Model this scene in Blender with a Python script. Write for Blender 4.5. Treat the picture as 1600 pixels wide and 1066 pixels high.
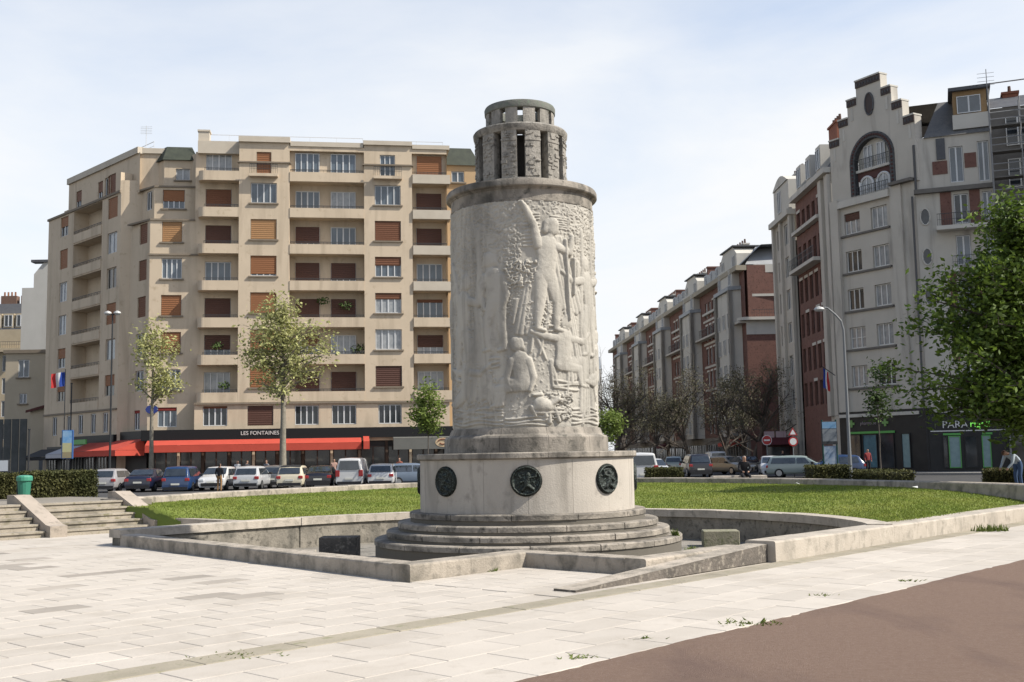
import bpy, math, random
import numpy as np
from mathutils import Vector, Matrix
random.seed(7); RNG = np.random.default_rng(7)
for o in list(bpy.data.objects): bpy.data.objects.remove(o)
SC = bpy.context.scene
COL = SC.collection
R = math.radians
# ------------------------------------------------------------------ camera
EYE = 1.8; FPX = 1725.0; PITCH = R(5.9); ROLL = R(1.05)
fw = Vector((0, math.cos(PITCH), math.sin(PITCH)))
rt0 = Vector((1, 0, 0)); up0 = Vector((0, -math.sin(PITCH), math.cos(PITCH)))
RT = rt0*math.cos(ROLL) - up0*math.sin(ROLL); UP = rt0*math.sin(ROLL) + up0*math.cos(ROLL)
cd = bpy.data.cameras.new('camera'); cd.sensor_width = 36; cd.lens = FPX/1600*36; cd.clip_end = 5000; cd.clip_start = .1
cam = bpy.data.objects.new('camera', cd); COL.objects.link(cam)
mw = Matrix.Identity(4)
for i in range(3):
    mw[i][0] = RT[i]; mw[i][1] = UP[i]; mw[i][2] = -fw[i]
mw[2][3] = EYE
cam.matrix_world = mw; SC.camera = cam
# ------------------------------------------------------------------ sky, sun, exposure
SUN_AZ = 76.0      # degrees to the right of the direction that points back at the viewer
SUN_EL = 45.0
sd = Vector((math.sin(R(SUN_AZ))*math.cos(R(SUN_EL)), -math.cos(R(SUN_AZ))*math.cos(R(SUN_EL)), math.sin(R(SUN_EL))))
W = bpy.data.worlds.new('World'); SC.world = W; W.use_nodes = True
nt = W.node_tree; nt.nodes.clear()
def N(t, **k):
    n = nt.nodes.new(t)
    for a, b in k.items(): setattr(n, a, b)
    return n
out = N('ShaderNodeOutputWorld'); bg = N('ShaderNodeBackground'); sky = N('ShaderNodeTexSky')
sky.sky_type = 'NISHITA'; sky.sun_disc = False; sky.sun_elevation = R(SUN_EL)
sky.sun_rotation = math.atan2(sd.x, sd.y); sky.altitude = 50; sky.air_density = 1.0; sky.dust_density = 1.0; sky.ozone_density = 1.0
tc = N('ShaderNodeTexCoord'); mp = N('ShaderNodeMapping'); mp.inputs['Scale'].default_value = (.8, .8, 2.6)
mp.inputs['Rotation'].default_value = (0, 0, .5)
nz = N('ShaderNodeTexNoise'); nz.inputs['Scale'].default_value = 2.1; nz.inputs['Detail'].default_value = 7; nz.inputs['Roughness'].default_value = .55
nz.inputs['Distortion'].default_value = .35
cr = N('ShaderNodeValToRGB'); cr.color_ramp.elements[0].position = .33; cr.color_ramp.elements[1].position = .62
cr.color_ramp.elements[0].color = (.50, .50, .50, 1); cr.color_ramp.elements[1].color = (1, 1, 1, 1)
mx = N('ShaderNodeMix', data_type='RGBA')
mx.inputs[7].default_value = (4.55, 4.63, 4.72, 1)   # thin high cloud
nt.links.new(tc.outputs['Generated'], mp.inputs[0]); nt.links.new(mp.outputs[0], nz.inputs['Vector'])
nt.links.new(nz.outputs['Fac'], cr.inputs[0])
sx = N('ShaderNodeSeparateXYZ'); nt.links.new(tc.outputs['Generated'], sx.inputs[0])
mr = N('ShaderNodeMapRange'); mr.interpolation_type = 'SMOOTHSTEP'; mr.inputs[1].default_value = .24; mr.inputs[2].default_value = .70; mr.inputs[3].default_value = 1.0; mr.inputs[4].default_value = .05
nt.links.new(sx.outputs[2], mr.inputs[0])    # haze and thin cloud thin out towards the zenith
hz = N('ShaderNodeMapRange'); hz.inputs[1].default_value = 0; hz.inputs[2].default_value = .40; hz.inputs[3].default_value = .95; hz.inputs[4].default_value = 0.0
nt.links.new(sx.outputs[2], hz.inputs[0])
mxm = N('ShaderNodeMath', operation='MAXIMUM'); nt.links.new(cr.outputs[0], mxm.inputs[0]); nt.links.new(hz.outputs[0], mxm.inputs[1])
ml = N('ShaderNodeMath', operation='MULTIPLY'); nt.links.new(mxm.outputs[0], ml.inputs[0]); nt.links.new(mr.outputs[0], ml.inputs[1])
nt.links.new(ml.outputs[0], mx.inputs[0])
nt.links.new(sky.outputs[0], mx.inputs[6]); nt.links.new(mx.outputs[2], bg.inputs[0])
bg.inputs[1].default_value = .138
nt.links.new(bg.outputs[0], out.inputs[0])
sl = bpy.data.lights.new('sun', 'SUN'); sl.energy = 5.0; sl.angle = R(.53); sl.color = (1, .94, .84)
so = bpy.data.objects.new('sun', sl); COL.objects.link(so)
so.rotation_mode = 'QUATERNION'; so.rotation_quaternion = sd.to_track_quat('Z', 'Y'); so.location = sd*80
vs = SC.view_settings; vs.view_transform = 'Standard'; vs.look = 'None'; vs.exposure = .62; vs.gamma = 1; vs.use_curve_mapping = False
# ------------------------------------------------------------------ measuring helpers (pixels of the photograph -> metres)
def ray(px, py): return fw + RT*((px-800)/FPX) - UP*((py-533)/FPX)
def gz(px, py, z=0.0):
    d = ray(px, py); t = (z-EYE)/d.z; return Vector((d.x*t, d.y*t, z))
def ay(px, py, Y):
    d = ray(px, py); t = Y/d.y; return Vector((d.x*t, Y, EYE+d.z*t))
# ------------------------------------------------------------------ materials
MATS = {}
def M(name, c1, c2=None, scale=4, rough=.85, bump=0.0, bscale=30, metal=0.0, spec=.3, stain=None, stain_amt=.5, stain_scale=(1.2, 1.2, .25), rnd=0.0, island=0.0, c3=None, c3amt=.0, trans=0.0):
    if name in MATS: return MATS[name]
    sc_ = lambda c: tuple(.70*v for v in c) if c else c
    c1, c2, c3, stain = sc_(c1), sc_(c2), sc_(c3), sc_(stain)
    m = bpy.data.materials.new(name); m.use_nodes = True; t = m.node_tree; n = t.nodes; L = t.links
    b = n['Principled BSDF']; b.inputs['Roughness'].default_value = rough; b.inputs['Metallic'].default_value = metal
    b.inputs['Specular IOR Level'].default_value = spec
    tc = n.new('ShaderNodeTexCoord'); geo = n.new('ShaderNodeNewGeometry')
    def noise(sc, det=6, mapv=None, dist=0):
        q = n.new('ShaderNodeTexNoise'); q.inputs['Scale'].default_value = sc; q.inputs['Detail'].default_value = det; q.inputs['Distortion'].default_value = dist
        q.inputs['Roughness'].default_value = .6
        if mapv:
            mpn = n.new('ShaderNodeMapping'); mpn.inputs['Scale'].default_value = mapv
            L.new(geo.outputs['Position'], mpn.inputs[0]); L.new(mpn.outputs[0], q.inputs['Vector'])
        else: L.new(geo.outputs['Position'], q.inputs['Vector'])
        return q
    def ramp(src, p0, p1):
        r = n.new('ShaderNodeMapRange'); r.inputs[1].default_value = p0; r.inputs[2].default_value = p1; L.new(src, r.inputs[0]); return r.outputs[0]
    def mix(f, a, bb):
        q = n.new('ShaderNodeMix'); q.data_type = 'RGBA'
        if isinstance(f, float): q.inputs[0].default_value = f
        else: L.new(f, q.inputs[0])
        for i, v in ((6, a), (7, bb)):
            if isinstance(v, tuple): q.inputs[i].default_value = (*v[:3], 1)
            else: L.new(v, q.inputs[i])
        return q.outputs[2]
    col = c1
    if c2: col = mix(ramp(noise(scale).outputs['Fac'], .3, .7), c1, c2)
    if c3: col = mix(ramp(noise(scale*3.7, 4).outputs['Fac'], .62-.25*c3amt, .80-.2*c3amt), col, c3)
    if stain:
        f = ramp(noise(1.0, 7, stain_scale, .6).outputs['Fac'], .62-.28*stain_amt, .78-.1*stain_amt)
        col = mix(f, col, stain)
    if rnd or island:
        oi = n.new('ShaderNodeObjectInfo'); ad = n.new('ShaderNodeMath'); ad.operation = 'ADD'
        L.new(oi.outputs['Random'], ad.inputs[0]); L.new(geo.outputs['Random Per Island'], ad.inputs[1])
        fr = n.new('ShaderNodeMath'); fr.operation = 'FRACT'; L.new(ad.outputs[0], fr.inputs[0])
        a = max(rnd, island)
        mr = n.new('ShaderNodeMapRange'); mr.inputs[3].default_value = 1-a; mr.inputs[4].default_value = 1+a; L.new(fr.outputs[0], mr.inputs[0])
        hv = n.new('ShaderNodeHueSaturation'); L.new(mr.outputs[0], hv.inputs['Value'])
        if isinstance(col, tuple): hv.inputs['Color'].default_value = (*col[:3], 1)
        else: L.new(col, hv.inputs['Color'])
        col = hv.outputs[0]
    if isinstance(col, tuple): b.inputs['Base Color'].default_value = (*col[:3], 1)
    else: L.new(col, b.inputs['Base Color'])
    if bump:
        bp = n.new('ShaderNodeBump'); bp.inputs['Strength'].default_value = bump; bp.inputs['Distance'].default_value = .02
        L.new(noise(bscale, 5).outputs['Fac'], bp.inputs['Height']); L.new(bp.outputs[0], b.inputs['Normal'])
    if trans:
        tb = n.new('ShaderNodeBsdfTranslucent'); ms = n.new('ShaderNodeMixShader'); ms.inputs[0].default_value = trans
        if isinstance(col, tuple): tb.inputs[0].default_value = (*col[:3], 1)
        else: L.new(col, tb.inputs[0])
        L.new(b.outputs[0], ms.inputs[1]); L.new(tb.outputs[0], ms.inputs[2]); L.new(ms.outputs[0], n['Material Output'].inputs[0])
    MATS[name] = m; return m
# ------------------------------------------------------------------ mesh builder
ORG = {}
def org(p):
    return ORG.get(p.name, Vector((0, 0, 0))) if p else Vector((0, 0, 0))
def tag(o, label=None, cat=None, group=None, kind=None):
    if label: o['label'] = label
    if cat: o['category'] = cat
    if group: o['group'] = group
    if kind: o['kind'] = kind
    return o
def thing(name, loc, label, cat, group=None, rz=0.0):
    o = bpy.data.objects.new(name, None); COL.objects.link(o); o.location = loc; o.rotation_euler = (0, 0, rz); o.empty_display_size = .3
    ORG[o.name] = Vector(loc) if rz == 0 else Vector((0, 0, 0))
    return tag(o, label, cat, group)
def link(name, me, parent=None, loc=(0, 0, 0), rz=0.0, m=None):
    o = bpy.data.objects.new(name, me); COL.objects.link(o); o.location = loc
    if rz: o.rotation_euler = (0, 0, rz)
    if parent: o.parent = parent; ORG[o.name] = org(parent)
    return o
class MB:
    def __init__(s): s.v = []; s.f = []; s.m = []; s.mi = 0
    def add(s, vs, fs):
        k = len(s.v); s.v += [tuple(v) for v in vs]; s.f += [tuple(i+k for i in f) for f in fs]; s.m += [s.mi]*len(fs); return s
    def quad(s, a, b, c, d): return s.add((a, b, c, d), ((0, 1, 2, 3),))
    def box(s, x0, x1, y0, y1, z0, z1):
        return s.add([(x0, y0, z0), (x1, y0, z0), (x1, y1, z0), (x0, y1, z0), (x0, y0, z1), (x1, y0, z1), (x1, y1, z1), (x0, y1, z1)],
                     [(3, 2, 1, 0), (4, 5, 6, 7), (0, 1, 5, 4), (1, 2, 6, 5), (2, 3, 7, 6), (3, 0, 4, 7)])
    def bbox(s, x0, x1, y0, y1, z0, z1, b=.02):
        # box with chamfered vertical and top edges
        r = [(x0+b, y0), (x1-b, y0), (x1, y0+b), (x1, y1-b), (x1-b, y1), (x0+b, y1), (x0, y1-b), (x0, y0+b)]
        c = [(x0+b, y0+b), (x1-b, y0+b), (x1-b, y0+b), (x1-b, y1-b), (x1-b, y1-b), (x0+b, y1-b), (x0+b, y1-b), (x0+b, y0+b)]
        V = [(x, y, z0) for x, y in r]+[(x, y, z1-b) for x, y in r]+[(x, y, z1) for x, y in c]
        F = []
        for i in range(8):
            j = (i+1) % 8; F += [(i, j, 8+j, 8+i), (8+i, 8+j, 16+j, 16+i)]
        F += [tuple(range(7, -1, -1)), tuple(range(16, 24))]
        return s.add(V, F)
    def prism(s, poly, z0, z1):
        n = len(poly); a = sum(poly[i][0]*poly[(i+1) % n][1]-poly[(i+1) % n][0]*poly[i][1] for i in range(n))
        if a < 0: poly = poly[::-1]
        V = [(x, y, z0) for x, y in poly]+[(x, y, z1) for x, y in poly]
        return s.add(V, [tuple(range(n-1, -1, -1)), tuple(range(n, 2*n))]+[(i, (i+1) % n, n+(i+1) % n, n+i) for i in range(n)])
    def tube(s, pts, rs, n=6, cap=True):
        pts = [Vector(p) for p in pts]; k = len(s.v); V = []
        if not hasattr(rs, '__len__'): rs = [rs]*len(pts)
        for i, p in enumerate(pts):
            d = (pts[min(i+1, len(pts)-1)]-pts[max(i-1, 0)])
            d = d.normalized() if d.length > 1e-9 else Vector((0, 0, 1))
            a = d.cross(Vector((0, 0, 1)) if abs(d.z) < .9 else Vector((1, 0, 0))).normalized(); b = d.cross(a)
            for j in range(n):
                t = 2*math.pi*j/n; V.append(p+(a*math.cos(t)+b*math.sin(t))*rs[i])
        F = []
        for i in range(len(pts)-1):
            for j in range(n):
                q = (j+1) % n; F.append((i*n+j, (i+1)*n+j, (i+1)*n+q, i*n+q))
        if cap: F += [tuple(range(n)), tuple(range((len(pts)-1)*n+n-1, (len(pts)-1)*n-1, -1))]
        return s.add(V, F)
    def lathe(s, prof, cx, cy, n=64, a0=0.0, a1=2*math.pi):
        full = abs(a1-a0-2*math.pi) < 1e-6; m = n if full else n+1; V = []
        for r, z in prof:
            for j in range(m):
                t = a0+(a1-a0)*j/n; V.append((cx+r*math.cos(t), cy+r*math.sin(t), z))
        F = []
        for i in range(len(prof)-1):
            for j in range(n):
                q = (j+1) % m if full else j+1
                F.append((i*m+j, i*m+q, (i+1)*m+q, (i+1)*m+j))
        return s.add(V, F)
    def arc(s, cx, cy, r0, r1, z0, z1, a0, a1, n=6):
        # closed curved block
        V = []; 
        for j in range(n+1):
            t = a0+(a1-a0)*j/n; c, q = math.cos(t), math.sin(t)
            V += [(cx+r0*c, cy+r0*q, z0), (cx+r1*c, cy+r1*q, z0), (cx+r1*c, cy+r1*q, z1), (cx+r0*c, cy+r0*q, z1)]
        F = []
        for j in range(n):
            a = 4*j; b = a+4
            F += [(a+1, b+1, b+2, a+2), (a+2, b+2, b+3, a+3), (a, a+3, b+3, b), (a, b, b+1, a+1)]
        F += [(0, 1, 2, 3), (4*n+3, 4*n+2, 4*n+1, 4*n)]
        return s.add(V, F)
    def mesh(s, name, mats, o=Vector((0, 0, 0)), smooth=False):
        me = bpy.data.meshes.new(name)
        V = [(x-o[0], y-o[1], z-o[2]) for x, y, z in s.v]
        me.from_pydata(V, [], s.f)
        for m in (mats if isinstance(mats, (list, tuple)) else [mats]): me.materials.append(m)
        if any(s.m): me.polygons.foreach_set('material_index', s.m)
        if smooth: me.polygons.foreach_set('use_smooth', [True]*len(s.f))
        me.update(); return me
    def build(s, name, mats, parent=None, smooth=False):
        return link(name, s.mesh(name, mats, org(parent), smooth), parent)
def smooth_angle(o, ang=40):
    me = o.data
    me.polygons.foreach_set('use_smooth', [True]*len(me.polygons))
    try: me.set_sharp_from_angle(angle=R(ang))
    except Exception: pass
    return o
def np_mesh(name, V, F, mats, smooth=False):
    me = bpy.data.meshes.new(name); V = np.asarray(V, np.float32); F = np.asarray(F, np.int32)
    me.vertices.add(len(V)); me.vertices.foreach_set('co', V.ravel())
    k = F.shape[1]; me.loops.add(F.size); me.loops.foreach_set('vertex_index', F.ravel())
    me.polygons.add(len(F)); me.polygons.foreach_set('loop_start', np.arange(len(F), dtype=np.int32)*k)
    me.polygons.foreach_set('loop_total', np.full(len(F), k, np.int32))
    if smooth: me.polygons.foreach_set('use_smooth', np.ones(len(F), bool))
    for m in (mats if isinstance(mats, (list, tuple)) else [mats]): me.materials.append(m)
    me.update(calc_edges=True); me.validate(); return me
def text_mesh(body, size, m, extrude=.01):
    c = bpy.data.curves.new('lettering', 'FONT'); c.body = body; c.size = size; c.extrude = extrude; c.align_x = 'CENTER'; c.align_y = 'CENTER'
    o = bpy.data.objects.new('lettering_tmp', c); COL.objects.link(o)
    dg = bpy.context.evaluated_depsgraph_get(); me = bpy.data.meshes.new_from_object(o.evaluated_get(dg))
    bpy.data.objects.remove(o); me.materials.clear(); me.materials.append(m); return me
# ------------------------------------------------------------------ facades
class Fac:
    def __init__(s, P, d):
        l = math.hypot(*d); s.P = Vector((P[0], P[1], 0)); s.d = Vector((d[0]/l, d[1]/l, 0)); s.n = Vector((s.d.y, -s.d.x, 0)); s.rz = math.atan2(s.d.y, s.d.x)
    def pt(s, a, o, z): return s.P+s.d*a+s.n*o+Vector((0, 0, z))
    def at(s, px, py, o=0.0):
        r = ray(px, py); P = s.P+s.n*o
        det = -r.x*s.d.y+s.d.x*r.y; t = (-P.x*s.d.y+s.d.x*P.y)/det
        q = Vector((r.x*t, r.y*t, 0)); return (q-P).dot(s.d), EYE+t*r.z
    def S(s, px, py=430, o=0.0): return s.at(px, py, o)[0]
    def box(s, mb, a0, a1, o0, o1, z0, z1):
        p = [s.pt(a, o, z) for z in (z0, z1) for a, o in ((a0, o1), (a1, o1), (a1, o0), (a0, o0))]
        return mb.add(p, [(3, 2, 1, 0), (4, 5, 6, 7), (0, 1, 5, 4), (1, 2, 6, 5), (2, 3, 7, 6), (3, 0, 4, 7)])
    def shift(s, o):
        q = s.P+s.n*o; return Fac((q.x, q.y), (s.d.x, s.d.y))
def holes(fac, mb, s0, s1, z0, z1, hs, o=0.0):
    es = sorted({s0, s1, *[h[0] for h in hs], *[h[1] for h in hs]}); ez = sorted({z0, z1, *[h[2] for h in hs], *[h[3] for h in hs]})
    es = [e for e in es if s0 <= e <= s1]; ez = [e for e in ez if z0 <= e <= z1]
    P = fac.pt
    for i in range(len(ez)-1):
        run = None
        for j in range(len(es)-1):
            cs, cz = (es[j]+es[j+1])/2, (ez[i]+ez[i+1])/2
            solid = not any(h[0] < cs < h[1] and h[2] < cz < h[3] for h in hs)
            if solid and run is None: run = es[j]
            if run is not None and (not solid or j == len(es)-2):
                e = es[j+1] if solid else es[j]
                mb.quad(P(run, o, ez[i]), P(e, o, ez[i]), P(e, o, ez[i+1]), P(run, o, ez[i+1])); run = None
    for a, b, c, d, dp in hs:
        q = o-dp
        mb.quad(P(a, o, c), P(b, o, c), P(b, q, c), P(a, q, c)); mb.quad(P(a, q, d), P(b, q, d), P(b, o, d), P(a, o, d))
        mb.quad(P(a, o, c), P(a, q, c), P(a, q, d), P(a, o, d)); mb.quad(P(b, q, c), P(b, o, c), P(b, o, d), P(b, q, d))
        mb.quad(P(a, q, c), P(b, q, c), P(b, q, d), P(a, q, d))
    return mb
WC = {}
GLASS = M('window_glass', (.05, .07, .09), (.13, .17, .21), scale=.45, rough=.06, spec=.8)
GLASS2 = M('window_glass_curtain', (.22, .24, .26), (.42, .43, .43), scale=2.2, rough=.12, spec=.8)
GLASSD = M('window_glass_dark', (.018, .022, .026), (.05, .06, .07), scale=1.0, rough=.08, spec=.6)
FRAMEW = M('white_paint', (.72, .73, .73), rough=.5)
def window(parent, fac, a0, a1, z0, z1, o, frame, glass, mull=2, shutter=None, sh_frac=0.0, sill=None, bar=None, lintel=None, name='window'):
    w, h = round(a1-a0, 3), round(z1-z0, 3)
    k = ('f', w, h, mull, frame.name, bar)
    if k not in WC:
        mb = MB(); t = .06
        mb.box(-w/2, -w/2+t, -.05, .03, 0, h); mb.box(w/2-t, w/2, -.05, .03, 0, h); mb.box(-w/2+t, w/2-t, -.05, .03, 0, t); mb.box(-w/2+t, w/2-t, -.05, .03, h-t, h)
        for i in range(1, mull):
            x = -w/2+w*i/mull; q = .055 if i*2 == mull else .04; mb.box(x-q, x+q, -.056, .024, t, h-t)
        if bar: mb.box(-w/2+t, w/2-t, -.044, .02, h*bar-.025, h*bar+.025)
        WC[k] = mb.mesh('window', frame)
    k2 = ('g', w, h, glass.name)
    if k2 not in WC: WC[k2] = MB().quad((-w/2+.03, 0, .03), (w/2-.03, 0, .03), (w/2-.03, 0, h-.03), (-w/2+.03, 0, h-.03)).mesh('pane', glass)
    c = fac.pt((a0+a1)/2, o, z0)-org(parent)
    win = link(name, WC[k], parent, c, fac.rz); link('pane', WC[k2], win)
    if shutter and sh_frac > 0:
        k3 = ('s', w, h, shutter.name, round(sh_frac, 2))
        if k3 not in WC:
            mb = MB(); z = h*(1-sh_frac)
            nsl = max(2, int(h*sh_frac/.16)); st = (h*sh_frac)/nsl
            for i in range(nsl): mb.add([(-w/2+.02, -.075, z+i*st), (w/2-.02, -.075, z+i*st), (w/2-.02, -.10, z+(i+.8)*st), (-w/2+.02, -.10, z+(i+.8)*st), (-w/2+.02, -.075, z+(i+1)*st), (w/2-.02, -.075, z+(i+1)*st)], [(0, 1, 2, 3), (3, 2, 5, 4)])
            WC[k3] = mb.mesh('shutter', shutter)
        link('shutter', WC[k3], win)
    if sill:
        k4 = ('l', w, sill.name)
        if k4 not in WC: WC[k4] = MB().box(-w/2-.18, w/2+.18, -.30, .0, -.14, -.02).mesh('sill', sill)
        link('sill', WC[k4], win)
    if lintel:
        k5 = ('t', w, h, lintel.name)
        if k5 not in WC: WC[k5] = MB().box(-w/2-.1, w/2+.1, -.22, -.1, h+.03, h+.28).mesh('lintel', lintel)
        link('lintel', WC[k5], win)
    return win
RAILM = M('iron_railing', (.05, .055, .06), rough=.5)
def railing(parent, fac, a0, a1, o, z0, h=.35, step=.14, m=RAILM):
    mb = MB(); fac.box(mb, a0, a1, o-.02, o+.02, z0+h-.04, z0+h)
    fac.box(mb, a0, a1, o-.012, o+.012, z0+h*.5-.012, z0+h*.5+.012)
    n = max(2, int((a1-a0)/step))
    for i in range(n+1):
        a = a0+.02+(a1-a0-.04)*i/n; fac.box(mb, a-.011, a+.011, o-.011, o+.011, z0, z0+h-.03)
    return mb.build('railing', m, parent)
# ================================================================== GROUND, PLAZA, LAWN
F0 = Vector((.25, 22.5, 0)); UA = R(47.15); U = Vector((math.cos(UA), math.sin(UA), 0)); Wv = Vector((math.sin(UA), -math.cos(UA), 0))
def UW(a, b, z=0.0): return F0+U*a+Wv*b+Vector((0, 0, z))
def uwbox(mb, a0, a1, b0, b1, z0, z1):
    p = [UW(a, b, z) for z in (z0, z1) for a, b in ((a0, b0), (a0, b1), (a1, b1), (a1, b0))]
    return mb.add(p, [(3, 2, 1, 0), (4, 5, 6, 7), (0, 1, 5, 4), (1, 2, 6, 5), (2, 3, 7, 6), (3, 0, 4, 7)])
ASPH = M('road_asphalt', (.055, .055, .058), (.085, .083, .08), scale=.6, rough=.9, bump=.2, bscale=60)
REDA = M('red_asphalt', (.215, .138, .098), (.262, .178, .132), scale=14, rough=.92, bump=.9, bscale=150, c3=(.34, .27, .23), c3amt=.25, stain=(.175, .115, .09), stain_amt=.42, stain_scale=(.9, .35, .9))
STONEP = M('paving_stone', (.60, .545, .475), (.535, .485, .42), scale=.9, rough=.85, bump=.35, bscale=45, rnd=.055, island=.055, c3=(.48, .43, .365), c3amt=.22, stain=(.455, .405, .34), stain_amt=.42, stain_scale=(.55, .55, .55))
STONEPD = M('paving_stone_replaced', (.42, .375, .32), (.34, .305, .26), scale=1.5, rough=.85, bump=.3, bscale=45, rnd=.2, island=.2)
BANDM = M('gutter_stone', (.40, .355, .275), (.32, .285, .215), scale=1.6, rough=.9, bump=.5, bscale=30, rnd=.08, c3=(.20, .21, .10), c3amt=.18)
JOINT = M('paving_joint', (.53, .475, .40), (.43, .39, .32), scale=2, rough=.95)
CURB = M('weathered_curb_stone', (.52, .455, .375), (.38, .335, .275), scale=1.3, rough=.88, bump=.7, bscale=28, rnd=.07, c3=(.25, .225, .185), c3amt=.42, stain=(.17, .155, .125), stain_amt=.5, stain_scale=(2.6, 2.6, 1.6))
CURBL = M('pale_curb_stone', (.60, .535, .45), (.47, .415, .345), scale=1.3, rough=.88, bump=.5, bscale=28, rnd=.06, c3=(.32, .29, .24), c3amt=.35, stain=(.33, .30, .25), stain_amt=.42, stain_scale=(2.2, 2.2, 1.2))
CURBD = M('dark_basin_stone', (.20, .175, .15), (.11, .10, .088), scale=3.0, rough=.95, bump=1.0, bscale=22, rnd=.08, c3=(.36, .32, .265), c3amt=.35, spec=.1)
GRASSM = M('lawn_soil_green', (.16, .21, .035), (.22, .25, .05), scale=.5, rough=.95, bump=.4, bscale=40, stain=(.17, .17, .06), stain_amt=.2, stain_scale=(.35, .35, .35))
BLADE = M('grass_blade', (.18, .26, .04), (.34, .37, .08), scale=.7, rough=.7, island=.35, trans=.35)
CONC = M('terrace_gravel', (.30, .27, .225), (.24, .215, .18), scale=.8, rough=.95, bump=.3)
SIDEW = M('sidewalk', (.30, .285, .265), (.24, .23, .215), scale=.5, rough=.9)
def struct(o): o['kind'] = 'structure'; return o
gm_ = MB(); HX0, HX1, HY0, HY1 = -8.5, 8.6, 14.0, 33.0     # opening in the sheet under the sunken basin and lawn
for x0, x1, y0, y1 in ((-700, HX0, -80, 1500), (HX1, 700, -80, 1500), (HX0, HX1, -80, HY0), (HX0, HX1, HY1, 1500)): gm_.quad((x0, y0, -.10), (x1, y0, -.10), (x1, y1, -.10), (x0, y1, -.10))
struct(gm_.build('ground', ASPH))
# plaza bed (joint colour) under the slabs
RB, RA = -5.8, -4.75            # the left rim runs slightly askew: front and back position
def rim_a(b): return RB+(2.9-b)*(RA-RB)/10.5
pb = MB(); pb.prism([tuple(UW(a_, b_)[:2]) for a_, b_ in ((-30, -16.5), (-30, 8.95), (RB+.05, 8.95), (RB+.05, 2.9), (RA+.05, -7.62), (RA+.05, -8.0), (0, -8.0), (0, -16.5))], -.09, -.012)
for q_ in ((RB+.05, -3.29, 2.93, 8.95), (-3.29, 30, 5.31, 8.95)): uwbox(pb, *q_, -.09, -.012)
PLZ = struct(pb.build('plaza', JOINT))
er = random.Random(77); ew = 0.0; edge = []
for i in range(661):
    ew = ew*.9+er.uniform(-.012, .012); edge.append((-32+i*.1, 8.95+ew+(er.uniform(0, .05) if er.random() < .05 else 0)))
red = MB(); red.prism([tuple(UW(a_, b_)[:2]) for a_, b_ in edge+[(34, 34), (-32, 34)]], -.09, .003)
struct(red.build('red_walkway', REDA))
bd = MB(); uwbox(bd, -30, 22, 5.86, 5.862, -.08, -.02)
# paving slabs: large grid in the plaza's own axes
def outside_basin(a, b):
    if a > -5.45 and -8.1 < b < 2.95: return False
    if a > -3.35 and 2.9 <= b < 5.35: return False
    if a > -.55 and b > 0: return b > 5.95
    if a > -1.0 and b < -8: return False
    return True
slabs = []
def grid(a0, a1, b0, b1, da, db, jit=.5):
    nb = int(round((b1-b0)/db)); db = (b1-b0)/nb
    for j in range(nb):
        off = (j % 2)*da*jit
        a = a0-off; bm = b0+(j+.5)*db; A1 = a1
        if a1 < -5: a1r = rim_a(bm) if -7.85 < bm < 2.95 else (RB-.02 if bm >= 2.95 else -1.43)
        else: a1r = a1
        while a < a1r:
            wa = da
            aa, ab = max(a, a0), min(a+wa, a1r)
            if ab-aa > .15:
                ca, cb = (aa+ab)/2, b0+(j+.5)*db
                slabs.append((aa, ab, b0+j*db, b0+(j+1)*db, ca, cb))
            a += wa
grid(-24, -5.45, -12.0, 5.85, .74, .47)
grid(-5.82, -3.32, 2.95, 5.85, .7, .48)
grid(-24, 21, 6.27, 8.93, .95, .53)
def visible(p):
    d = p-Vector((0, 0, EYE)); z = d.dot(fw)
    if z < .5: return None
    x, y = 800+FPX*d.dot(RT)/z, 533-FPX*d.dot(UP)/z
    return (x, y) if -600 < x < 2200 and 700 < y < 1300 else None
vis = []
for s_ in slabs:
    p = UW(s_[4], s_[5], 0); v = visible(p)
    if v: vis.append((p.length, s_))
vis.sort(key=lambda t: t[0])
SLC = {}
rest = MB(); cnt = 0
rr = random.Random(5)
for k, (dist, (a0, a1, b0, b1, ca, cb)) in enumerate(vis):
    g = .0035; da, db = round(a1-a0-2*g, 2), round(b1-b0-2*g, 2)
    patch = (cb < 5.5 and ca < -7.0 and cb < 2.5 and rr.random() < .17) 
    pv = visible(UW(ca, cb, 0))
    if cnt < 296 and -60 < pv[0] < 1660 and pv[1] < 1100:
        kk = (da, db, patch)
        if kk not in SLC: SLC[kk] = MB().bbox(-da/2, da/2, -db/2, db/2, -.05, 0, .006).mesh('slab', STONEPD if patch else STONEP)
        o = link('slab', SLC[kk], PLZ, UW(ca, cb, rr.uniform(-.001, .001)), UA); cnt += 1
    else:
        rest.mi = 1 if patch else 0
        uwbox(rest, a0+g, a1-g, b0+g, b1-g, -.05, rr.uniform(-.002, .002))
ro = rest.build('distant_slabs', [STONEP, STONEPD], PLZ); ro['kind'] = 'stuff'
# gutter band blocks
a = -24.0
while a < 21:
    l = .95+rr.random()*.25
    p = UW(a+l/2, 6.06, .002)
    if visible(p):
        me = MB().bbox(-l/2+.005, l/2-.005, -.20, .20, -.05, rr.uniform(.0, .004), .008).mesh('gutter_stone', BANDM)
        link('gutter_stone', me, PLZ, p, UA)
    a += l
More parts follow.
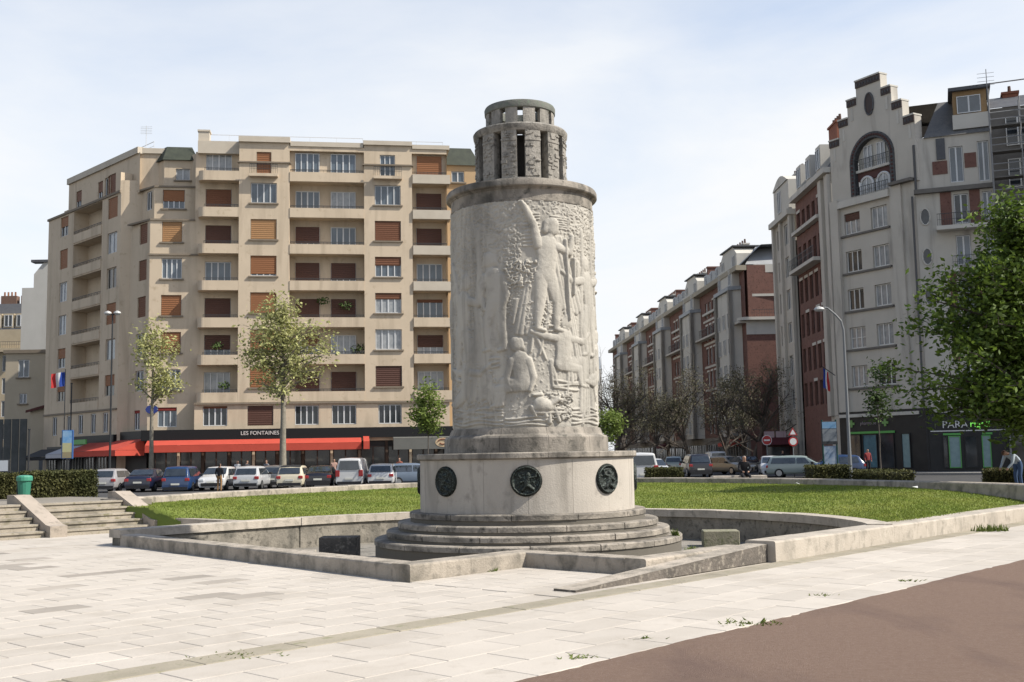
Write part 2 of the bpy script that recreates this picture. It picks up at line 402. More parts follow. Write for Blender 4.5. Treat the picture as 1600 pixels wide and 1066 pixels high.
# road side strips: sidewalks in front of the buildings are laid with the buildings
# ------------------------------------------------------------------ basin
BAS = thing('fountain_basin', UW(0, 0, -.38), 'long low stone basin with stepped front rim around the round fountain', 'basin')
bf = MB(); uwbox(bf, -5.75, 0.02, -7.7, 2.6, -.6, -.38); uwbox(bf, -3.0, 0.02, 2.6, 5.3, -.6, -.38); uwbox(bf, .02, 5.0, -6.4, 5.3, -.6, -.38); uwbox(bf, 5.0, 7.0, -3.5, 3.5, -.6, -.38)
bf.lathe([(7.65, -.385), (.0, -.385)], F0.x, F0.y, 64, UA-R(60), UA+R(90))
WETF = M('basin_floor_stone', (.36, .33, .28), (.22, .20, .17), scale=.7, rough=.8, bump=.5, c3=(.10, .10, .08), c3amt=.4, stain=(.09, .085, .07), stain_amt=.5, stain_scale=(.8, .8, .8))
struct(bf.build('basin_floor', WETF))
def curb_run(a0, a1, b0, b1, z1, mat, along='a', L=1.45, z0=-.12, bev=.03, name='curb_block'):
    t0, t1 = (a0, a1) if along == 'a' else (b0, b1); n = max(1, int(round((t1-t0)/L)))
    for i in range(n):
        q0, q1 = t0+(t1-t0)*i/n+.0022, t0+(t1-t0)*(i+1)/n-.0022
        c = (a0+a1)/2 if along != 'a' else (q0+q1)/2; d = (b0+b1)/2 if along == 'a' else (q0+q1)/2
        la, lb = (q1-q0, b1-b0) if along == 'a' else (a1-a0, q1-q0)
        # local x = U, local y = -W
        zt = z1+rr.uniform(-.004, .004); l_, h_ = (la/2, lb/2) if along == 'a' else (lb/2, la/2)
        sec = [(-h_, z0), (h_, z0), (h_, zt-bev), (h_-bev*.3, zt-bev*.3), (h_-bev, zt), (-h_+bev, zt), (-h_+bev*.3, zt-bev*.3), (-h_, zt-bev)]; m8 = len(sec)
        V = [(x, y, z) if along == 'a' else (-y, x, z) for x in (-l_, l_) for y, z in sec]
        me = MB().add(V, [(i, m8+i, m8+(i+1) % m8, (i+1) % m8) for i in range(m8)]+[tuple(range(m8)), tuple(range(2*m8-1, m8-1, -1))]).mesh(name, mat)
        link(name, me, BAS, UW(c, d, 0)-org(BAS), UA)
def curb_line(p0, p1, w, z1, mat, L, z0=-.12, bev=.03):
    P0, P1 = UW(*p0), UW(*p1); d = P1-P0; n = max(1, int(round(d.length/L))); an = math.atan2(d.y, d.x)
    for i in range(n):
        h_ = w/2; l_ = d.length/n/2-.0022; zt = z1+rr.uniform(-.004, .004)
        sec = [(-h_, z0), (h_, z0), (h_, zt-bev), (h_-bev*.3, zt-bev*.3), (h_-bev, zt), (-h_+bev, zt), (-h_+bev*.3, zt-bev*.3), (-h_, zt-bev)]; m8 = 8
        V = [(x, y, z) for x in (-l_, l_) for y, z in sec]
        me = MB().add(V, [(k, m8+k, m8+(k+1) % m8, (k+1) % m8) for k in range(m8)]+[tuple(range(m8)), tuple(range(2*m8-1, m8-1, -1))]).mesh('curb_block', mat)
        link('curb_block', me, BAS, P0+d*((i+.5)/n)-org(BAS), an)
curb_line((RA+.21, -7.6), (RB+.25, 2.5), .42, .24, CURB, 1.7)
curb_run(RB, -3.3, 2.52, 2.94, .245, CURB, 'a', 1.1)
curb_run(-3.3, -2.9, 2.52, 4.92, .24, CURB, 'b', 1.2)
curb_run(-3.3, -.52, 4.92, 5.32, .245, CURB, 'a', 1.4)
curb_run(-.5, 16.0, 5.3, 5.86, .33, CURBL, 'a', 1.55, bev=.03)
curb_run(RA-.03, .0, -8.05, -7.57, .35, CURBL, 'a', 1.5, z0=.17, bev=.015)
# sloping side wall that starts at the front corner and rises to the long curb
wd = MB()
A0, A1 = -5.4, -.51
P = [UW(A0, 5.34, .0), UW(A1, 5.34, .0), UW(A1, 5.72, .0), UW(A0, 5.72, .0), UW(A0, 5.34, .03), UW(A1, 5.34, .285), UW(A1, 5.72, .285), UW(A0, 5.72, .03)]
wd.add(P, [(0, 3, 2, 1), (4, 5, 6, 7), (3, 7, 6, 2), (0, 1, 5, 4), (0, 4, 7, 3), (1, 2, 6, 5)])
wd.m[1] = 1; wo = wd.build('sloping_curb', [CURBD, CURB], BAS)  # dark stone on the sides, paler curb stone on the top face
# curved back curb and its inner wall
ARW = M('basin_wall_rough', (.36, .325, .27), (.22, .20, .165), scale=2.2, rough=.9, bump=.9, bscale=14, c3=(.09, .085, .07), c3amt=.4, stain=(.10, .095, .08), stain_amt=.45, stain_scale=(1.4, 1.4, .4))
cx, cy = F0.x, F0.y; NB = 24; PSE = R(55)
def rin(psi): return float(np.interp(math.degrees(psi), (-90, -60, 15, 60), (7.55, 7.45, 6.7, 6.6)))
def vblock(p0, p1, ri, ro, z0, z1, n=5):
    mb = MB(); V = []
    for j in range(n+1):
        ps = p0+(p1-p0)*j/n; c_, s_ = math.cos(ps), math.sin(ps)
        for r_, z_ in ((rin(ps)+ri, z0), (rin(ps)+ro, z0), (rin(ps)+ro, z1), (rin(ps)+ri, z1)): q = UW(r_*c_, r_*s_, z_); V.append(q)
    Fx = []
    for j in range(n):
        a_, b_ = 4*j, 4*j+4
        for k in range(4): Fx.append((a_+(k+1) % 4, b_+(k+1) % 4, b_+k, a_+k)[::-1])
    Fx += [(0, 1, 2, 3)[::-1], (4*n+3, 4*n+2, 4*n+1, 4*n)[::-1]]
    mb.add(V, Fx); return mb
for i in range(NB):
    w0 = R(-90)+(PSE+R(90))*i/NB+.0004; w1 = R(-90)+(PSE+R(90))*(i+1)/NB-.0004
    vblock(w0, w1, 0, .47, .17, .35+rr.uniform(-.005, .005)).build('curb_block', CURBL, BAS)
iw = vblock(R(-90), PSE, .05, .35, -.5, .168, 70)
uwbox(iw, RA, 0, -7.95, -7.63, -.5, .165)
iw.prism([tuple(UW(a_, b_)[:2]) for a_, b_ in ((RA+.03, -7.63), (RA+.38, -7.63), (RB+.40, 2.6), (RB+.03, 2.6))], -.5, -.125); uwbox(iw, RB+.03, -3.3, 2.55, 2.9, -.5, -.125); uwbox(iw, -3.28, -2.93, 2.9, 5.3, -.5, -.125); uwbox(iw, -2.93, 4.6, 4.95, 5.82, -.5, -.125)
iw.build('inner_wall', ARW, BAS)
# loose blocks standing in the basin
def block(px, py, w, d, h, m, label, name='stone_block'):
    p = gz(px, py, -.38)
    mb = MB(); n = 5
    mb.bbox(-w/2, w/2, -d/2, d/2, 0, h, .014)
    o = link(name, mb.mesh(name, m), None, p, R(rr.uniform(-8, 8)))
    return tag(o, label, 'stone block')
block(531, 873, .82, .55, .48, CURBD, 'black weathered stone block in the basin left of the steps')
block(1126, 853, .82, .6, .36, M('mossy_block', (.34, .31, .23), (.24, .235, .16), scale=3, bump=.9, bscale=15, c3=(.12, .14, .06), c3amt=.4), 'mossy upright stone block in the basin right of the steps')
block(1150, 862, .8, .5, .12, CURB, 'low flat stone slab beside the mossy block in the basin', 'stone_slab')
block(462, 868, .9, .6, .1, CURB, 'low flat stone slab in the basin near the black block', 'stone_slab')
block(655, 893, .75, .42, .14, CURB, 'pale low stone slab at the foot of the bottom fountain step', 'stone_slab')
block(1053, 827, .3, .25, .22, M('grey_outlet', (.45, .44, .42), rough=.7), 'small grey outlet box behind the steps on the right', 'outlet_box')
# ------------------------------------------------------------------ lawn bank, terrace and its curb
OUT = [(-10.95, 30.6), (-9.9, 34.3), (-7.6, 38.7), (-3.9, 43.2), (1, 45.6), (5.5, 44.2), (9.2, 39.8), (11.6, 34.5), (13.1, 29.6), (14.6, 23.5), (15.6, 17)]
def spline(P, m=10):
    r = []
    for i in range(len(P)-1):
        p0, p1, p2, p3 = P[max(i-1, 0)], P[i], P[i+1], P[min(i+2, len(P)-1)]
        for k in range(m):
            t = k/m; r.append(tuple(.5*((2*p1[j])+(-p0[j]+p2[j])*t+(2*p0[j]-5*p1[j]+4*p2[j]-p3[j])*t*t+(-p0[j]+3*p1[j]-3*p2[j]+p3[j])*t**3) for j in range(len(p1))))
    r.append(P[-1]); return r
OC = spline(OUT, 10)
ocp = [(math.atan2(-(p[0]-F0.x)*math.sin(0)+0, 1), 0) for p in OC]
opsi = np.array([math.atan2((Vector((p[0], p[1], 0))-F0).dot(Wv), (Vector((p[0], p[1], 0))-F0).dot(U)) for p in OC]); orad = np.array([math.hypot(p[0]-F0.x, p[1]-F0.y) for p in OC])
od = np.argsort(opsi); opsi, orad = opsi[od], orad[od]
def lawn_r(psi):
    ro = float(np.interp(psi, opsi, orad))+.1
    if psi < R(-90): ri = -7.85/math.sin(psi)
    else: ri = rin(psi)+.3
    if psi > 0.02: ro = min(ro, 5.55/math.sin(psi))
    return ri, max(ro, ri+.01)
def lawn_z(r, psi):
    full = float(np.interp(psi, opsi, orad)); b = r*math.sin(psi)
    t = min((r-7.0)/(full-7.0), 1.0)
    t2 = max(0.0, min(1, (5.6-b)/6.0)); t = min(t, t2**.8*1.0) if psi > 0 else t
    t = max(0, min(1, t)); e = 1-(1-t)**1.6
    if r < 12.0: e *= max(0.0, min(1.0, (psi-R(-97.5))/R(7)))**.6*(1-max(0, (r-11)))+max(0, r-11)
    return .27+.33*e+.03*math.sin(r*1.3+psi*5)*t*(1-t)*4
PS0 = math.atan2(-12.6, -1.25); 
psis = np.linspace(R(-97.5), R(51), 150); nr = 26
V = []; Fq = []
for psi in psis:
    ri, ro = lawn_r(psi)
    for k in range(nr):
        r = ri+(ro-ri)*k/(nr-1); p = UW(r*math.cos(psi), r*math.sin(psi)); V.append((p.x, p.y, lawn_z(r, psi)))
nb0 = len(V)
for k in range(nr): V.append((V[k][0], V[k][1], -.05))
for k in range(nr-1): Fq.append((nb0+k, k, k+1, nb0+k+1))
for i in range(len(psis)-1):
    for k in range(nr-1): Fq.append((i*nr+k, (i+1)*nr+k, (i+1)*nr+k+1, i*nr+k+1))
struct(link('lawn', np_mesh('lawn', V, [f[::-1] for f in Fq], GRASSM, True)))
# lawn grass blades
nb = 150000; BV = np.zeros((nb, 3, 3), np.float32); k = 0
prr = random.Random(3)
patchn = [(prr.uniform(-97, 45), prr.uniform(8, 24), prr.uniform(1, 3)) for _ in range(60)]
while k < nb:
    psi = R(prr.uniform(-97.5, 50)); ri, ro = lawn_r(psi); 
    r = math.sqrt(prr.uniform(ri*ri, ro*ro)) if ro > ri+.02 else ri
    if prr.random() > (ro-ri)/18+.1: continue
    p = UW(r*math.cos(psi), r*math.sin(psi)); z = lawn_z(r, psi)
    h = .02+.035*prr.random()**2; a = prr.uniform(0, 6.283); w = .012+.012*prr.random()
    c, s_ = math.cos(a)*w, math.sin(a)*w; lx, ly = prr.uniform(-.03, .03), prr.uniform(-.03, .03)
    BV[k] = ((p.x-c, p.y-s_, z-.01), (p.x+c, p.y+s_, z-.01), (p.x+lx, p.y+ly, z+h)); k += 1
go = link('lawn_grass', np_mesh('lawn_grass', BV.reshape(-1, 3), np.arange(nb*3).reshape(-1, 3), BLADE))
tag(go, 'short bright green lawn grass on the bank round the basin', 'grass', kind='stuff')
# curb on the terrace edge: blocks follow the curve
TC = thing('terrace_curb', (OC[0][0], OC[0][1], 0), 'long curved stone curb behind the lawn at the terrace edge', 'curb')
def along(P):
    d = [0]
    for i in range(1, len(P)): d.append(d[-1]+math.hypot(P[i][0]-P[i-1][0], P[i][1]-P[i-1][1]))
    return np.array(d)
oc = np.array(OC); dl = along(OC); Lc = dl[-1]; q = 0.0
while q < Lc-.2:
    l = min(1.9, Lc-q); ts = np.linspace(q+.006, q+l-.006, 4)
    c = np.stack([np.interp(ts, dl, oc[:, 0]), np.interp(ts, dl, oc[:, 1])], 1)
    tg = np.gradient(c, axis=0); tg /= np.linalg.norm(tg, axis=1)[:, None]; nn = np.stack([-tg[:, 1], tg[:, 0]], 1)
    mb = MB(); zt = .80+rr.uniform(-.006, .006); V = []
    for i in range(4):
        i0 = c[i]-nn[i]*.02; o1 = c[i]+nn[i]*.5
        V += [(i0[0], i0[1], .35), (o1[0], o1[1], .35), (o1[0], o1[1], zt), (i0[0]+nn[i][0]*.03, i0[1]+nn[i][1]*.03, zt), (i0[0], i0[1], zt-.03)]
    Fx = []
    for i in range(3):
        for j in range(5): Fx.append((i*5+j, i*5+(j+1) % 5, (i+1)*5+(j+1) % 5, (i+1)*5+j))
    Fx += [(4, 3, 2, 1, 0), (15, 16, 17, 18, 19)]
    mb.add(V, Fx); mb.build('curb_block', CURB, TC); q += l
# terrace: ring behind the curb, and the flat part by the stairs
tv = []; tf = []
for i, p in enumerate(OC):
    d = Vector((p[0]-F0.x, p[1]-F0.y, 0)).normalized()
    for e in (.4, 6.0, 6.3): tv.append((p[0]+d.x*e, p[1]+d.y*e, .33 if e < 6.2 else -.09))
for i in range(len(OC)-1):
    for j in range(2): tf.append((i*3+j, i*3+j+1, (i+1)*3+j+1, (i+1)*3+j))
struct(link('terrace', np_mesh('terrace', tv, tf, CONC)))
tl = MB(); uwbox(tl, -30, -.6, -20.5, -13.75, -.09, .76); struct(tl.build('stair_terrace', CONC))
# ------------------------------------------------------------------ stairs with sloping stringers
STEPM = M('stair_stone', (.46, .405, .325), (.35, .31, .25), scale=1.5, bump=.6, bscale=25, rnd=.05, c3=(.22, .20, .12), c3amt=.35, stain=(.17, .155, .12), stain_amt=.4, stain_scale=(1.5, 1.5, 1.5))
STRM = M('stringer_stone', (.50, .425, .35), (.40, .345, .28), scale=1.2, bump=.5, bscale=25, rnd=.05, c3=(.24, .21, .17), c3amt=.3)
def flight(a0, a1, label):
    root = thing('stone_stairs', UW((a0+a1)/2, -12, 0), label, 'stairs', 'stairs up to the terrace')
    for i in range(5):
        z1 = .155*(i+1); b = -12.0-.36*i
        n = max(1, int((a1-a0)/1.5))
        so_ = None
        for j in range(n):
            me = MB(); uwbox(me, a0+(a1-a0)*j/n+.004, a0+(a1-a0)*(j+1)/n-.004, b-.42 if i < 4 else b-.5, b+rr.uniform(-.008, .008), z1-.155-.02, z1-.05)
            uwbox(me, a0+(a1-a0)*j/n+.004, a0+(a1-a0)*(j+1)/n-.004, b-.42 if i < 4 else b-.5, b+.035, z1-.048, z1)
            me.build('step_stone', STEPM, root)
flight(-3.95, -1.65, 'short stone stairs between the two sloping stringers'); flight(-9.6, -4.42, 'wide stone stairs at the left edge with weeds')
def stringer(a0, a1, label):
    o = MB(); prof = [(-11.75, -.02), (-11.75, .27), (-12.0, .30), (-13.9, 1.0), (-14.3, 1.0), (-14.3, -.02)]
    V = [UW(a0, b, z) for b, z in prof]+[UW(a1, b, z) for b, z in prof]; n = 6
    o.add(V, [tuple(range(n)), tuple(range(2*n-1, n-1, -1))]+[((i+1) % n, i, n+i, n+(i+1) % n) for i in range(n)])
    ob = o.build('stair_stringer', STRM); tag(ob, label, 'stair wall', 'sloping walls beside the stairs')
stringer(-1.63, -1.18, 'sloping stone stair wall next to the lawn'); stringer(-4.4, -3.97, 'sloping stone stair wall between the two flights, under the green bin')
# narrow kerb between stair foot and lawn
lk = MB(); uwbox(lk, -1.42, -1.12, -11.74, -8.06, -.08, .33); struct(lk.build('lawn_edge', CURB))
# ================================================================== FOUNTAIN TOWER
LIME = M('limestone_plinth', (.56, .51, .44), (.48, .435, .375), scale=.9, rough=.85, bump=.35, bscale=35, rnd=.05, c3=(.33, .30, .26), c3amt=.15, stain=(.29, .265, .225), stain_amt=.36, stain_scale=(1.6, 1.6, .35))
LIMED = M('limestone_dirty', (.45, .40, .335), (.27, .245, .21), scale=1.6, rough=.9, bump=.6, bscale=25, rnd=.05, c3=(.10, .095, .08), c3amt=.4, stain=(.075, .07, .06), stain_amt=.62, stain_scale=(1.5, 1.5, .5))
LIMEST = M('limestone_steps', (.47, .415, .345), (.30, .27, .225), scale=1.8, rough=.9, bump=.6, bscale=25, rnd=.06, c3=(.085, .08, .07), c3amt=.42, stain=(.07, .065, .058), stain_amt=.60, stain_scale=(1.3, 1.3, 2.2))
LIMER = M('limestone_relief', (.56, .525, .455), (.44, .415, .365), scale=.8, rough=.88, bump=.45, bscale=50, c3=(.34, .32, .28), c3amt=.3, stain=(.27, .255, .225), stain_amt=.5, stain_scale=(2.6, 2.6, .28))
MORT = M('mortar', (.16, .145, .12), rough=.95)
FT = thing('fountain_tower', (F0.x, F0.y, -.38), 'tall round carved limestone fountain tower with columned lantern on top', 'fountain')
CA = -math.pi/2   # angle that faces the viewer
steps = [(3.07, -.38, .207, 3.2), (2.83, .12, .3645, 14), (2.61, .28, .529, 13), (2.37, .44, .72, 12)]
for i, (r1, z0, z1, n) in enumerate(steps):
    n = (15, 14, 13, 12)[i]
    core = MB().lathe([(r1-.02, z0-.1), (r1-.02, z1-.015), (.5, z1-.015)], cx, cy, 72).build('step_core', MORT, FT)
    for j in range(n):
        g = .003; t0 = CA+.13*i+2*math.pi*j/n+g; t1 = CA+.13*i+2*math.pi*(j+1)/n-g
        mb = MB(); na = 8; V = []; zt = z1+rr.uniform(-.004, .004); rj = r1+rr.uniform(-.006, .006)
        pr = [(r1-.55, z0), (rj-.03, z0), (rj-.03, z1-.115), (rj, z1-.105), (rj, zt-.02), (rj-.02, zt), (r1-.55, zt)]
        for k in range(na+1):
            t = t0+(t1-t0)*k/na
            V += [(cx+r_*math.cos(t), cy+r_*math.sin(t), z_) for r_, z_ in pr]
        m_ = len(pr); Fx = []
        for k in range(na):
            for q in range(m_): Fx.append((k*m_+q, (k+1)*m_+q, (k+1)*m_+(q+1) % m_, k*m_+(q+1) % m_))
        Fx += [tuple(range(m_)), tuple(range((na+1)*m_-1, na*m_-1, -1))]
        mb.add(V, Fx); mb.build('step_block', LIMEST, core)
# plinth of sixteen slabs with bronze medallions
pc = MB().lathe([(2.12, .5), (2.12, 1.75), (.5, 1.75)], cx, cy, 96).build('plinth', MORT, FT)
for j in range(16):
    t0 = CA+2*math.pi*j/16+.0012; t1 = CA+2*math.pi*(j+1)/16-.0012
    MB().arc(cx, cy, 2.0, 2.15+rr.uniform(-.002, .003), .715, 1.725, t0, t1, 8).build('plinth_slab', LIME, pc)
for j in range(13):
    t0 = CA+.17+2*math.pi*j/13+.0015; t1 = CA+.17+2*math.pi*(j+1)/13-.0015
    mb = MB(); na = 10; V = []; pr = [(1.5, 1.72), (2.16, 1.72), (2.2, 1.735), (2.215, 1.75), (2.215, 1.83), (2.2, 1.846), (1.5, 1.852)]
    for k in range(na+1):
        t = t0+(t1-t0)*k/na; V += [(cx+r_*math.cos(t), cy+r_*math.sin(t), z_) for r_, z_ in pr]
    m_ = len(pr); Fx = [(k*m_+q, (k+1)*m_+q, (k+1)*m_+(q+1) % m_, k*m_+(q+1) % m_) for k in range(na) for q in range(m_)]+[tuple(range(m_)), tuple(range((na+1)*m_-1, na*m_-1, -1))]
    mb.add(V, Fx); mb.build('cornice_block', LIMED, pc)
BRONZE = M('bronze_verdigris', (.04, .046, .04), (.022, .026, .024), scale=9, rough=.55, metal=.4, bump=.5, bscale=60, c3=(.16, .21, .185), c3amt=.4)
def medallion(ang, seed):
    rg = np.random.default_rng(seed); n = 56; rad = .29; xs = np.linspace(-1, 1, n); X, Z = np.meshgrid(xs, xs)
    rr_ = np.sqrt(X*X+Z*Z); H = np.zeros_like(X)
    H = np.maximum(H, .045*np.exp(-((rr_-.90)/.07)**2))
    def cap(x0, z0, x1, z1, r, d):
        nonlocal H
        dx, dz = x1-x0, z1-z0; L2 = dx*dx+dz*dz+1e-9; t = np.clip(((X-x0)*dx+(Z-z0)*dz)/L2, 0, 1)
        D = np.hypot(X-x0-t*dx, Z-z0-t*dz)/r; H = np.maximum(H, d*np.sqrt(np.clip(1-D*D, 0, 1)))
    bx = rg.uniform(-.15, .15); cap(bx, .42, bx+.03, .38, .17, .06); cap(bx, .2, bx-.1, -.25, .2, .055)
    s_ = 1 if seed % 2 else -1
    cap(bx, .15, bx+.5*s_, .3, .08, .05); cap(bx+.5*s_, .3, bx+.55*s_, .62, .07, .045); cap(bx-.1, -.2, bx+.3*s_, -.55, .13, .05); cap(bx-.1, -.3, bx-.4*s_, -.62, .11, .05); cap(bx, .1, bx-.5*s_, -.1, .09, .045)
    for _ in range(14): cap(rg.uniform(-.7, .7), rg.uniform(-.7, .7), rg.uniform(-.7, .7), rg.uniform(-.7, .7), .05, .018)
    H += rg.normal(0, .002, H.shape)
    V = []; idx = -np.ones((n, n), int); zc = 1.325
    for i in range(n):
        for j in range(n):
            if rr_[i, j] <= 1.02:
                idx[i, j] = len(V); t = CA+ang+X[i, j]*rad*.98/2.15; r_ = 2.165+H[i, j]*(1 if rr_[i, j] < .98 else 0)
                V.append((cx+r_*math.cos(t), cy+r_*math.sin(t), zc+Z[i, j]*rad*.95))
    Fx = [(idx[i, j], idx[i, j+1], idx[i+1, j+1], idx[i+1, j]) for i in range(n-1) for j in range(n-1) if min(idx[i, j], idx[i, j+1], idx[i+1, j+1], idx[i+1, j]) >= 0]
    V = np.array(V)-np.array(org(FT)); o = link('medallion', np_mesh('medallion', V, Fx, BRONZE, True), FT)
    rim = MB(); k = 28
    for i in range(k):
        t = 2*math.pi*i/k; th = CA+ang+math.cos(t)*rad*1.0/2.15; r_ = 2.15; z_ = zc+math.sin(t)*rad*.97
        rim.v.append((cx+(r_+.03)*math.cos(th), cy+(r_+.03)*math.sin(th), z_)); th2 = CA+ang+math.cos(t)*rad*1.03/2.15
        rim.v.append((cx+(r_-.01)*math.cos(th2), cy+(r_-.01)*math.sin(th2), zc+math.sin(t)*rad*1.0))
    for i in range(k): a, b = 2*i, 2*((i+1) % k); rim.f.append((a, a+1, b+1, b)); rim.m.append(0)
    rim.build('rim', BRONZE, o)
for j, a in enumerate((-2, -1, 0, 1, 2, 3, 4, -3)): medallion(R(-1.0)+a*math.pi/4, 11+j)
# drum base moulding in blocks
for j in range(11):
    t0 = CA+.25+2*math.pi*j/11+.002; t1 = CA+.25+2*math.pi*(j+1)/11-.002
    mb = MB(); na = 12; V = []; pr = [(1.3, 1.84), (1.66, 1.84), (1.655, 2.13), (1.63, 2.165), (1.58, 2.175), (1.55, 2.20), (1.53, 2.26), (1.50, 2.32), (1.3, 2.32)]
    for k in range(na+1):
        t = t0+(t1-t0)*k/na; V += [(cx+r_*math.cos(t), cy+r_*math.sin(t), z_) for r_, z_ in pr]
    m_ = len(pr); Fx = [(k*m_+q, (k+1)*m_+q, (k+1)*m_+(q+1) % m_, k*m_+(q+1) % m_) for k in range(na) for q in range(m_)]+[tuple(range(m_)), tuple(range((na+1)*m_-1, na*m_-1, -1))]
    mb.add(V, Fx); smooth_angle(mb.build('base_moulding', LIMED, FT), 30)
# ---- carved drum: height field unrolled round the cylinder
RD = 1.455; Z0, Z1 = 2.31, 6.75; nA, nZ = 760, 400
X1 = np.linspace(-math.pi*RD, math.pi*RD, nA, endpoint=False); Zs = np.linspace(Z0, Z1, nZ); CIR = 2*math.pi*RD
H = np.zeros((nZ, nA))
def fbm(sc, octv=4, seed=0):
    rg = np.random.default_rng(seed); o = np.zeros((nZ, nA)); amp = 1.0
    for k in range(octv):
        cellx = max(2, int(round(CIR/sc*2**k))); cellz = max(2, int(math.ceil((Z1-Z0)/sc*2**k)))
        g = rg.random((cellz+2, cellx)); u = (np.arange(nA)/nA)*cellx; v = (np.arange(nZ)/nZ)*cellz
        iu = u.astype(int); fu = u-iu; iv = v.astype(int); fv = v-iv; fu = fu*fu*(3-2*fu); fv = fv*fv*(3-2*fv)
        a = g[np.ix_(iv, iu % cellx)]; b = g[np.ix_(iv, (iu+1) % cellx)]; c = g[np.ix_(iv+1, iu % cellx)]; d = g[np.ix_(iv+1, (iu+1) % cellx)]
        o += amp*((a*(1-fu)+b*fu)*(1-fv)[:, None]+(c*(1-fu)+d*fu)*fv[:, None]); amp *= .5
    return o/(2-2**(1-octv))
def stamp(x0, z0, r0, x1, z1, r1, dep, base=0.0, flat=.5, fold=None):
    R_ = max(r0, r1)*1.05; zlo, zhi = min(z0, z1)-R_, max(z0, z1)+R_
    j0, j1 = np.searchsorted(Zs, zlo), np.searchsorted(Zs, zhi)
    if j1 <= j0: return
    xm = (x0+x1)/2; Xr = (X1-xm+CIR/2) % CIR-CIR/2
    ii = np.where(np.abs(Xr) < abs(x1-x0)/2+R_)[0]
    if len(ii) == 0: return
    XX, ZZ = np.meshgrid(Xr[ii]+xm, Zs[j0:j1]); dx, dz = x1-x0, z1-z0; L2 = dx*dx+dz*dz+1e-9
    t = np.clip(((XX-x0)*dx+(ZZ-z0)*dz)/L2, 0, 1); rr_ = r0+(r1-r0)*t
    D = np.hypot(XX-x0-t*dx, ZZ-z0-t*dz)/rr_
    h = np.where(D < 1, base+dep*np.clip(1-D*D, 0, 1)**flat, 0)
    if fold: h = np.where(D < 1, h+fold*np.sin(((XX-x0)*dz-(ZZ-z0)*dx)/math.sqrt(L2)*70+4*t), h)
    sub = H[j0:j1][:, ii]; H[j0:j1, ii] = np.maximum(sub, h)
rg = np.random.default_rng(21)
def leaves(n, xr, zr, size, dep):
    for _ in range(n):
        x, z = rg.uniform(*xr), rg.uniform(*zr); a = rg.uniform(0, math.pi); l = rg.uniform(.5, 1.2)*size
        stamp(x, z, size*.42, x+math.cos(a)*l, z+math.sin(a)*l, size*.2, dep*rg.uniform(.6, 1.1), dep*rg.uniform(0, .5))
def tree(x, z0, z1, lean, r=.06):
    px_, pz = x, z0
    for k in range(7):
        nx, nz = x+lean*(k+1)/7+rg.uniform(-.04, .04), z0+(z1-z0)*(k+1)/7
        stamp(px_, pz, r, nx, nz, r*.93, .035); px_, pz = nx, nz
def waves(x, z, w, n, dep=.03):
    for k in range(n):
        zz = z+k*.07; ph = rg.uniform(0, 6)
        for q in range(int(w/.08)):
            xx = x+q*.08; stamp(xx, zz+.022*math.sin(ph+xx*7), .026, xx+.08, zz+.022*math.sin(ph+(xx+.08)*7), .026, dep)
def drape(x0, z0, x1, z1, w, n=7, dep=.06):
    dep *= .65
    for k in range(n):
        o = (k/(n-1)-.5)*w; stamp(x0+o*.5, z0, w/n*.5, x1+o+rg.uniform(-.02, .02), z1+rg.uniform(-.05, .05), w/n*.75, dep*(.7+.5*rg.random()))
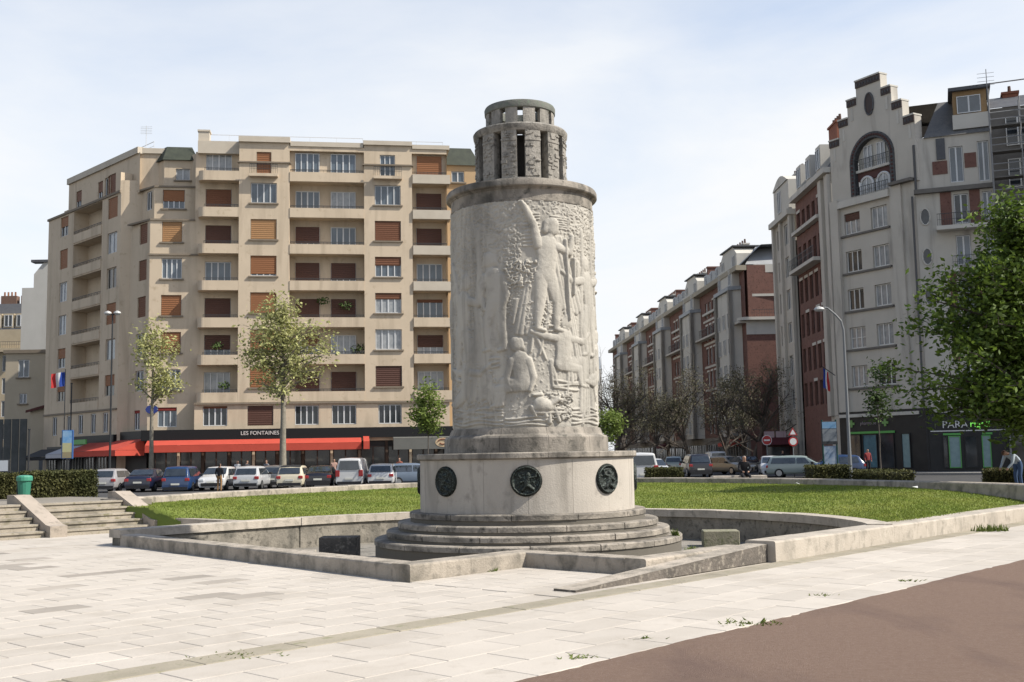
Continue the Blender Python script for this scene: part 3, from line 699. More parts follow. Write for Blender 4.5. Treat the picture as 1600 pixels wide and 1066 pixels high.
def figure(x, z, h, f=1, arm='up', pose='stand', robe=False, D=.034):
    # x, z of the pelvis; h body height
    u = h/7.6
    sx, sz = x+.25*u*f, z+2.1*u
    stamp(x, z, u*.72, sx, sz, u*.78, D, .02, .42); stamp(sx, sz, u*.85, sx-.1*u*f, sz-.4*u, u*.8, D*.95, .02, .42)
    hx, hz = sx+.35*u*f, sz+1.35*u
    stamp(sx, sz+.4*u, u*.3, hx, hz, u*.32, D*.9); stamp(hx, hz, u*.52, hx+.05*u*f, hz+.35*u, u*.5, D*1.15, .01, .45)
    stamp(hx-.25*u*f, hz+.3*u, u*.5, hx-.5*u*f, hz-.1*u, u*.3, D*1.0)
    A = lambda x0, z0, x1, z1, r0, r1, d=D: stamp(x0, z0, r0*u, x1, z1, r1*u, d, .02, .45)
    l, r_ = sx-.75*u, sx+.75*u
    if arm == 'up':
        a = l if f > 0 else r_; A(a, sz+.1*u, a-.35*u*f, sz+1.7*u, .36, .3); A(a-.35*u*f, sz+1.7*u, a-.95*u*f, sz+3.0*u, .3, .22); A(a-.95*u*f, sz+3*u, a-1.15*u*f, sz+3.35*u, .22, .14)
        a = r_ if f > 0 else l; A(a, sz, a+1.0*u*f, sz-.3*u, .35, .3); A(a+1.0*u*f, sz-.3*u, a+1.3*u*f, sz+.9*u, .3, .2)
    elif arm == 'out':
        for a, g in ((l, -1), (r_, 1)): A(a, sz, a+1.2*u*g, sz-.2*u*g*f, .35, .3); A(a+1.2*u*g, sz-.2*u*g*f, a+2.3*u*g, sz+.6*u, .28, .18)
    else:
        for a, g in ((l, -1), (r_, 1)): A(a, sz, a+.45*u*g, sz-1.5*u, .36, .3); A(a+.45*u*g, sz-1.5*u, a+.1*u*g, sz-2.7*u, .28, .18)
    if pose == 'stand':
        for g, k in ((-1, 1.0), (1, .75)):
            kx = x+g*.45*u+(.5*u*f if g*f > 0 else 0); A(x+g*.35*u, z-.2*u, kx, z-2.1*u, .55, .4, D*k); A(kx, z-2.1*u, kx-.25*u*f, z-3.9*u, .4, .22, D*k); A(kx-.25*u*f, z-3.95*u, kx+.25*u*f, z-4.1*u, .2, .16, D*k)
    elif pose == 'sit':
        for g, k in ((-1, 1.0), (1, .8)):
            kx = x+2.0*u*f+g*.25*u; A(x+g*.2*u, z-.1*u, kx, z+.35*u*g-.1*u, .6, .42, D*k); A(kx, z+.35*u*g-.1*u, kx+.2*u*f, z-1.8*u, .42, .24, D*k); A(kx+.2*u*f, z-1.85*u, kx+.75*u*f, z-2.0*u, .2, .15, D*k)
    else:
        for g, k in ((-1, 1.0), (1, .8)):
            kx = x-1.6*u*f+g*.2*u; A(x, z+g*.2*u, kx, z-.7*u+g*.3*u, .55, .4, D*k); A(kx, z-.7*u+g*.3*u, kx-1.7*u*f, z-.9*u, .4, .2, D*k)
    if robe: drape(x, z+.3*u, x+.3*u*f, z-3.9*u, 2.2*u, 7, D*.9)
bgn = fbm(.5, 4, 3)
for _ in range(120):
    fx, fz = rg.uniform(-CIR/2, CIR/2), rg.uniform(2.5, 5.6); stamp(fx, fz, .05, fx+rg.uniform(-.25, .25), fz-rg.uniform(.3, .9), .025, .028)
# canopy of leaves across the top, thinner to the right
leaves(1500, (-CIR/2, CIR/2), (5.9, 6.72), .05, .018)
leaves(900, (-1.9, -.15), (5.1, 6.3), .05, .018); leaves(260, (.75, 2.2), (5.6, 6.6), .05, .02); leaves(500, (2.4, 4.4), (5.0, 6.2), .055, .05); leaves(400, (-4.4, -2.4), (5.0, 6.2), .055, .05)
for tx, l in ((-1.05, .15), (1.25, .08), (1.75, -.05), (2.6, .1), (-2.3, -.1), (-3.4, .1), (3.7, 0)): tree(tx, 3.4, 6.2, l)
leaves(2600, (-2.2, -.05), (4.4, 6.7), .034, .016); leaves(700, (.9, 2.2), (4.6, 6.6), .034, .012); leaves(500, (-2.2, -.6), (2.5, 4.6), .06, .02); leaves(700, (-1.6, 1.6), (2.4, 4.6), .034, .010)
# bare field round the chief figure so that she stands clear
mask = np.exp(-(((X1[None, :]-.42)/.38)**4+((Zs[:, None]-6.0)/.55)**4)); H *= 1-.9*mask
for k in range(10): stamp(.0, 6.45-.07*k, .02, .32, 6.47-.07*k+rg.uniform(-.02, .02), .018, .022)
for k in range(6): stamp(.55, 6.42-.045*k, .018, .95, 6.40-.045*k, .016, .02)
figure(.42, 5.25, 2.0, 1, 'up', 'stand', False, .055)
drape(.62, 6.0, .95, 4.6, .5, 6, .06); drape(.15, 5.2, .02, 4.1, .35, 5, .05)
stamp(.85, 5.95, .05, .90, 4.4, .03, .09); stamp(1.05, 5.6, .035, 1.02, 4.9, .03, .09)
figure(-.55, 4.75, 1.75, -1, 'down', 'stand', True); figure(1.55, 4.7, 1.8, -1, 'out', 'stand', True)
figure(.75, 3.55, 1.7, 1, 'out', 'sit'); figure(-.05, 3.15, 1.6, -1, 'down', 'sit'); figure(-1.45, 4.3, 1.9, 1, 'up', 'stand'); figure(2.05, 3.4, 1.6, 1, 'down', 'lie')
figure(-1.35, 3.0, 1.5, 1, 'out', 'lie'); figure(-2.4, 4.4, 1.9, -1, 'down', 'stand', True); figure(2.75, 4.7, 1.9, 1, 'up', 'stand'); figure(3.7, 4.2, 1.9, -1, 'out', 'stand'); figure(-3.6, 4.5, 1.9, 1, 'out', 'stand', True); figure(4.4, 3.2, 1.6, 1, 'down', 'sit')
drape(.9, 4.6, 1.15, 3.2, .35, 5, .06); drape(-.9, 4.3, -1.0, 2.9, .5, 6, .05); drape(1.35, 3.9, 1.3, 2.6, .3, 4, .07)
leaves(240, (.0, .9), (4.15, 4.75), .05, .03); leaves(170, (-.35, .35), (5.0, 5.5), .05, .04); leaves(150, (.35, .95), (2.45, 2.95), .055, .04)
for (wx, wz, ww, wn) in ((-1.9, 2.4, 1.5, 5), (.95, 2.4, 1.0, 5), (-.4, 2.36, .8, 3), (2.2, 2.4, 2.2, 6), (-4.4, 2.4, 2.2, 6), (-1.4, 3.5, .9, 3), (.55, 3.05, .6, 3)): waves(wx, wz, ww, wn)
stamp(.28, 2.75, .16, .42, 2.72, .12, .10); stamp(.42, 2.72, .07, .62, 2.85, .05, .09)   # fish mouth near the foot
for _ in range(9): stamp(rg.uniform(.1, .7), rg.uniform(2.4, 3.0), .05, rg.uniform(.1, .8), rg.uniform(2.4, 3.0), .03, .06)
H += .012*bgn+.006*(fbm(.13, 3, 8)-.5)+.006*(fbm(.05, 2, 9)-.5)
# soften a little, keep crisp edges
H = .84*H+.04*(np.roll(H, 1, 1)+np.roll(H, -1, 1))+.04*(np.roll(H, 1, 0)+np.roll(H, -1, 0))
ed = np.clip(np.minimum((Zs-Z0)/.06, (Z1-Zs)/.04), 0, 1)[:, None]; H *= ed
TH = CA+X1/RD; RRm = RD+H
V = np.stack([RRm*np.cos(TH)[None, :]+cx-FT.location.x, RRm*np.sin(TH)[None, :]+cy-FT.location.y, np.repeat(Zs[:, None], nA, 1)-FT.location.z], -1).reshape(-1, 3)
I = np.arange(nZ*nA).reshape(nZ, nA); In = np.roll(I, -1, 1)
Fq = np.stack([I[:-1], In[:-1], In[1:], I[1:]], -1).reshape(-1, 4)
drum = link('carved_drum', np_mesh('carved_drum', V, Fq, LIMER, True), FT)
drum['label'] = 'limestone drum carved with figures, leaves and waves'
# frieze band, cornice, lantern
smooth_angle(MB().lathe([(1.40, 6.70), (1.475, 6.72), (1.475, 6.755), (1.46, 6.762), (1.46, 6.955), (1.485, 6.965), (1.485, 6.985), (1.545, 7.0), (1.56, 7.02), (1.56, 7.105), (1.54, 7.145), (1.44, 7.165), (.8, 7.20)], cx, cy, 120).build('drum_cornice', LIMED, FT), 30)
LANT = M('limestone_lantern', (.44, .41, .36), (.30, .28, .245), scale=2.2, rough=.9, bump=.8, bscale=22, c3=(.12, .115, .10), c3amt=.42, stain=(.10, .095, .085), stain_amt=.5, stain_scale=(2, 2, .5))
def ring_columns(n, r1, r0, z0, z1, half, off, band=None, name='column'):
    for j in range(n):
        c = CA+off+2*math.pi*(j+.5)/n
        mb = MB(); mb.arc(cx, cy, r0, r1, z0, z1, c-half, c+half, 4)
        col_ = mb.build(name, LANT, FT)
        if band:
            b = MB()
            b.arc(cx, cy, r1-.02, r1+.012, band, band+.045, c-half-.006, c+half+.006, 4)
            rg2 = random.Random(j*7+n)
            for q in range(26):
                zz = rg2.uniform(z0+.04, band-.06) if q < 20 else rg2.uniform(band+.06, z1-.05); aa = c+rg2.uniform(-half*.8, half*.8); wd_ = rg2.uniform(.01, half*.45)
                b.arc(cx, cy, r1-.02, r1+rg2.uniform(.008, .022), zz, zz+rg2.uniform(.02, .06), aa-wd_, min(aa+wd_, c+half), 2)
            b.build('carving', LANT, col_)['kind'] = 'stuff'
MB().lathe([(1.0, 7.15), (1.0, 7.30), (.4, 7.30)], cx, cy, 96).build('lantern_base', LANT, FT)
MB().lathe([(.5, 7.29), (.5, 8.30)], cx, cy, 32).build('lantern_core', M('dark_core_stone', (.10, .095, .085), (.06, .056, .05), scale=3), FT)  # dark stone core behind the lantern columns
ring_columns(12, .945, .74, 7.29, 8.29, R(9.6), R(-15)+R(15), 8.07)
smooth_angle(MB().lathe([(.6, 8.285), (.95, 8.285), (.955, 8.30), (.975, 8.33), (.985, 8.41), (.965, 8.44), (.74, 8.455), (.74, 8.48), (.3, 8.48)], cx, cy, 96).build('lantern_cornice', LANT, FT), 30)
ring_columns(12, .715, .62, 8.47, 8.835, R(10.2), R(0), None, 'small_column')
smooth_angle(MB().lathe([(.5, 8.83), (.72, 8.83), (.735, 8.845), (.742, 8.95), (.725, 8.985), (.6, 9.01), (.44, 9.015), (.44, 8.84), (.5, 8.83)], cx, cy, 72).build('lantern_roof', M('lantern_cap', (.22, .22, .19), (.13, .135, .12), scale=4, bump=.5, c3=(.16, .2, .15), c3amt=.4), FT), 30)
# a few weeds that grow in joints
WEED = M('weed_green', (.12, .17, .035), (.20, .24, .06), scale=5, rough=.8, island=.3, trans=.3)
def weed(p, n, r, h, label):
    q = random.Random(int(p[0]*1000)); mb = MB()
    for _ in range(n):
        a = q.uniform(0, 6.28); d = q.uniform(0, r); x, y = p[0]+math.cos(a)*d, p[1]+math.sin(a)*d*.6; b = q.uniform(0, 3.14); w = .012+.012*q.random(); hh = h*q.uniform(.4, 1)
        mb.add([(x-w*math.cos(b), y-w*math.sin(b), p[2]-.01), (x+w*math.cos(b), y+w*math.sin(b), p[2]-.01), (x+q.uniform(-.08, .08), y+q.uniform(-.05, .05), p[2]+hh)], [(0, 1, 2)])
    o = mb.build('weed', WEED); tag(o, label, 'weed', 'weeds in the stone joints')
weed(gz(1548, 830, 0), 170, .42, .17, 'leafy weed tuft against the pale curb at the right')
weed(gz(1168, 975, 0), 60, .4, .05, 'flat weed tuft on the edge of the red asphalt')
weed(gz(352, 868, 0), 60, .12, .14, 'small weed at the foot of the left basin rim')
weed(gz(488, 884, 0), 70, .22, .12, 'mossy tuft along the left basin rim')
weed(gz(763, 893, 0), 50, .15, .08, 'moss line under the lit basin rim')
weed(gz(52, 826, .1), 160, .5, .2, 'grassy weeds on the wide left stairs')
weed(UW(1.2, 2.75, .21), 50, .1, .14, 'little weed growing on the fountain steps at the right')
weed(gz(1080, 860, -.38), 60, .15, .12, 'weed in the basin corner right of the steps')
for k_, (wx, wy) in enumerate(((1010, 998), (1290, 931), (905, 1028), (1420, 908))): weed(gz(wx, wy, 0), 14+6*k_, .22, .035, ('tiny weed on the red asphalt edge below the sloping curb', 'tiny weed far along the red asphalt edge', 'tiny weed on the red asphalt edge near the bottom of the photo', 'thin moss on the red asphalt edge at the right')[k_])
weed(gz(374, 1024, 0), 40, .5, .025, 'low moss along the gutter band')
# ================================================================== CREAM APARTMENT BLOCK (left)
STUC = M('cream_stucco', (.74, .605, .445), (.66, .54, .395), scale=.5, rough=.9, bump=.12, bscale=20, stain=(.52, .42, .305), stain_amt=.46, stain_scale=(.9, .9, .10), c3=(.50, .39, .265), c3amt=.1)
STUCT = M('pale_coping', (.66, .585, .475), (.58, .51, .41), scale=1.0, rough=.9)
SILLM = M('grey_sill', (.30, .245, .185), (.24, .20, .15), scale=2, rough=.9)
SHA = M('roller_shutter_brown', (.20, .085, .045), rough=.6); SHB = M('roller_shutter_rust', (.33, .145, .065), rough=.6); SHC = M('roller_shutter_tan', (.45, .25, .115), rough=.6); SHD = M('roller_shutter_dark', (.115, .055, .04), rough=.6)
COPP = M('green_copper_roof', (.075, .085, .06), (.045, .052, .04), scale=2, rough=.7)
BLACKP = M('black_paint', (.012, .012, .013), rough=.45); DARKS = M('dark_shopfront', (.022, .022, .024), (.035, .033, .03), scale=2, rough=.5)
REDAW = M('red_awning', (.66, .10, .065), (.58, .085, .055), scale=1.2, rough=.8, trans=.15)
LETW = M('white_lettering', (.75, .75, .73), rough=.6)
FA = Fac((-15.2, 90.3), (math.cos(R(9)), math.sin(R(9))))
FC = FA.shift(-1.2)
AP = thing('apartment_building', FA.pt(0, 0, 0), 'large cream apartment block with brown roller shutters above a red awning cafe', 'building')
LV = [6.45+3.05*k for k in range(7)]
wr = random.Random(12)
def pick():
    return wr.choice([SHA, SHB, SHB, SHA, SHD])
def awin(fac, a0, a1, z0, z1, o, sh=None, fr=None, sill=True, mull=4):
    if fr is None: fr = wr.choice([0, 0, .45, 1, 1, 1])
    sh = sh or pick()
    g = GLASS if wr.random() < .6 else GLASS2
    return window(AP, fac, a0, a1, z0, z1, o, FRAMEW, g, mull, sh, fr, SILLM if sill else None)
sA = lambda px, o=0.0: FA.S(px, 430, o)
c3, c5 = (sA(391), sA(432)), (sA(586), sA(627))
P372, P452, P569, P645 = sA(372.5), sA(452), sA(569.5), sA(645)
END = sA(700)
# photo's own pattern of open and closed shutters, from the top storey down
c3pat = [(SHB, 1), (SHA, 0), (SHC, 1), (SHB, .9), (SHB, 1), (SHB, 1), (SHB, 1)]
c5pat = [(SHA, 0), (SHA, 0), (SHA, 1), (SHA, .42), (SHA, .3), (SHA, 0), (SHD, 1)]
# pillar c3 and c5 walls
for (a, b, cw, pat) in ((P372, P452, c3, c3pat), (P569, P645, c5, c5pat)):
    hs = []
    for k, z in enumerate(LV):
        if k == 6: hs.append((cw[0]+.45, cw[1]-.45, z+.55, z+2.45, .28))
        else: hs.append((cw[0], cw[1], z+1.18, z+2.88, .28))
    holes(FA, MB(), a, b, LV[0], 28.0, hs).build('wall', STUC, AP)
    for k, h in enumerate(hs):
        sh, fr = pat[6-k]
        awin(FA, h[0]+.02, h[1]-.02, h[2]+.02, h[3]-.02, -.17, sh, fr, k < 6, 3 if k == 6 else 4)
    bl = MB(); FA.box(bl, cw[0]-.1, cw[1]+.1, .0, .55, LV[6]+.28, LV[6]+.52); bo = bl.build('balcony', STUC, AP); railing(bo, FA, cw[0]-.08, cw[1]+.08, .5, LV[6]+.52, .8)
    cp = MB(); FA.box(cp, a-.12, b+.12, -.3, .14, LV[6]+1.5, LV[6]+1.62); cp.build('string_course', SILLM, AP)
# loggias between
def loggia(fac, a, b, wins, o=0.0, top=True, depth=1.25, pats=None, levels=LV, left_open=False):
    wl = MB(); hs = [(a, b, z+.8, z+3.05 if k < 6 else z+2.62, depth if k < 6 else .45) for k, z in enumerate(levels)]
    holes(fac, wl, a, b, levels[0], 27.75, hs, o)
    wl.build('wall', STUC, AP)
    for k, z in enumerate(levels):
        bb = MB(); fac.box(bb, a+.03, b-.03, o-.12, o+.05, z+.02, z+.82); bo = bb.build('balcony', STUC, AP)
        railing(bo, fac, a+.05, b-.05, o-.02, z+.82, .22, .3)
        for i, (x0, x1) in enumerate(wins):
            sh, fr = pats[6-k][i]
            awin(fac, x0, x1, z+.25, z+2.5, o-(depth if k < 6 else .45)+.08, sh, fr, False, 4)
w4 = [(sA(461.5, -1.2), sA(499.5, -1.2)), (sA(517, -1.2), sA(556, -1.2))]
c4p = [[(SHA, 0), (SHA, 0)], [(SHA, 0), (SHA, 0)], [(SHD, .62), (SHD, 0)], [(SHD, 1), (SHD, .62)], [(SHD, .8), (SHD, .7)], [(SHA, .4), (SHA, 0)], [(SHD, 1), (SHD, 1)]]
loggia(FA, P452, P569, w4, pats=c4p)
w6 = [(sA(651, -1.2), sA(691, -1.2))]
c6p = [[(SHB, 1)], [(SHD, 1)], [(SHD, 1)], [(SHA, 0)], [(SHA, .12)], [(SHD, .45)], [(SHA, 0)]]
loggia(FA, P645, END, w6, pats=c6p)
for k, z in enumerate(LV):
    e = MB(); FA.box(e, END-.02, END+.28, -1.25, .12, z+.03, z+.8); FA.box(e, P645+.05, END+.28, .06, .14, z+.03, z+.8); e.build('balcony_end', STUCT if k > 2 else STUC, AP)
# recessed corner part with projecting balconies
E2 = sA(233.5, -1.2)
w1 = (sA(252, -1.2), sA(284, -1.2)); w2 = (sA(320, -1.2), sA(361, -1.2))
c1p = [(SHA, 0), (SHB, .6), (SHC, 1), (SHA, 0), (SHB, 1), (SHB, 1), (SHA, 0)]
c2p = [(SHA, 0), (SHA, .62), (SHD, 1), (SHA, 0), (SHD, 1), (SHD, .5), (SHA, 0)]
steps_in = [0, 0, 0, 0, 0, .15, .45]
hs = []; 
for k, z in enumerate(LV):
    if k < 6: hs.append((w1[0], w1[1], z+1.1, z+2.8, .28))
    else: hs.append((w1[0]+.55, w1[1]-.2, z+1.35, z+2.5, .28))
    hs.append((w2[0], w2[1], z+.15, z+2.55, .22))
C304 = sA(304, -1.2)
FC5, FC6 = FC.shift(-1.1), FC.shift(-2.15)
LD = (.70, -.714); E2p = FC.pt(E2, 0, 0)
E5, E6 = E2+.15, E2+.35
holes(FC, MB(), E2, C304, LV[0], LV[5], [h for h in hs[0:10:2]]).build('wall', STUC, AP)
holes(FC, MB(), C304, P372, LV[0], 27.4, [h for h in hs[1::2]]).build('wall', STUC, AP)
g5 = (FC5.S(254.5, 300), FC5.S(289, 300)); g6 = (FC6.S(275, 245), FC6.S(297, 245))
hs[10] = (g5[0], g5[1], LV[5]+1.1, LV[5]+2.7, .28); hs[12] = (g6[0], g6[1], LV[6]+.75, LV[6]+1.75, .28)
e5, e6 = FC5.S(241.5, 300), FC6.S(257, 245)
holes(FC5, MB(), e5, C304, LV[5], LV[6], [hs[10]]).build('wall', STUC, AP); holes(FC6, MB(), e6, C304, LV[6], 27.2, [hs[12]]).build('wall', STUC, AP)
for (fq, e_, fp, ep, z) in ((FC, E2, FC5, e5, LV[5]), (FC5, e5, FC6, e6, LV[6])):
    q_ = [fq.pt(e_, .1, 0), fq.pt(C304, .1, 0), fq.pt(C304, -2.4, 0), fq.pt(e_-.70*3.2, -2.4+.0, 0)]
    MB().prism([(p.x, p.y) for p in q_], z-.16, z-.01).build('ledge', SILLM, AP)
    p0, p1 = FC.pt(C304, -2.3, 0), FC.pt(C304, .0, 0)
MB().quad((p0.x, p0.y, LV[5]), (p1.x, p1.y, LV[5]), (p1.x, p1.y, 27.4), (p0.x, p0.y, 27.4)).build('wall', STUC, AP)
for k in range(7):
    h = hs[2*k]; awin([FC, FC, FC, FC, FC, FC5, FC6][k], h[0]+.02, h[1]-.02, h[2]+.02, h[3]-.02, -.17, *c1p[6-k], True, 4 if k < 6 else 2)
    h = hs[2*k+1]; awin(FC, h[0]+.02, h[1]-.02, h[2]+.02, h[3]-.02, -.13, *c2p[6-k], False, 4)
    z = LV[k]; bb = MB(); b0 = sA(307.5)
    n = 6; pts = []
    for i in range(n+1):
        t = math.pi/2*i/n; pts.append((b0+.55-.55*math.sin(t), .0-.55+.55*math.cos(t)))
    poly = [FA.pt(P372-.01, -1.21, 0), FA.pt(P372-.01, 0, 0)]+[FA.pt(a, o, 0) for a, o in pts]+[FA.pt(b0, -1.21, 0)]
    bb.prism([(p.x, p.y) for p in poly], z, z+.8); bo = bb.build('balcony', STUC, AP); railing(bo, FA, b0+.5, P372-.05, -.05, z+.8, .24, .3)
    if k == 4: sc = MB(); FC.box(sc, E2-.1, b0-.02, -.2, .12, z-.02, z+.12); sc.build('string_course', SILLM, AP)
# corner facet turned to the side street, stepping back at the top
FL = Fac((E2p.x-.7*3.6, E2p.y+.714*3.6), LD)      # facet, s 0..3.6
hs = [(FL.S(214+k*.8, 430), FL.S(227+k*.6, 430), LV[k]+1.1, LV[k]+2.8, .25) for k in range(5)]
holes(FL, MB(), 0, 3.6, LV[0], LV[5], hs).build('wall', STUC, AP)
for k, h in enumerate(hs): window(AP, FL, h[0]+.02, h[1]-.02, h[2]+.02, h[3]-.02, -.17, FRAMEW, GLASSD, 2, SHA, [0, 0, 1, 1, 1][k])
for fq, e_, l_, z0, z1, win in ((FC5, e5, 2.3, LV[5], LV[6], True), (FC6, e6, 1.0, LV[6], 27.2, False)):
    p_ = fq.pt(e_, 0, 0); fl = Fac((p_.x-.7*l_, p_.y+.714*l_), LD); h_ = [(.9, 1.9, z0+1.1, z0+2.7, .2)] if win else []
    holes(fl, MB(), 0, l_, z0, z1, h_).build('wall', STUC, AP)
    if win: window(AP, fl, .92, 1.88, z0+1.12, z0+2.68, -.12, FRAMEW, GLASSD, 2, None)
rf = MB(); q = [FC6.pt(e6-.9, -.9, 0), FC6.pt(e6-.1, .25, 0), FC6.pt(C304, .25, 0), FC6.pt(C304, -5, 0), FC6.pt(e6-1.2, -5, 0)]
ctr = Vector((sum(p.x for p in q)/5, sum(p.y for p in q)/5, 0))
V = [(p.x, p.y, 27.2) for p in q]+[(p.x+(ctr.x-p.x)*.3, p.y+(ctr.y-p.y)*.3, 28.5) for p in q]
rf.add(V, [(i, (i+1) % 5, 5+(i+1) % 5, 5+i) for i in range(5)]+[(5, 6, 7, 8, 9), (4, 3, 2, 1, 0)]); rf.build('corner_roof', COPP, AP)
# short wall facing the square, then the long side wing
A2 = FL.pt(0, 0, 0); FS = Fac((A2.x-FA.d.x*.8, A2.y-FA.d.y*.8), (FA.d.x, FA.d.y))
holes(FS, MB(), 0, .82, 0, LV[5]-.2, []).build('wall', STUC, AP)
holes(FS, MB(), 0, 5.0, LV[5]-.2, 25.6, []).build('wall', STUC, AP)
holes(FS, MB(), 1.3, 5.6, 25.6, 28.0, []).build('wall', STUC, AP)
A1 = FS.pt(0, 0, 0); FW = Fac((A1.x-.70*15.3, A1.y+.714*15.3), LD)   # s 0 (far) .. 15.3 (near)
wS = lambda px, o=0.0: FW.S(px, 450, o)
ca, cb, cc = (wS(92.5), wS(104.5)), (wS(113), wS(157.5)), (wS(166.5), wS(181.5))
LW = [6.3+3.05*k for k in range(6)]
hs = []
for k, z in enumerate(LW):
    hs += [(ca[0], ca[1], z+1.05, z+2.85, .25), (cb[0], cb[1], z+.8, z+2.95, 1.4), (cc[0], cc[1], z+1.05, z+2.85, .25)]
W_END = 15.3
holes(FW, MB(), 0, W_END, LW[0], 24.6, hs).build('wall', STUC, AP)
for k, z in enumerate(LW):
    for cw in (ca, cc): window(AP, FW, cw[0]+.02, cw[1]-.02, z+1.07, z+2.83, -.16, FRAMEW if wr.random() < .5 else STUCT, GLASSD if wr.random() < .5 else GLASS2, 2, SHB, wr.choice([0, 0, .5, 1]), None)
    m_ = (cb[0]+cb[1])/2+.9
    window(AP, FW, m_-.2, m_+1.2, z+.1, z+2.3, -1.32, FRAMEW, GLASSD, 3, SHA, wr.choice([0, 0, 1]), None)
    b = MB(); FW.box(b, cb[0]+.03, cb[1]-.03, -.12, .06, z+.02, z+.8); bo = b.build('balcony', STUC, AP); railing(bo, FW, cb[0]+.05, cb[1]-.05, -.03, z+.8, .3, .3)
# set-back top storey of the wing
FT2 = FW.shift(-1.05)
hs = [(wS(176, -1.05)-2.0, wS(176, -1.05)-.9, 25.4, 27.0, .25), (8.3, 9.3, 25.3, 26.9, .25), (10.3, 11.9, 25.0, 27.1, .25), (3.6, 4.8, 25.3, 26.9, .25)]
holes(FT2, MB(), 1.9, 16.5, 24.5, 28.0, hs).build('wall', STUC, AP)
for h in hs: window(AP, FT2, h[0]+.02, h[1]-.02, h[2]+.02, h[3]-.02, -.16, FRAMEW, GLASSD, 2, SHA, wr.choice([0, .6, 1]))
cpw = MB(); FW.box(cpw, -.1, W_END+.0, -1.1, .12, 24.55, 24.75); cpw.build('string_course', SILLM, AP)
cap = MB(); FT2.box(cap, 1.8, 16.4, -2.2, .18, 27.9, 28.45); cap.build('parapet', STUCT, AP)
cap = MB(); FS.box(cap, 1.15, 5.6, -3.5, .16, 27.95, 28.4); cap.build('parapet', STUCT, AP)
bx_ = MB(); FW.box(bx_, W_END-.9, W_END-.02, -1.0, .05, 24.5, 26.3); bx_.build('pier', STUC, AP)
b2 = MB(); FT2.box(b2, .2, 1.9, -5, -.3, 24.4, 25.7); b2.build('wing_step', STUC, AP)
# solid core behind all the sheets
core = MB()
pc_ = [FW.pt(.02, -1.6, 0), FW.pt(W_END, -1.6, 0), FL.pt(3.4, -1.6, 0), FC.pt(E2+2, -.6, 0), FA.pt(P372, -1.6, 0), FA.pt(END-.1, -1.6, 0), FA.pt(END-.1, -14, 0), FW.pt(.02, -14, 0)]
core.prism([(p.x, p.y) for p in pc_], 0, LV[5]-.3); core.build('building_core', STUC, AP)
core = MB(); pc_ = [FS.pt(.95, -.6, 0), FS.pt(4.8, -.6, 0), FA.pt(C304+.3, -2.2, 0), FA.pt(END-.1, -1.6, 0), FA.pt(END-.1, -13, 0), FW.pt(.1, -13, 0), FW.pt(.1, -1.6, 0), FW.pt(W_END-.3, -1.6, 0)]
core.prism([(p.x, p.y) for p in pc_], LV[5]-.35, 24.4); core.build('middle_core', STUC, AP)
core = MB(); pc_ = [FS.pt(4.8, -.6, 0), FA.pt(C304+.3, -2.2, 0), FA.pt(END-.1, -1.6, 0), FA.pt(END-.1, -13, 0), FC.pt(E2+2.2, -13, 0)]
core.prism([(p.x, p.y) for p in pc_], 24.3, 27.7); core.build('top_core', STUC, AP)
sw = MB(); p0, p1 = FW.pt(0, 0, 0), FW.pt(0, -14, 0); sw.quad((p1.x, p1.y, 0), (p0.x, p0.y, 0), (p0.x, p0.y, 24.6), (p1.x, p1.y, 24.6)); sw.build('wall', STUC, AP)
p0, p1 = FA.pt(END, .0, 0), FA.pt(END, -14, 0); MB().quad((p0.x, p0.y, 0), (p1.x, p1.y, 0), (p1.x, p1.y, 27.8), (p0.x, p0.y, 27.8)).build('wall', STUC, AP)
# side cheeks of the main front (left edge of the pillar)
p0, p1 = FA.pt(P372, -1.25, 0), FA.pt(P372, 0, 0); MB().quad((p0.x, p0.y, 6.3), (p1.x, p1.y, 6.3), (p1.x, p1.y, 28.0), (p0.x, p0.y, 28.0)).build('wall', STUC, AP)
# parapets and roof
def coping(a0, a1, o0, o1, z0, z1): b = MB(); FA.box(b, a0, a1, o0, o1, z0, z1); b.build('parapet', STUCT, AP)
coping(sA(305), P372-.02, -5, -.75, 27.2, 28.25); coping(P372-.05, P452+.05, -5, .22, 28.0, 28.45); coping(P452+.07, P569-.07, -6, .08, 27.75, 28.15); coping(P569-.05, P645+.02, -6, .2, 28.0, 28.35); coping(P645+.04, END+.25, -6, .1, 27.76, 28.12)
ch = MB(); FA.box(ch, sA(305), sA(305)+.9, -1.9, -1.0, 28.2, 29.1); FA.box(ch, sA(305)-.06, sA(305)+.96, -1.96, -.94, 29.1, 29.25); ch.build('chimney', STUCT, AP)
ch = MB(); FA.box(ch, sA(592), sA(622), -3, -2, 28.3, 28.75); ch.build('chimney', M('roof_brick', (.24, .15, .11), (.18, .11, .08), scale=6), AP)
# thin roof rails
for (x0, x1, zz) in ((sA(305), P569, 28.35), (P569, END, 28.2)):
    railing(AP, FA, x0, x1, -3.2, zz, 1.15, 2.1, M('galvanised', (.62, .63, .64), rough=.5))
rb = MB(); rw = FT2; railing(AP, FT2, 2, 16, -1.5, 28.5, .8, 2.0, M('galvanised', (.6, .6, .6)))
ant = MB(); p = FT2.pt(15.5, -1, 28.5); ant.tube([p, p+Vector((0, 0, 2.2))], .025, 5)
for k in range(5): ant.tube([p+Vector((-.5, 0, 1.5+.15*k)), p+Vector((.5, 0, 1.5+.15*k))], .015, 4)
ant.build('antenna', M('galvanised', (.6, .6, .6)), AP)
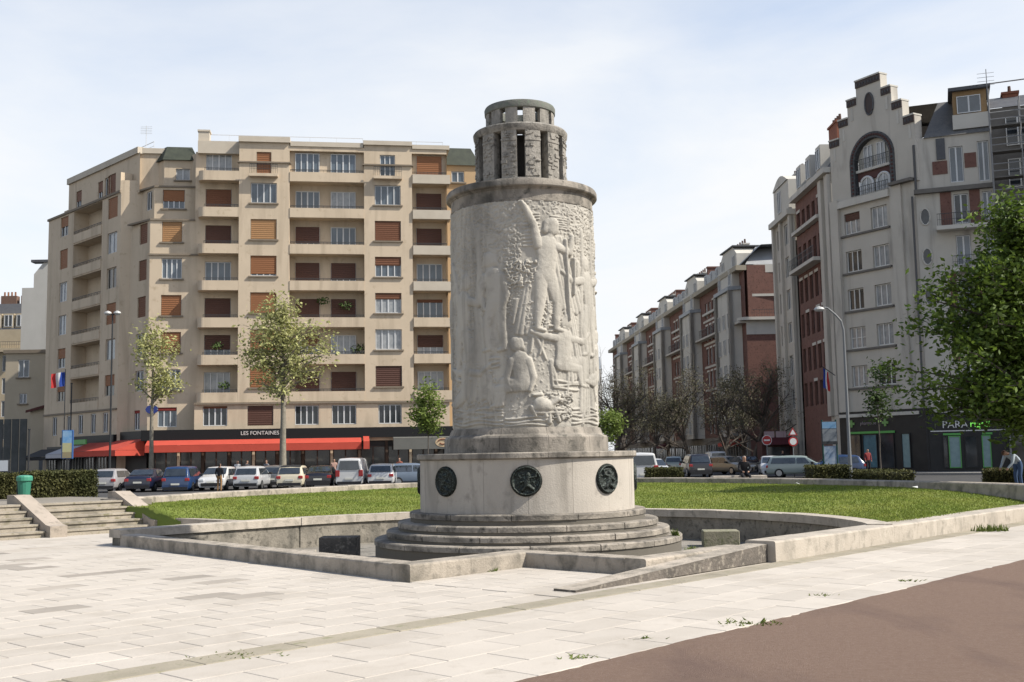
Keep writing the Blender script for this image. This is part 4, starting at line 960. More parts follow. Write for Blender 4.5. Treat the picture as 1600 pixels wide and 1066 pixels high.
# lower extension to the right of the block with its green roof, seen beside the drum
FE = Fac((FA.pt(END, -2.2, 0).x, FA.pt(END, -2.2, 0).y), (FA.d.x, FA.d.y))
WARM = M('ochre_stucco', (.60, .42, .24), (.54, .38, .22), scale=.8, rough=.9)
hs = [(.62, 1.75, 25.5, 26.5, .2)]
holes(FE, MB(), 0, 3.0, 0, 27.05, hs).build('wall', WARM, AP); window(AP, FE, .64, 1.73, 25.52, 26.48, -.12, FRAMEW, GLASS, 2, None, 0, SILLM)
p0, p1 = FE.pt(3, 0, 0), FE.pt(3, -9, 0); MB().quad((p0.x, p0.y, 0), (p1.x, p1.y, 0), (p1.x, p1.y, 27.05), (p0.x, p0.y, 27.05)).build('wall', WARM, AP)
rm = MB(); V = [FE.pt(-.1, .2, 27.0), FE.pt(3.2, .2, 27.0), FE.pt(3.2, -8, 27.0), FE.pt(-.1, -8, 27.0), FE.pt(-.1, -.5, 28.7), FE.pt(2.4, -.5, 28.7), FE.pt(2.4, -7, 28.7), FE.pt(-.1, -7, 28.7)]
rm.add(V, [(0, 1, 5, 4), (1, 2, 6, 5), (2, 3, 7, 6), (4, 5, 6, 7)]); rm.build('extension_roof', COPP, AP)
# first floor
hs = [(sA(a), sA(b), 4.55, 6.15, .22) for a, b in ((319, 357), (388, 428), (461, 498), (518, 556), (590, 626))]
holes(FA, MB(), sA(306), END, 3.2, 6.45, hs).build('wall', STUC, AP)
hs1 = [(sA(249, -1.2), sA(279, -1.2), 4.55, 6.15, .22)]
holes(FC, MB(), E2, sA(306), 3.2, 6.45, hs1).build('wall', STUC, AP)
p0, p1 = FA.pt(sA(306), -1.21, 0), FA.pt(sA(306), 0, 0); MB().quad((p0.x, p0.y, 3.2), (p1.x, p1.y, 3.2), (p1.x, p1.y, 6.45), (p0.x, p0.y, 6.45)).build('wall', STUC, AP)
for i, h in enumerate(hs): window(AP, FA, h[0]+.02, h[1]-.02, h[2]+.02, h[3]-.02, -.14, FRAMEW, GLASSD, 4, [SHA, SHD, SHA, SHA, SHA][i], [.1, 1, 0, 0, 0][i])
window(AP, FC, hs1[0][0]+.02, hs1[0][1]-.02, 4.57, 6.13, -.14, FRAMEW, GLASS, 3, M('red_blind', (.30, .05, .04)), .16)
hsw = [(x, x+1.0, 4.3, 6.0, .2) for x in (2.0, 5.2, 7.6, 10.2, 12.6)]
holes(FW, MB(), 0, W_END, 0, 6.3, hsw).build('wall', STUC, AP)
for h in hsw: window(AP, FW, h[0]+.02, h[1]-.02, h[2]+.02, h[3]-.02, -.12, FRAMEW, GLASSD, 2, None)
hsl = [(1.3, 2.3, 4.4, 6.0, .2)]
holes(FL, MB(), 0, 3.6, 0, 6.45, hsl).build('wall', STUC, AP); window(AP, FL, 1.32, 2.28, 4.42, 5.98, -.12, FRAMEW, GLASSD, 2, M('red_blind', (.30, .05, .04)), .14)
st = MB(); FA.box(st, sA(306), END+.2, -.3, .16, 6.28, 6.44); st.build('string_course', SILLM, AP)
st = MB(); FW.box(st, .05, W_END-.05, -.2, .12, 6.15, 6.3); st.build('string_course', SILLM, AP)
# ground floor: shopfronts, black fascia
sg = MB(); FA.box(sg, E2+.4, END+.1, -.6, -.25, 0, 3.3); sg.build('shop_wall', DARKS, AP)
wr2 = random.Random(4); a = E2+.8; k = 0
SHG = M('shop_glass', (.02, .024, .026), (.07, .065, .055), scale=.9, rough=.1, spec=.6)
PIER = M('shop_pier', (.10, .06, .04), (.06, .045, .035), scale=2)
while a < END-1.6:
    w_ = 1.6+wr2.random()*.5
    window(AP, FA, a, a+w_, .35, 2.75, -.22, M('dark_wood', (.06, .035, .025), rough=.5), SHG, 2, None, name='shop_window')
    pb_ = MB(); FA.box(pb_, a+w_+.02, a+w_+.22, -.25, .02, 0, 3.2); pb_.build('pier', PIER if k % 3 else STUC, AP); a += w_+.24; k += 1
fb = MB(); FA.box(fb, E2-.2, END+.25, -.05, .42, 3.45, 4.28); fbo = fb.build('fascia', BLACKP, AP)
tm = text_mesh('LES FONTAINES', .43, LETW, .015); o = link('lettering', tm, fbo, FA.pt(sA(408), .445, 3.93)-org(AP)); o.rotation_euler = (math.pi/2, 0, FA.rz)
fb = MB(); FL.box(fb, -.3, 4.2, .0, .45, 3.45, 4.28); fb.build('fascia', BLACKP, AP)
fb = MB(); FL.box(fb, -.3, 3.7, -.02, .06, 0, 3.4); fb.build('shop_wall', DARKS, AP)
fb = MB(); FA.box(fb, E2-.2, sA(306), -1.25, -.06, 4.2, 4.28); fb.build('canopy_top', BLACKP, AP)
def awning(fac, a0, a1, o0, o1, zt, zf, zv, m, label, scal=True, parent=None):
    root = thing('awning', fac.pt((a0+a1)/2, o0, zf), label, 'awning', 'shop awnings')
    mb = MB(); n = max(2, int((a1-a0)/1.2))
    for i in range(n):
        x0, x1 = a0+(a1-a0)*i/n, a0+(a1-a0)*(i+1)/n; sg_ = .03
        mb.quad(fac.pt(x0, o1, zf), fac.pt(x1, o1, zf), fac.pt(x1, o0, zt), fac.pt(x0, o0, zt))
    mb.add([fac.pt(a0, o0, zt), fac.pt(a0, o0, zf), fac.pt(a0, o1, zf)], [(0, 1, 2)]); mb.add([fac.pt(a1, o0, zt), fac.pt(a1, o0, zf), fac.pt(a1, o1, zf)], [(2, 1, 0)])
    mb.build('canopy', m, root)
    vb = MB(); n = max(2, int((a1-a0)/.5))
    for i in range(n):
        x0, x1 = a0+(a1-a0)*i/n, a0+(a1-a0)*(i+1)/n
        vb.quad(fac.pt(x0, o1+.01, zv), fac.pt(x1, o1+.01, zv), fac.pt(x1, o1+.01, zf-.02), fac.pt(x0, o1+.01, zf-.02))
    for aa in (a0, a1): vb.quad(fac.pt(aa, o0, zv), fac.pt(aa, o1, zv), fac.pt(aa, o1, zf-.02), fac.pt(aa, o0, zf-.02))
    vb.build('valance', m, root)
    tb = MB(); fac.box(tb, a0, a1, o1-.04, o1-.0, zf-.06, zf-.02)
    for aa in (a0+.3, (a0+a1)/2, a1-.3): tb.tube([fac.pt(aa, o0, zf-.3), fac.pt(aa, o1-.05, zf-.06)], .025, 5)
    tb.build('frame', M('galvanised', (.6, .6, .6)), root); return root
FWo = FW.shift(.0)
awning(FA, sA(236), sA(563), .5, 1.7, 3.45, 3.05, 2.5, REDAW, 'long red cafe awning on the front of the cream block')
awning(FA, sA(566), sA(575), .5, 2.2, 3.55, 3.1, 2.5, REDAW, 'short red awning end at the right of the cafe front')
awning(Fac((FL.pt(-1.2, .6, 0).x, FL.pt(-1.2, .6, 0).y), LD), -3.9, 5.6, 0, 2.4, 3.6, 2.75, 2.3, REDAW, 'sloping red awning wrapped round the cafe corner')
GREYAW = M('grey_awning', (.17, .17, .155), (.14, .14, .13), scale=1, rough=.8)
ga = awning(FA, sA(612), sA(706), .5, 1.1, 3.45, 3.35, 2.42, GREYAW, 'flat grey shop awning with a round cream logo')
lg = MB(); c = FA.pt(sA(687), 1.13, 2.95); n = 20
lg.add([c]+[c+FA.d*(.62*math.cos(2*math.pi*i/n))+Vector((0, 0, .38*math.sin(2*math.pi*i/n))) for i in range(n)], [(0, 1+i, 1+(i+1) % n) for i in range(n)]); lo = lg.build('logo_disc', M('logo_cream', (.62, .47, .30)), ga)
lg = MB()
for i, (r_, t0, t1) in enumerate(((.42, .3, 2.9), (.25, 3.4, 6.0))):
    pts = [c+FA.n*.02+FA.d*(r_*math.cos(t))+Vector((0, 0, .62*r_*math.sin(t))) for t in np.linspace(t0, t1, 9)]; lg.tube(pts, .045, 5)
lg.build('logo_mark', M('logo_brown', (.22, .08, .05)), lo)
# dark fascia and white awning on the side wing
fb = MB(); FW.box(fb, 4.5, W_END, .0, .3, 3.4, 4.1); fb.build('fascia', BLACKP, AP)
sg = MB(); FW.box(sg, 1.0, W_END, .0, .06, .0, 3.3); sg.build('shop_wall', DARKS, AP)
for x in (1.5, 4.5, 7.0, 9.5, 12.0): window(AP, FW, x, x+1.8, .4, 2.6, .12, M('light_frame', (.45, .45, .42)), SHG, 3, None, name='shop_window')
awning(FW, 6.2, 11.2, .3, 2.2, 3.3, 2.6, 2.25, M('white_awning', (.52, .52, .55), rough=.7), 'pale grey shop awning beside the red corner awning')
awning(FW, .4, 5.6, .3, 2.0, 3.1, 2.4, 2.1, M('black_awning', (.02, .02, .022), rough=.7), 'black shop awning on the side wing')
def sign_panel(fac, a0, a1, o, z0, z1, m, label, name='shop_sign', cat='sign', txt=None, tm=None, ts=.3, dy=0):
    b = MB(); fac.box(b, a0, a1, o, o+.12, z0, z1)
    if txt:
        r = thing(name, fac.pt((a0+a1)/2, o, z0), label, cat); b.build('panel', m, r)
        t = link('lettering', text_mesh(txt, ts, tm), r, fac.pt((a0+a1)/2, o+.14, (z0+z1)/2+dy)-org(r)); t.rotation_euler = (math.pi/2, 0, fac.rz); return r
    o_ = b.build(name, m); return tag(o_, label, cat)
GREEN = M('pharmacy_green', (.12, .42, .10), rough=.4)
sign_panel(FW, 9.2, 13.2, 1.6, 3.35, 3.75, GREEN, 'green shop sign strip above the pale awning')
pl = MB(); c = FC.pt(sA(236.5, -1.2)+.1, 1.3, 6.0); n = 16
# street-name plaque on the corner
sp = MB(); c = FA.pt(sA(237), -1.1, 6.0)
for k in range(1): sp.add([c]+[c+FA.d*(.5*math.cos(2*math.pi*i/n))+Vector((0, 0, .36*math.sin(2*math.pi*i/n))) for i in range(n)], [(0, 1+i, 1+(i+1) % n) for i in range(n)])
sp.build('street_plaque', M('enamel_blue', (.03, .05, .22), rough=.3), AP)
# window-box plants on balconies
def leafball(p, r, n, m, name, label, cat, flat=.7, size=.09, group=None, parent=None):
    q = random.Random(int(abs(p[0])*977+abs(p[2])*31)); V = []; Fx = []
    for i in range(n):
        d = Vector((q.gauss(0, 1), q.gauss(0, 1), q.gauss(0, 1))).normalized()*r*q.random()**.4; d.z *= flat; c = Vector(p)+d
        a = Vector((q.gauss(0, 1), q.gauss(0, 1), q.gauss(0, 1))).normalized()*size; b = a.orthogonal().normalized()*size*.6
        V += [c-a, c+b, c+a, c-b]; k = len(V)-4; Fx.append((k, k+1, k+2, k+3))
    mb = MB(); mb.add(V, Fx)
    if parent: return mb.build(name, m, parent)
    return tag(mb.build(name, m), label, cat, group)
LEAFD = M('leaf_dark', (.045, .085, .02), (.085, .13, .03), scale=1.5, rough=.7, island=.4, trans=.25)
pts = [(560, 545, 3, 'front loggia'), (505, 470, 1, ''), (540, 478, 2, ''), (340, 540, 1, ''), (350, 602, 1, '')]
names = ['green balcony shrub in the loggia right of the large plane tree', 'spindly balcony plant at the left of the fourth-row loggia', 'leafy balcony plants at the right of the fourth-row loggia', 'red-edged flower box on the corner balcony', 'green planter on the lowest corner balcony']
for (px, py, r_, _), lb in zip(pts, names):
    a, z = FA.at(px, py, -.5); leafball(FA.pt(a, -.5, z), .45+.2*r_*.5, 90, LEAFD, 'balcony_plant', lb, 'plant', .6, .1, 'plants on the balconies')
# sidewalk and kerb of the block
sk = MB(); poly = [FW.pt(-12, 5.5, 0), FW.pt(W_END+1, 5.5, 0), FL.pt(5.5, 6.0, 0), FA.pt(E2+2, 6.5, 0), FA.pt(END+20, 6.5, 0), FA.pt(END+20, -10, 0), FW.pt(-12, -10, 0)]
sk.prism([(p.x, p.y) for p in poly], -.09, .04); struct(sk.build('sidewalk', SIDEW))
# ================================================================== FAR LEFT HOUSES
WHITEW = M('white_party_wall', (.62, .60, .55), (.56, .54, .49), scale=.6, rough=.9, stain=(.48, .46, .41), stain_amt=.25, stain_scale=(.6, .6, .1))
CREAMW = M('cream_render', (.56, .48, .36), (.50, .43, .32), scale=.7, rough=.9)
def house_box(name, label, x0, x1, y0, y1, z1, m): 
    r = thing(name, ((x0+x1)/2, y0, 0), label, 'building'); b = MB().box(x0, x1, y0, y1, -.1, z1); b.build('wall', m, r); return r
p = ay(35, 430, 128); p2 = ay(86, 430, 128)
hw = thing('tall_white_house', (p.x, 128, 0), 'tall white blank party wall behind the low cream house', 'building')
zt = ay(60, 405, 128).z; zl = ay(38, 450, 128).z; xm = ay(53, 430, 128).x
MB().box(p.x, xm, 128, 142, -.1, zl).build('wall', WHITEW, hw)
MB().prism([(xm, 128), (p2.x+3, 128), (p2.x+3, 142), (xm, 142)], -.1, zt-1.8).build('wall', WHITEW, hw)
g = MB(); V = [(xm, 128, zt-1.8), (p2.x+3, 128, zt-1.8), (p2.x+3, 128, zt+2), (xm+1.2, 128, zt-.3), (xm, 142, zt-1.8), (p2.x+3, 142, zt-1.8), (p2.x+3, 142, zt+2), (xm+1.2, 142, zt-.3)]
g.add(V, [(0, 1, 2, 3), (7, 6, 5, 4), (3, 2, 6, 7), (0, 3, 7, 4)]); g.build('gable_wall', WHITEW, hw)
g = MB(); g.box(xm-.3, xm+1.8, 127.8, 129, zt-.4, zt-.1); g.build('roof_edge', M('slate_grey', (.12, .125, .13), (.09, .09, .1), scale=3, rough=.7), hw)
p = ay(8, 600, 112); p2 = ay(80, 600, 112); zt = ay(50, 552, 112).z
hl = thing('low_cream_house', (p.x, 112, 0), 'low cream house with two windows left of the apartment block', 'building')
fh = Fac((p.x, 112), (1, 0)); wz = [(ay(28, 590, 112), ay(46, 562, 112)), (ay(30, 631, 112), ay(42, 615, 112))]
hs = [(a.x-p.x, b.x-p.x, a.z, b.z, .2) for a, b in wz]
holes(fh, MB(), 0, p2.x-p.x+4, 0, zt, hs).build('wall', CREAMW, hl)
for h in hs: window(hl, fh, h[0]+.02, h[1]-.02, h[2]+.02, h[3]-.02, -.1, FRAMEW, GLASS, 2, None, 0, SILLM)
MB().box(p.x-.2, p2.x+4, 111.8, 124, zt, zt+.35).build('coping', SILLM, hl); MB().box(p.x, p2.x+4, 112.5, 124, 0, zt-.01).build('core', CREAMW, hl)
# far ornate house at the very left edge
p = ay(-60, 540, 150); p2 = ay(36, 540, 150); ze = ay(10, 545, 150).z; zm = ay(10, 515, 150).z; zr = ay(10, 472, 150).z
ho = thing('ornate_far_house', (p.x, 150, 0), 'ornate yellowish house with slate mansard at the far left edge', 'building')
YEL = M('yellow_stone', (.58, .48, .33), (.5, .41, .28), scale=1, rough=.9); SLATE = M('slate_grey', (.12, .125, .13), (.09, .09, .1), scale=3, rough=.7)
fo = Fac((p.x, 150), (1, 0)); hs = []; L_ = p2.x-p.x
for i in range(5):
    for j in range(5): hs.append((.6+i*L_/5, 1.9+i*L_/5, 2+j*3.1, 4.2+j*3.1, .25))
hs = [h for h in hs if h[3] < ze-.3]
holes(fo, MB(), 0, L_, 0, zm, hs).build('wall', YEL, ho)
for h in hs: window(ho, fo, h[0]+.02, h[1]-.02, h[2]+.02, h[3]-.02, -.1, FRAMEW, GLASSD, 2, None)
b = MB(); fo.box(b, -.2, L_+.2, 0, .9, ze-.5, ze); bo = b.build('balcony', YEL, ho); railing(bo, fo, -.1, L_+.1, .85, ze, .9, .3)
b = MB(); b.add([fo.pt(0, 0, zm), fo.pt(L_, 0, zm), fo.pt(L_, -1.8, zr), fo.pt(0, -1.8, zr), fo.pt(0, -12, zr), fo.pt(L_, -12, zr)], [(0, 1, 2, 3), (3, 2, 5, 4)]); b.build('mansard', SLATE, ho)
for i in range(5):
    b = MB(); fo.box(b, .5+i*L_/5, 2.0+i*L_/5, -1.6, -.1, zm+.2, zm+2.2); d_ = b.build('dormer', YEL, ho); window(ho, fo, .7+i*L_/5, 1.8+i*L_/5, zm+.4, zm+2.0, -.04, FRAMEW, GLASSD, 2, None)
for i in range(3):
    b = MB(); x = 1+i*L_/3; fo.box(b, x, x+2.2, -4, -3, zr-1, zr+1.3); co = b.build('chimney', M('roof_brick', (.24, .15, .11)), ho); b = MB()
    for q in range(4): p_ = fo.pt(x+.3+q*.5, -3.5, zr+1.3); b.tube([p_, p_+Vector((0, 0, .6))], .12, 6)
    b.build('chimney_pots', M('clay_pot', (.3, .14, .08)), co)
# lean-to with a red tile roof by the wing
p = ay(47, 660, 108); p2 = ay(80, 660, 108)
sh = thing('tiled_shed', (p.x, 108, 0), 'small pale shed with dark red tile roof beside the side wing', 'building'); zz0 = ay(47, 640, 108).z; zz1 = ay(78, 622, 108).z
MB().add([(p.x, 108, 0), (p2.x+2, 108, 0), (p2.x+2, 108, zz1), (p.x, 108, zz0)], [(0, 1, 2, 3)]).build('wall', CREAMW, sh)
MB().add([(p.x-.3, 107.6, zz0-.1), (p2.x+2, 107.6, zz1), (p2.x+2, 112, zz1+.4), (p.x-.3, 112, zz0+.3), (p.x-.3, 107.6, zz0-.35), (p2.x+2, 107.6, zz1-.3)], [(0, 1, 2, 3), (4, 5, 1, 0)]).build('roof', M('dark_red_tile', (.14, .05, .04), (.10, .04, .035), scale=4), sh)
MB().box(p.x+1, p.x+2.6, 107.9, 108.1, 0, 2.4).build('door', M('grey_door', (.16, .17, .18)), sh)
fe = thing('site_fence', ay(0, 680, 100), 'grey mesh hoarding at the far left behind the hedge', 'fence'); p = ay(-20, 700, 100); p2 = ay(42, 700, 100); n = 5
for i in range(n):
    x0, x1 = p.x+(p2.x-p.x)*i/n, p.x+(p2.x-p.x)*(i+1)/n
    MB().box(x0+.05, x1-.05, 99.95, 100.05, .1, ay(20, 655, 100).z).build('panel', M('grey_hoarding', (.13, .135, .13), (.07, .075, .07), scale=.9, rough=.9), fe)
# ================================================================== STEPPED-GABLE BUILDING (right)
GREYS = M('grey_cement', (.62, .58, .51), (.55, .515, .45), scale=.5, rough=.9, bump=.12, stain=(.30, .28, .25), stain_amt=.3, stain_scale=(.7, .7, .1))
GREYL = M('pale_cement', (.66, .63, .565), (.59, .565, .505), scale=.7, rough=.9, stain=(.42, .40, .36), stain_amt=.2, stain_scale=(.6, .6, .12))
BRICK = M('red_brick_wall', (.225, .115, .09), (.17, .09, .072), scale=1.3, rough=.9, c3=(.09, .04, .03), c3amt=.3)
BRICKO = M('orange_brick', (.31, .125, .075), (.25, .095, .06), scale=1.2, rough=.9)
MOSD = M('dark_mosaic', (.045, .042, .042), (.085, .05, .042), scale=7, rough=.6); MOSB = M('mosaic_band', (.10, .105, .11), (.045, .045, .048), scale=5, rough=.6)
SLATE = M('slate_grey', (.12, .125, .13)); SLATEL = M('zinc_roof', (.30, .32, .34), (.24, .26, .28), scale=1.5, rough=.5)
OLD = M('old_window_frame', (.80, .79, .75), rough=.6)
FG = Fac((26.24, 88.12), (.513, -.858))
GB = thing('gabled_building', FG.pt(4, 0, 0), 'grey building with tall stepped gable and arched mosaic window', 'building')
GC = 4.21; WID = 8.42
rows = [6.62+3.05*k for k in range(5)]
hs = []
for z in rows: hs += [(1.12, 2.72, z, z+1.68, .28), (3.82, 5.4, z, z+1.68, .28)]
holes(FG, MB(), .0, 8.1, 4.7, 21.7, hs).build('wall', GREYS, GB)
gr = random.Random(3)
for i, h in enumerate(hs):
    wn = window(GB, FG, h[0]+.02, h[1]-.02, h[2]+.02, h[3]-.02, -.2, OLD, GLASS2 if gr.random() < .5 else GLASSD, 3, SHD if gr.random() < .3 else None, .35, None, .5 if gr.random() < .3 else None)
for z in rows:
    sl_ = MB(); FG.box(sl_, .85, 5.65, -.05, .16, z-.22, z-.06); sl_.build('sill_course', M('dark_sill', (.20, .185, .165), (.15, .14, .125), scale=2), GB)
# pilasters either side of the window bay
for a0, a1, o in ((-.05, .75, .32), (5.85, 6.9, .18)):
    b = MB(); FG.box(b, a0, a1, -.02, o, 4.7, 21.7); b.build('pilaster', GREYS, GB)
b = MB(); FG.box(b, .75, 5.85, -.02, .35, 21.0, 21.55); b.build('arch_ledge', GREYL, GB)
b = MB(); FG.box(b, 6.0, 8.1, -.02, .5, 21.72, 21.95); b.build('ledge', M('dark_sill', (.2, .19, .17)), GB)
# the stepped gable as one solid sheet with an arched opening
def gable():
    st = [(0.0, 26.75), (1.06, 28.18), (2.02, 29.58), (2.98, 30.88)]
    prof = [(0, 21.7)]
    for i, (a, z) in enumerate(st): prof += [(a, z if i == 0 else st[i-1][1]), (a, z)] if i else [(a, z)]
    right = [(WID-a, z) for a, z in prof][::-1]
    return prof+right
from mathutils.geometry import tessellate_polygon
AC, AR = GC, 2.15; AB, AH = 21.75, 24.3
def arch(r, zb, n=18): return [(AC-r, zb)]+[(AC-r*math.cos(math.pi*i/n), AH+r*math.sin(math.pi*i/n)) for i in range(n+1)]+[(AC+r, zb)]
outl = gable(); hole = arch(2.2, AB)
polys = [[Vector((a, z, 0)) for a, z in outl], [Vector((a, z, 0)) for a, z in hole]]
allp = polys[0]+polys[1]; tri = tessellate_polygon(polys)
gm = MB()
for t in tri:
    p = [allp[i] for i in t]; q = [FG.pt(v.x, 0, v.y) for v in p]
    nrm = (q[1]-q[0]).cross(q[2]-q[0])
    if nrm.dot(FG.n) < 0: q = q[::-1]
    gm.add(q, [(0, 1, 2)]); gm.add([v-FG.n*.75 for v in q[::-1]], [(0, 1, 2)])
n = len(outl)
for i in range(n):
    a, b = outl[i], outl[(i+1) % n]; gm.quad(FG.pt(a[0], 0, a[1]), FG.pt(a[0], -.75, a[1]), FG.pt(b[0], -.75, b[1]), FG.pt(b[0], 0, b[1]))
for i in range(len(hole)-1):
    a, b = hole[i], hole[i+1]; gm.quad(FG.pt(a[0], 0, a[1]), FG.pt(b[0], 0, b[1]), FG.pt(b[0], -.75, b[1]), FG.pt(a[0], -.75, a[1]))
gm.build('gable', GREYS, GB)
# dark capped blocks on each step, with a pale slit under each
stp = [(0, 1.0, 26.75), (1.06, 2.0, 28.18), (2.02, 2.95, 29.58), (WID-1.0, WID, 26.75), (WID-2.0, WID-1.06, 28.18), (WID-2.95, WID-2.02, 29.58)]
for a0, a1, z in stp+[(2.98, WID-2.98, 30.88)]:
    b = MB(); FG.box(b, a0-.03, a1+.03, -.80, .14, z-.02, z+.10); co = b.build('step_coping', GREYL, GB)
    b = MB(); FG.box(b, a0+.0, a1-.0, .0, .09, z-.55, z-.03); fr = b.build('mosaic_frieze', MOSD, GB)
    b = MB(); nn = max(3, int((a1-a0)/.3))
    for i in range(nn):
        x = a0+.08+(a1-a0-.16)*(i+.5)/nn
        FG.box(b, x-.06, x+.06, .085, .12, z-.42, z-.2)
    b.build('mosaic_studs', MOSB, fr)
    if z < 30:
        b = MB(); m_ = (a0+a1)/2; FG.box(b, m_-.1, m_+.1, -.02, .03, z-1.75, z-.7); b.build('slit', GREYL, GB)
b = MB(); c = FG.pt(GC+.05, .05, 28.75); nn = 20
b.add([c]+[c+FG.d*(.42*math.cos(2*math.pi*i/nn))+Vector((0, 0, .88*math.sin(2*math.pi*i/nn))) for i in range(nn)], [(0, 1+i, 1+(i+1) % nn) for i in range(nn)]); oo = b.build('oval_mosaic', MOSD, GB)
b = MB(); pts = [FG.pt(GC+.05+.42*math.cos(2*math.pi*i/nn), .05, 28.75+.88*math.sin(2*math.pi*i/nn)) for i in range(nn+1)]; b.tube(pts, .07, 5, False); b.build('oval_rim', SLATE, oo)
# arched window: mosaic ring, glazing, balcony, two round-headed lights
b = MB(); R1, R0 = 2.2, 1.72; A = arch(R1, AB); B_ = arch(R0, AB)
for i in range(len(A)-1):
    b.quad(FG.pt(*[A[i][0], .06, A[i][1]]), FG.pt(B_[i][0], .06, B_[i][1]), FG.pt(B_[i+1][0], .06, B_[i+1][1]), FG.pt(A[i+1][0], .06, A[i+1][1]))
    b.quad(FG.pt(B_[i][0], .06, B_[i][1]), FG.pt(B_[i][0], -.4, B_[i][1]), FG.pt(B_[i+1][0], -.4, B_[i+1][1]), FG.pt(B_[i+1][0], .06, B_[i+1][1]))
    b.quad(FG.pt(A[i+1][0], .06, A[i+1][1]), FG.pt(A[i+1][0], -.2, A[i+1][1]), FG.pt(A[i][0], -.2, A[i][1]), FG.pt(A[i][0], .06, A[i][1]))
rg_ = b.build('arch_ring', MOSB, GB)
b = MB()
for i in range(26):
    t = math.pi*(i+.5)/26; r_ = 1.96; c = FG.pt(AC-r_*math.cos(t), .07, AH+r_*math.sin(t)); b.box(c.x-.07, c.x+.07, c.y-.07, c.y+.07, c.z-.07, c.z+.07)
for i in range(8):
    for s_ in (-1, 1): c = FG.pt(AC+s_*1.96, .07, AB+.2+i*.3); b.box(c.x-.07, c.x+.07, c.y-.07, c.y+.07, c.z-.07, c.z+.07)
so_ = b.build('ring_studs', M('mosaic_red', (.11, .055, .05)), rg_); so_['kind'] = 'stuff'
b = MB(); q = [FG.pt(a, -.45, z) for a, z in arch(1.74, AB)]; b.add(q, [tuple(range(len(q)-1, -1, -1))]); b.build('arch_back_wall', GREYL, GB)
b = MB(); FG.box(b, AC-1.72, AC+1.72, -.44, -.1, 23.55, 23.75); b.build('arch_balcony', GREYL, GB); railing(GB, FG, AC-1.7, AC+1.7, -.12, 23.75, .85, .2)
b = MB(); FG.box(b, AC-1.72, AC+1.72, -.44, -.3, 22.9, 23.54); b.build('mosaic_panel', M('mosaic_red', (.11, .055, .05)), GB)
for a0, a1, z1 in ((AC-1.05, AC-.25, 25.6), (AC+.25, AC+1.05, 25.6)): window(GB, FG, a0, a1, 23.8, z1, -.36, FRAMEW, GLASS2, 2, None)
for c_ in (AC-.82, AC+.82):
    b = MB(); pts = [(c_-.62, AB)]+[(c_-.62*math.cos(math.pi*i/10), 22.5+.62*math.sin(math.pi*i/10)) for i in range(11)]+[(c_+.62, AB)]
    q = [FG.pt(a, -.28, z) for a, z in pts]; b.add(q, [tuple(range(len(q)-1, -1, -1))]); wo_ = b.build('round_window', GLASS2, GB)
    b = MB(); b.tube([FG.pt(a, -.26, z) for a, z in pts], .10, 6, False); FG.box(b, c_-.05, c_+.05, -.3, -.22, AB, 23.1); b.build('frame', FRAMEW, wo_)
railing(GB, FG, AC-1.6, AC+1.6, .2, 21.55, .8, .2)
# right-hand wall
FR = Fac((FG.pt(8.1, -.02, 0).x, FG.pt(8.1, -.02, 0).y), (.933, -.36))
wS2 = lambda px, py=300, o=0: FR.S(px, py, o)
EB = wS2(1552)+.1
b0, b1 = wS2(1467), wS2(1550)
hs = []
ov = [16.0, 13.0, 10.0]
tw = [(wS2(1486), wS2(1508)), (wS2(1531), wS2(1549))]
hs = [(tw[0][0], tw[0][1], 21.3, 24.0, .25), (tw[1][0], tw[1][1], 21.2, 24.2, .25)]
for z in (18.2, 15.1, 12.0, 8.9, 5.6): hs += [(wS2(1489), wS2(1512), z, z+2.2, .3), (wS2(1534), wS2(1550), z, z+2.2, .3)]
holes(FR, MB(), 0, EB, 4.3, 24.9, hs).build('wall', GREYS, GB)
for i, h in enumerate(hs): window(GB, FR, h[0]+.02, h[1]-.02, h[2]+.02, h[3]-.02, -.15, FRAMEW if i < 8 else OLD, GLASS if i != 2 else GLASSD, 2, None)
b = MB(); FR.box(b, -.1, EB, -.05, .38, 20.62, 20.95); b.build('cornice', M('dark_sill', (.2, .19, .17)), GB)
b = MB(); FR.box(b, b0-.3, EB, -.05, 1.05, 17.65, 17.95); bo = b.build('balcony', GREYL, GB); railing(bo, FR, b0-.25, EB-.1, 1.0, 17.95, .9, .16)
for z in (14.55, 11.45): 
    b = MB(); FR.box(b, b0+.6, EB, -.05, .8, z, z+.25); bo = b.build('balcony', GREYL, GB); railing(bo, FR, b0+.65, EB-.1, .75, z+.25, .9, .16)
for a0, a1, z0, z1 in ((b0+.05, wS2(1487), 18.05, 20.6), (wS2(1514), wS2(1532), 18.05, 20.6), (b0-.35, wS2(1484), 22.0, 23.0), (wS2(1510), wS2(1530), 22.3, 23.4), (b0+.4, wS2(1487), 8.0, 14.5), (wS2(1514), wS2(1532), 8.0, 14.5)):
    b = MB(); FR.box(b, a0, a1-.06, -.02, .05, z0, z1); b.build('brick_panel', BRICK, GB)
for z in (18.9, 15.9, 12.9):
    c = FR.pt(wS2(1445, 330), .03, z); nn = 16; b = MB()
    b.add([c]+[c+FR.d*(.30*math.cos(2*math.pi*i/nn))+Vector((0, 0, .58*math.sin(2*math.pi*i/nn))) for i in range(nn)], [(0, 1+i, 1+(i+1) % nn) for i in range(nn)]); w_ = b.build('oval_window', GLASSD, GB)
    b = MB(); b.tube([c+FR.d*(.34*math.cos(2*math.pi*i/nn))+Vector((0, 0, .63*math.sin(2*math.pi*i/nn))) for i in range(nn+1)], .06, 5, False); b.build('frame', GREYL, w_)
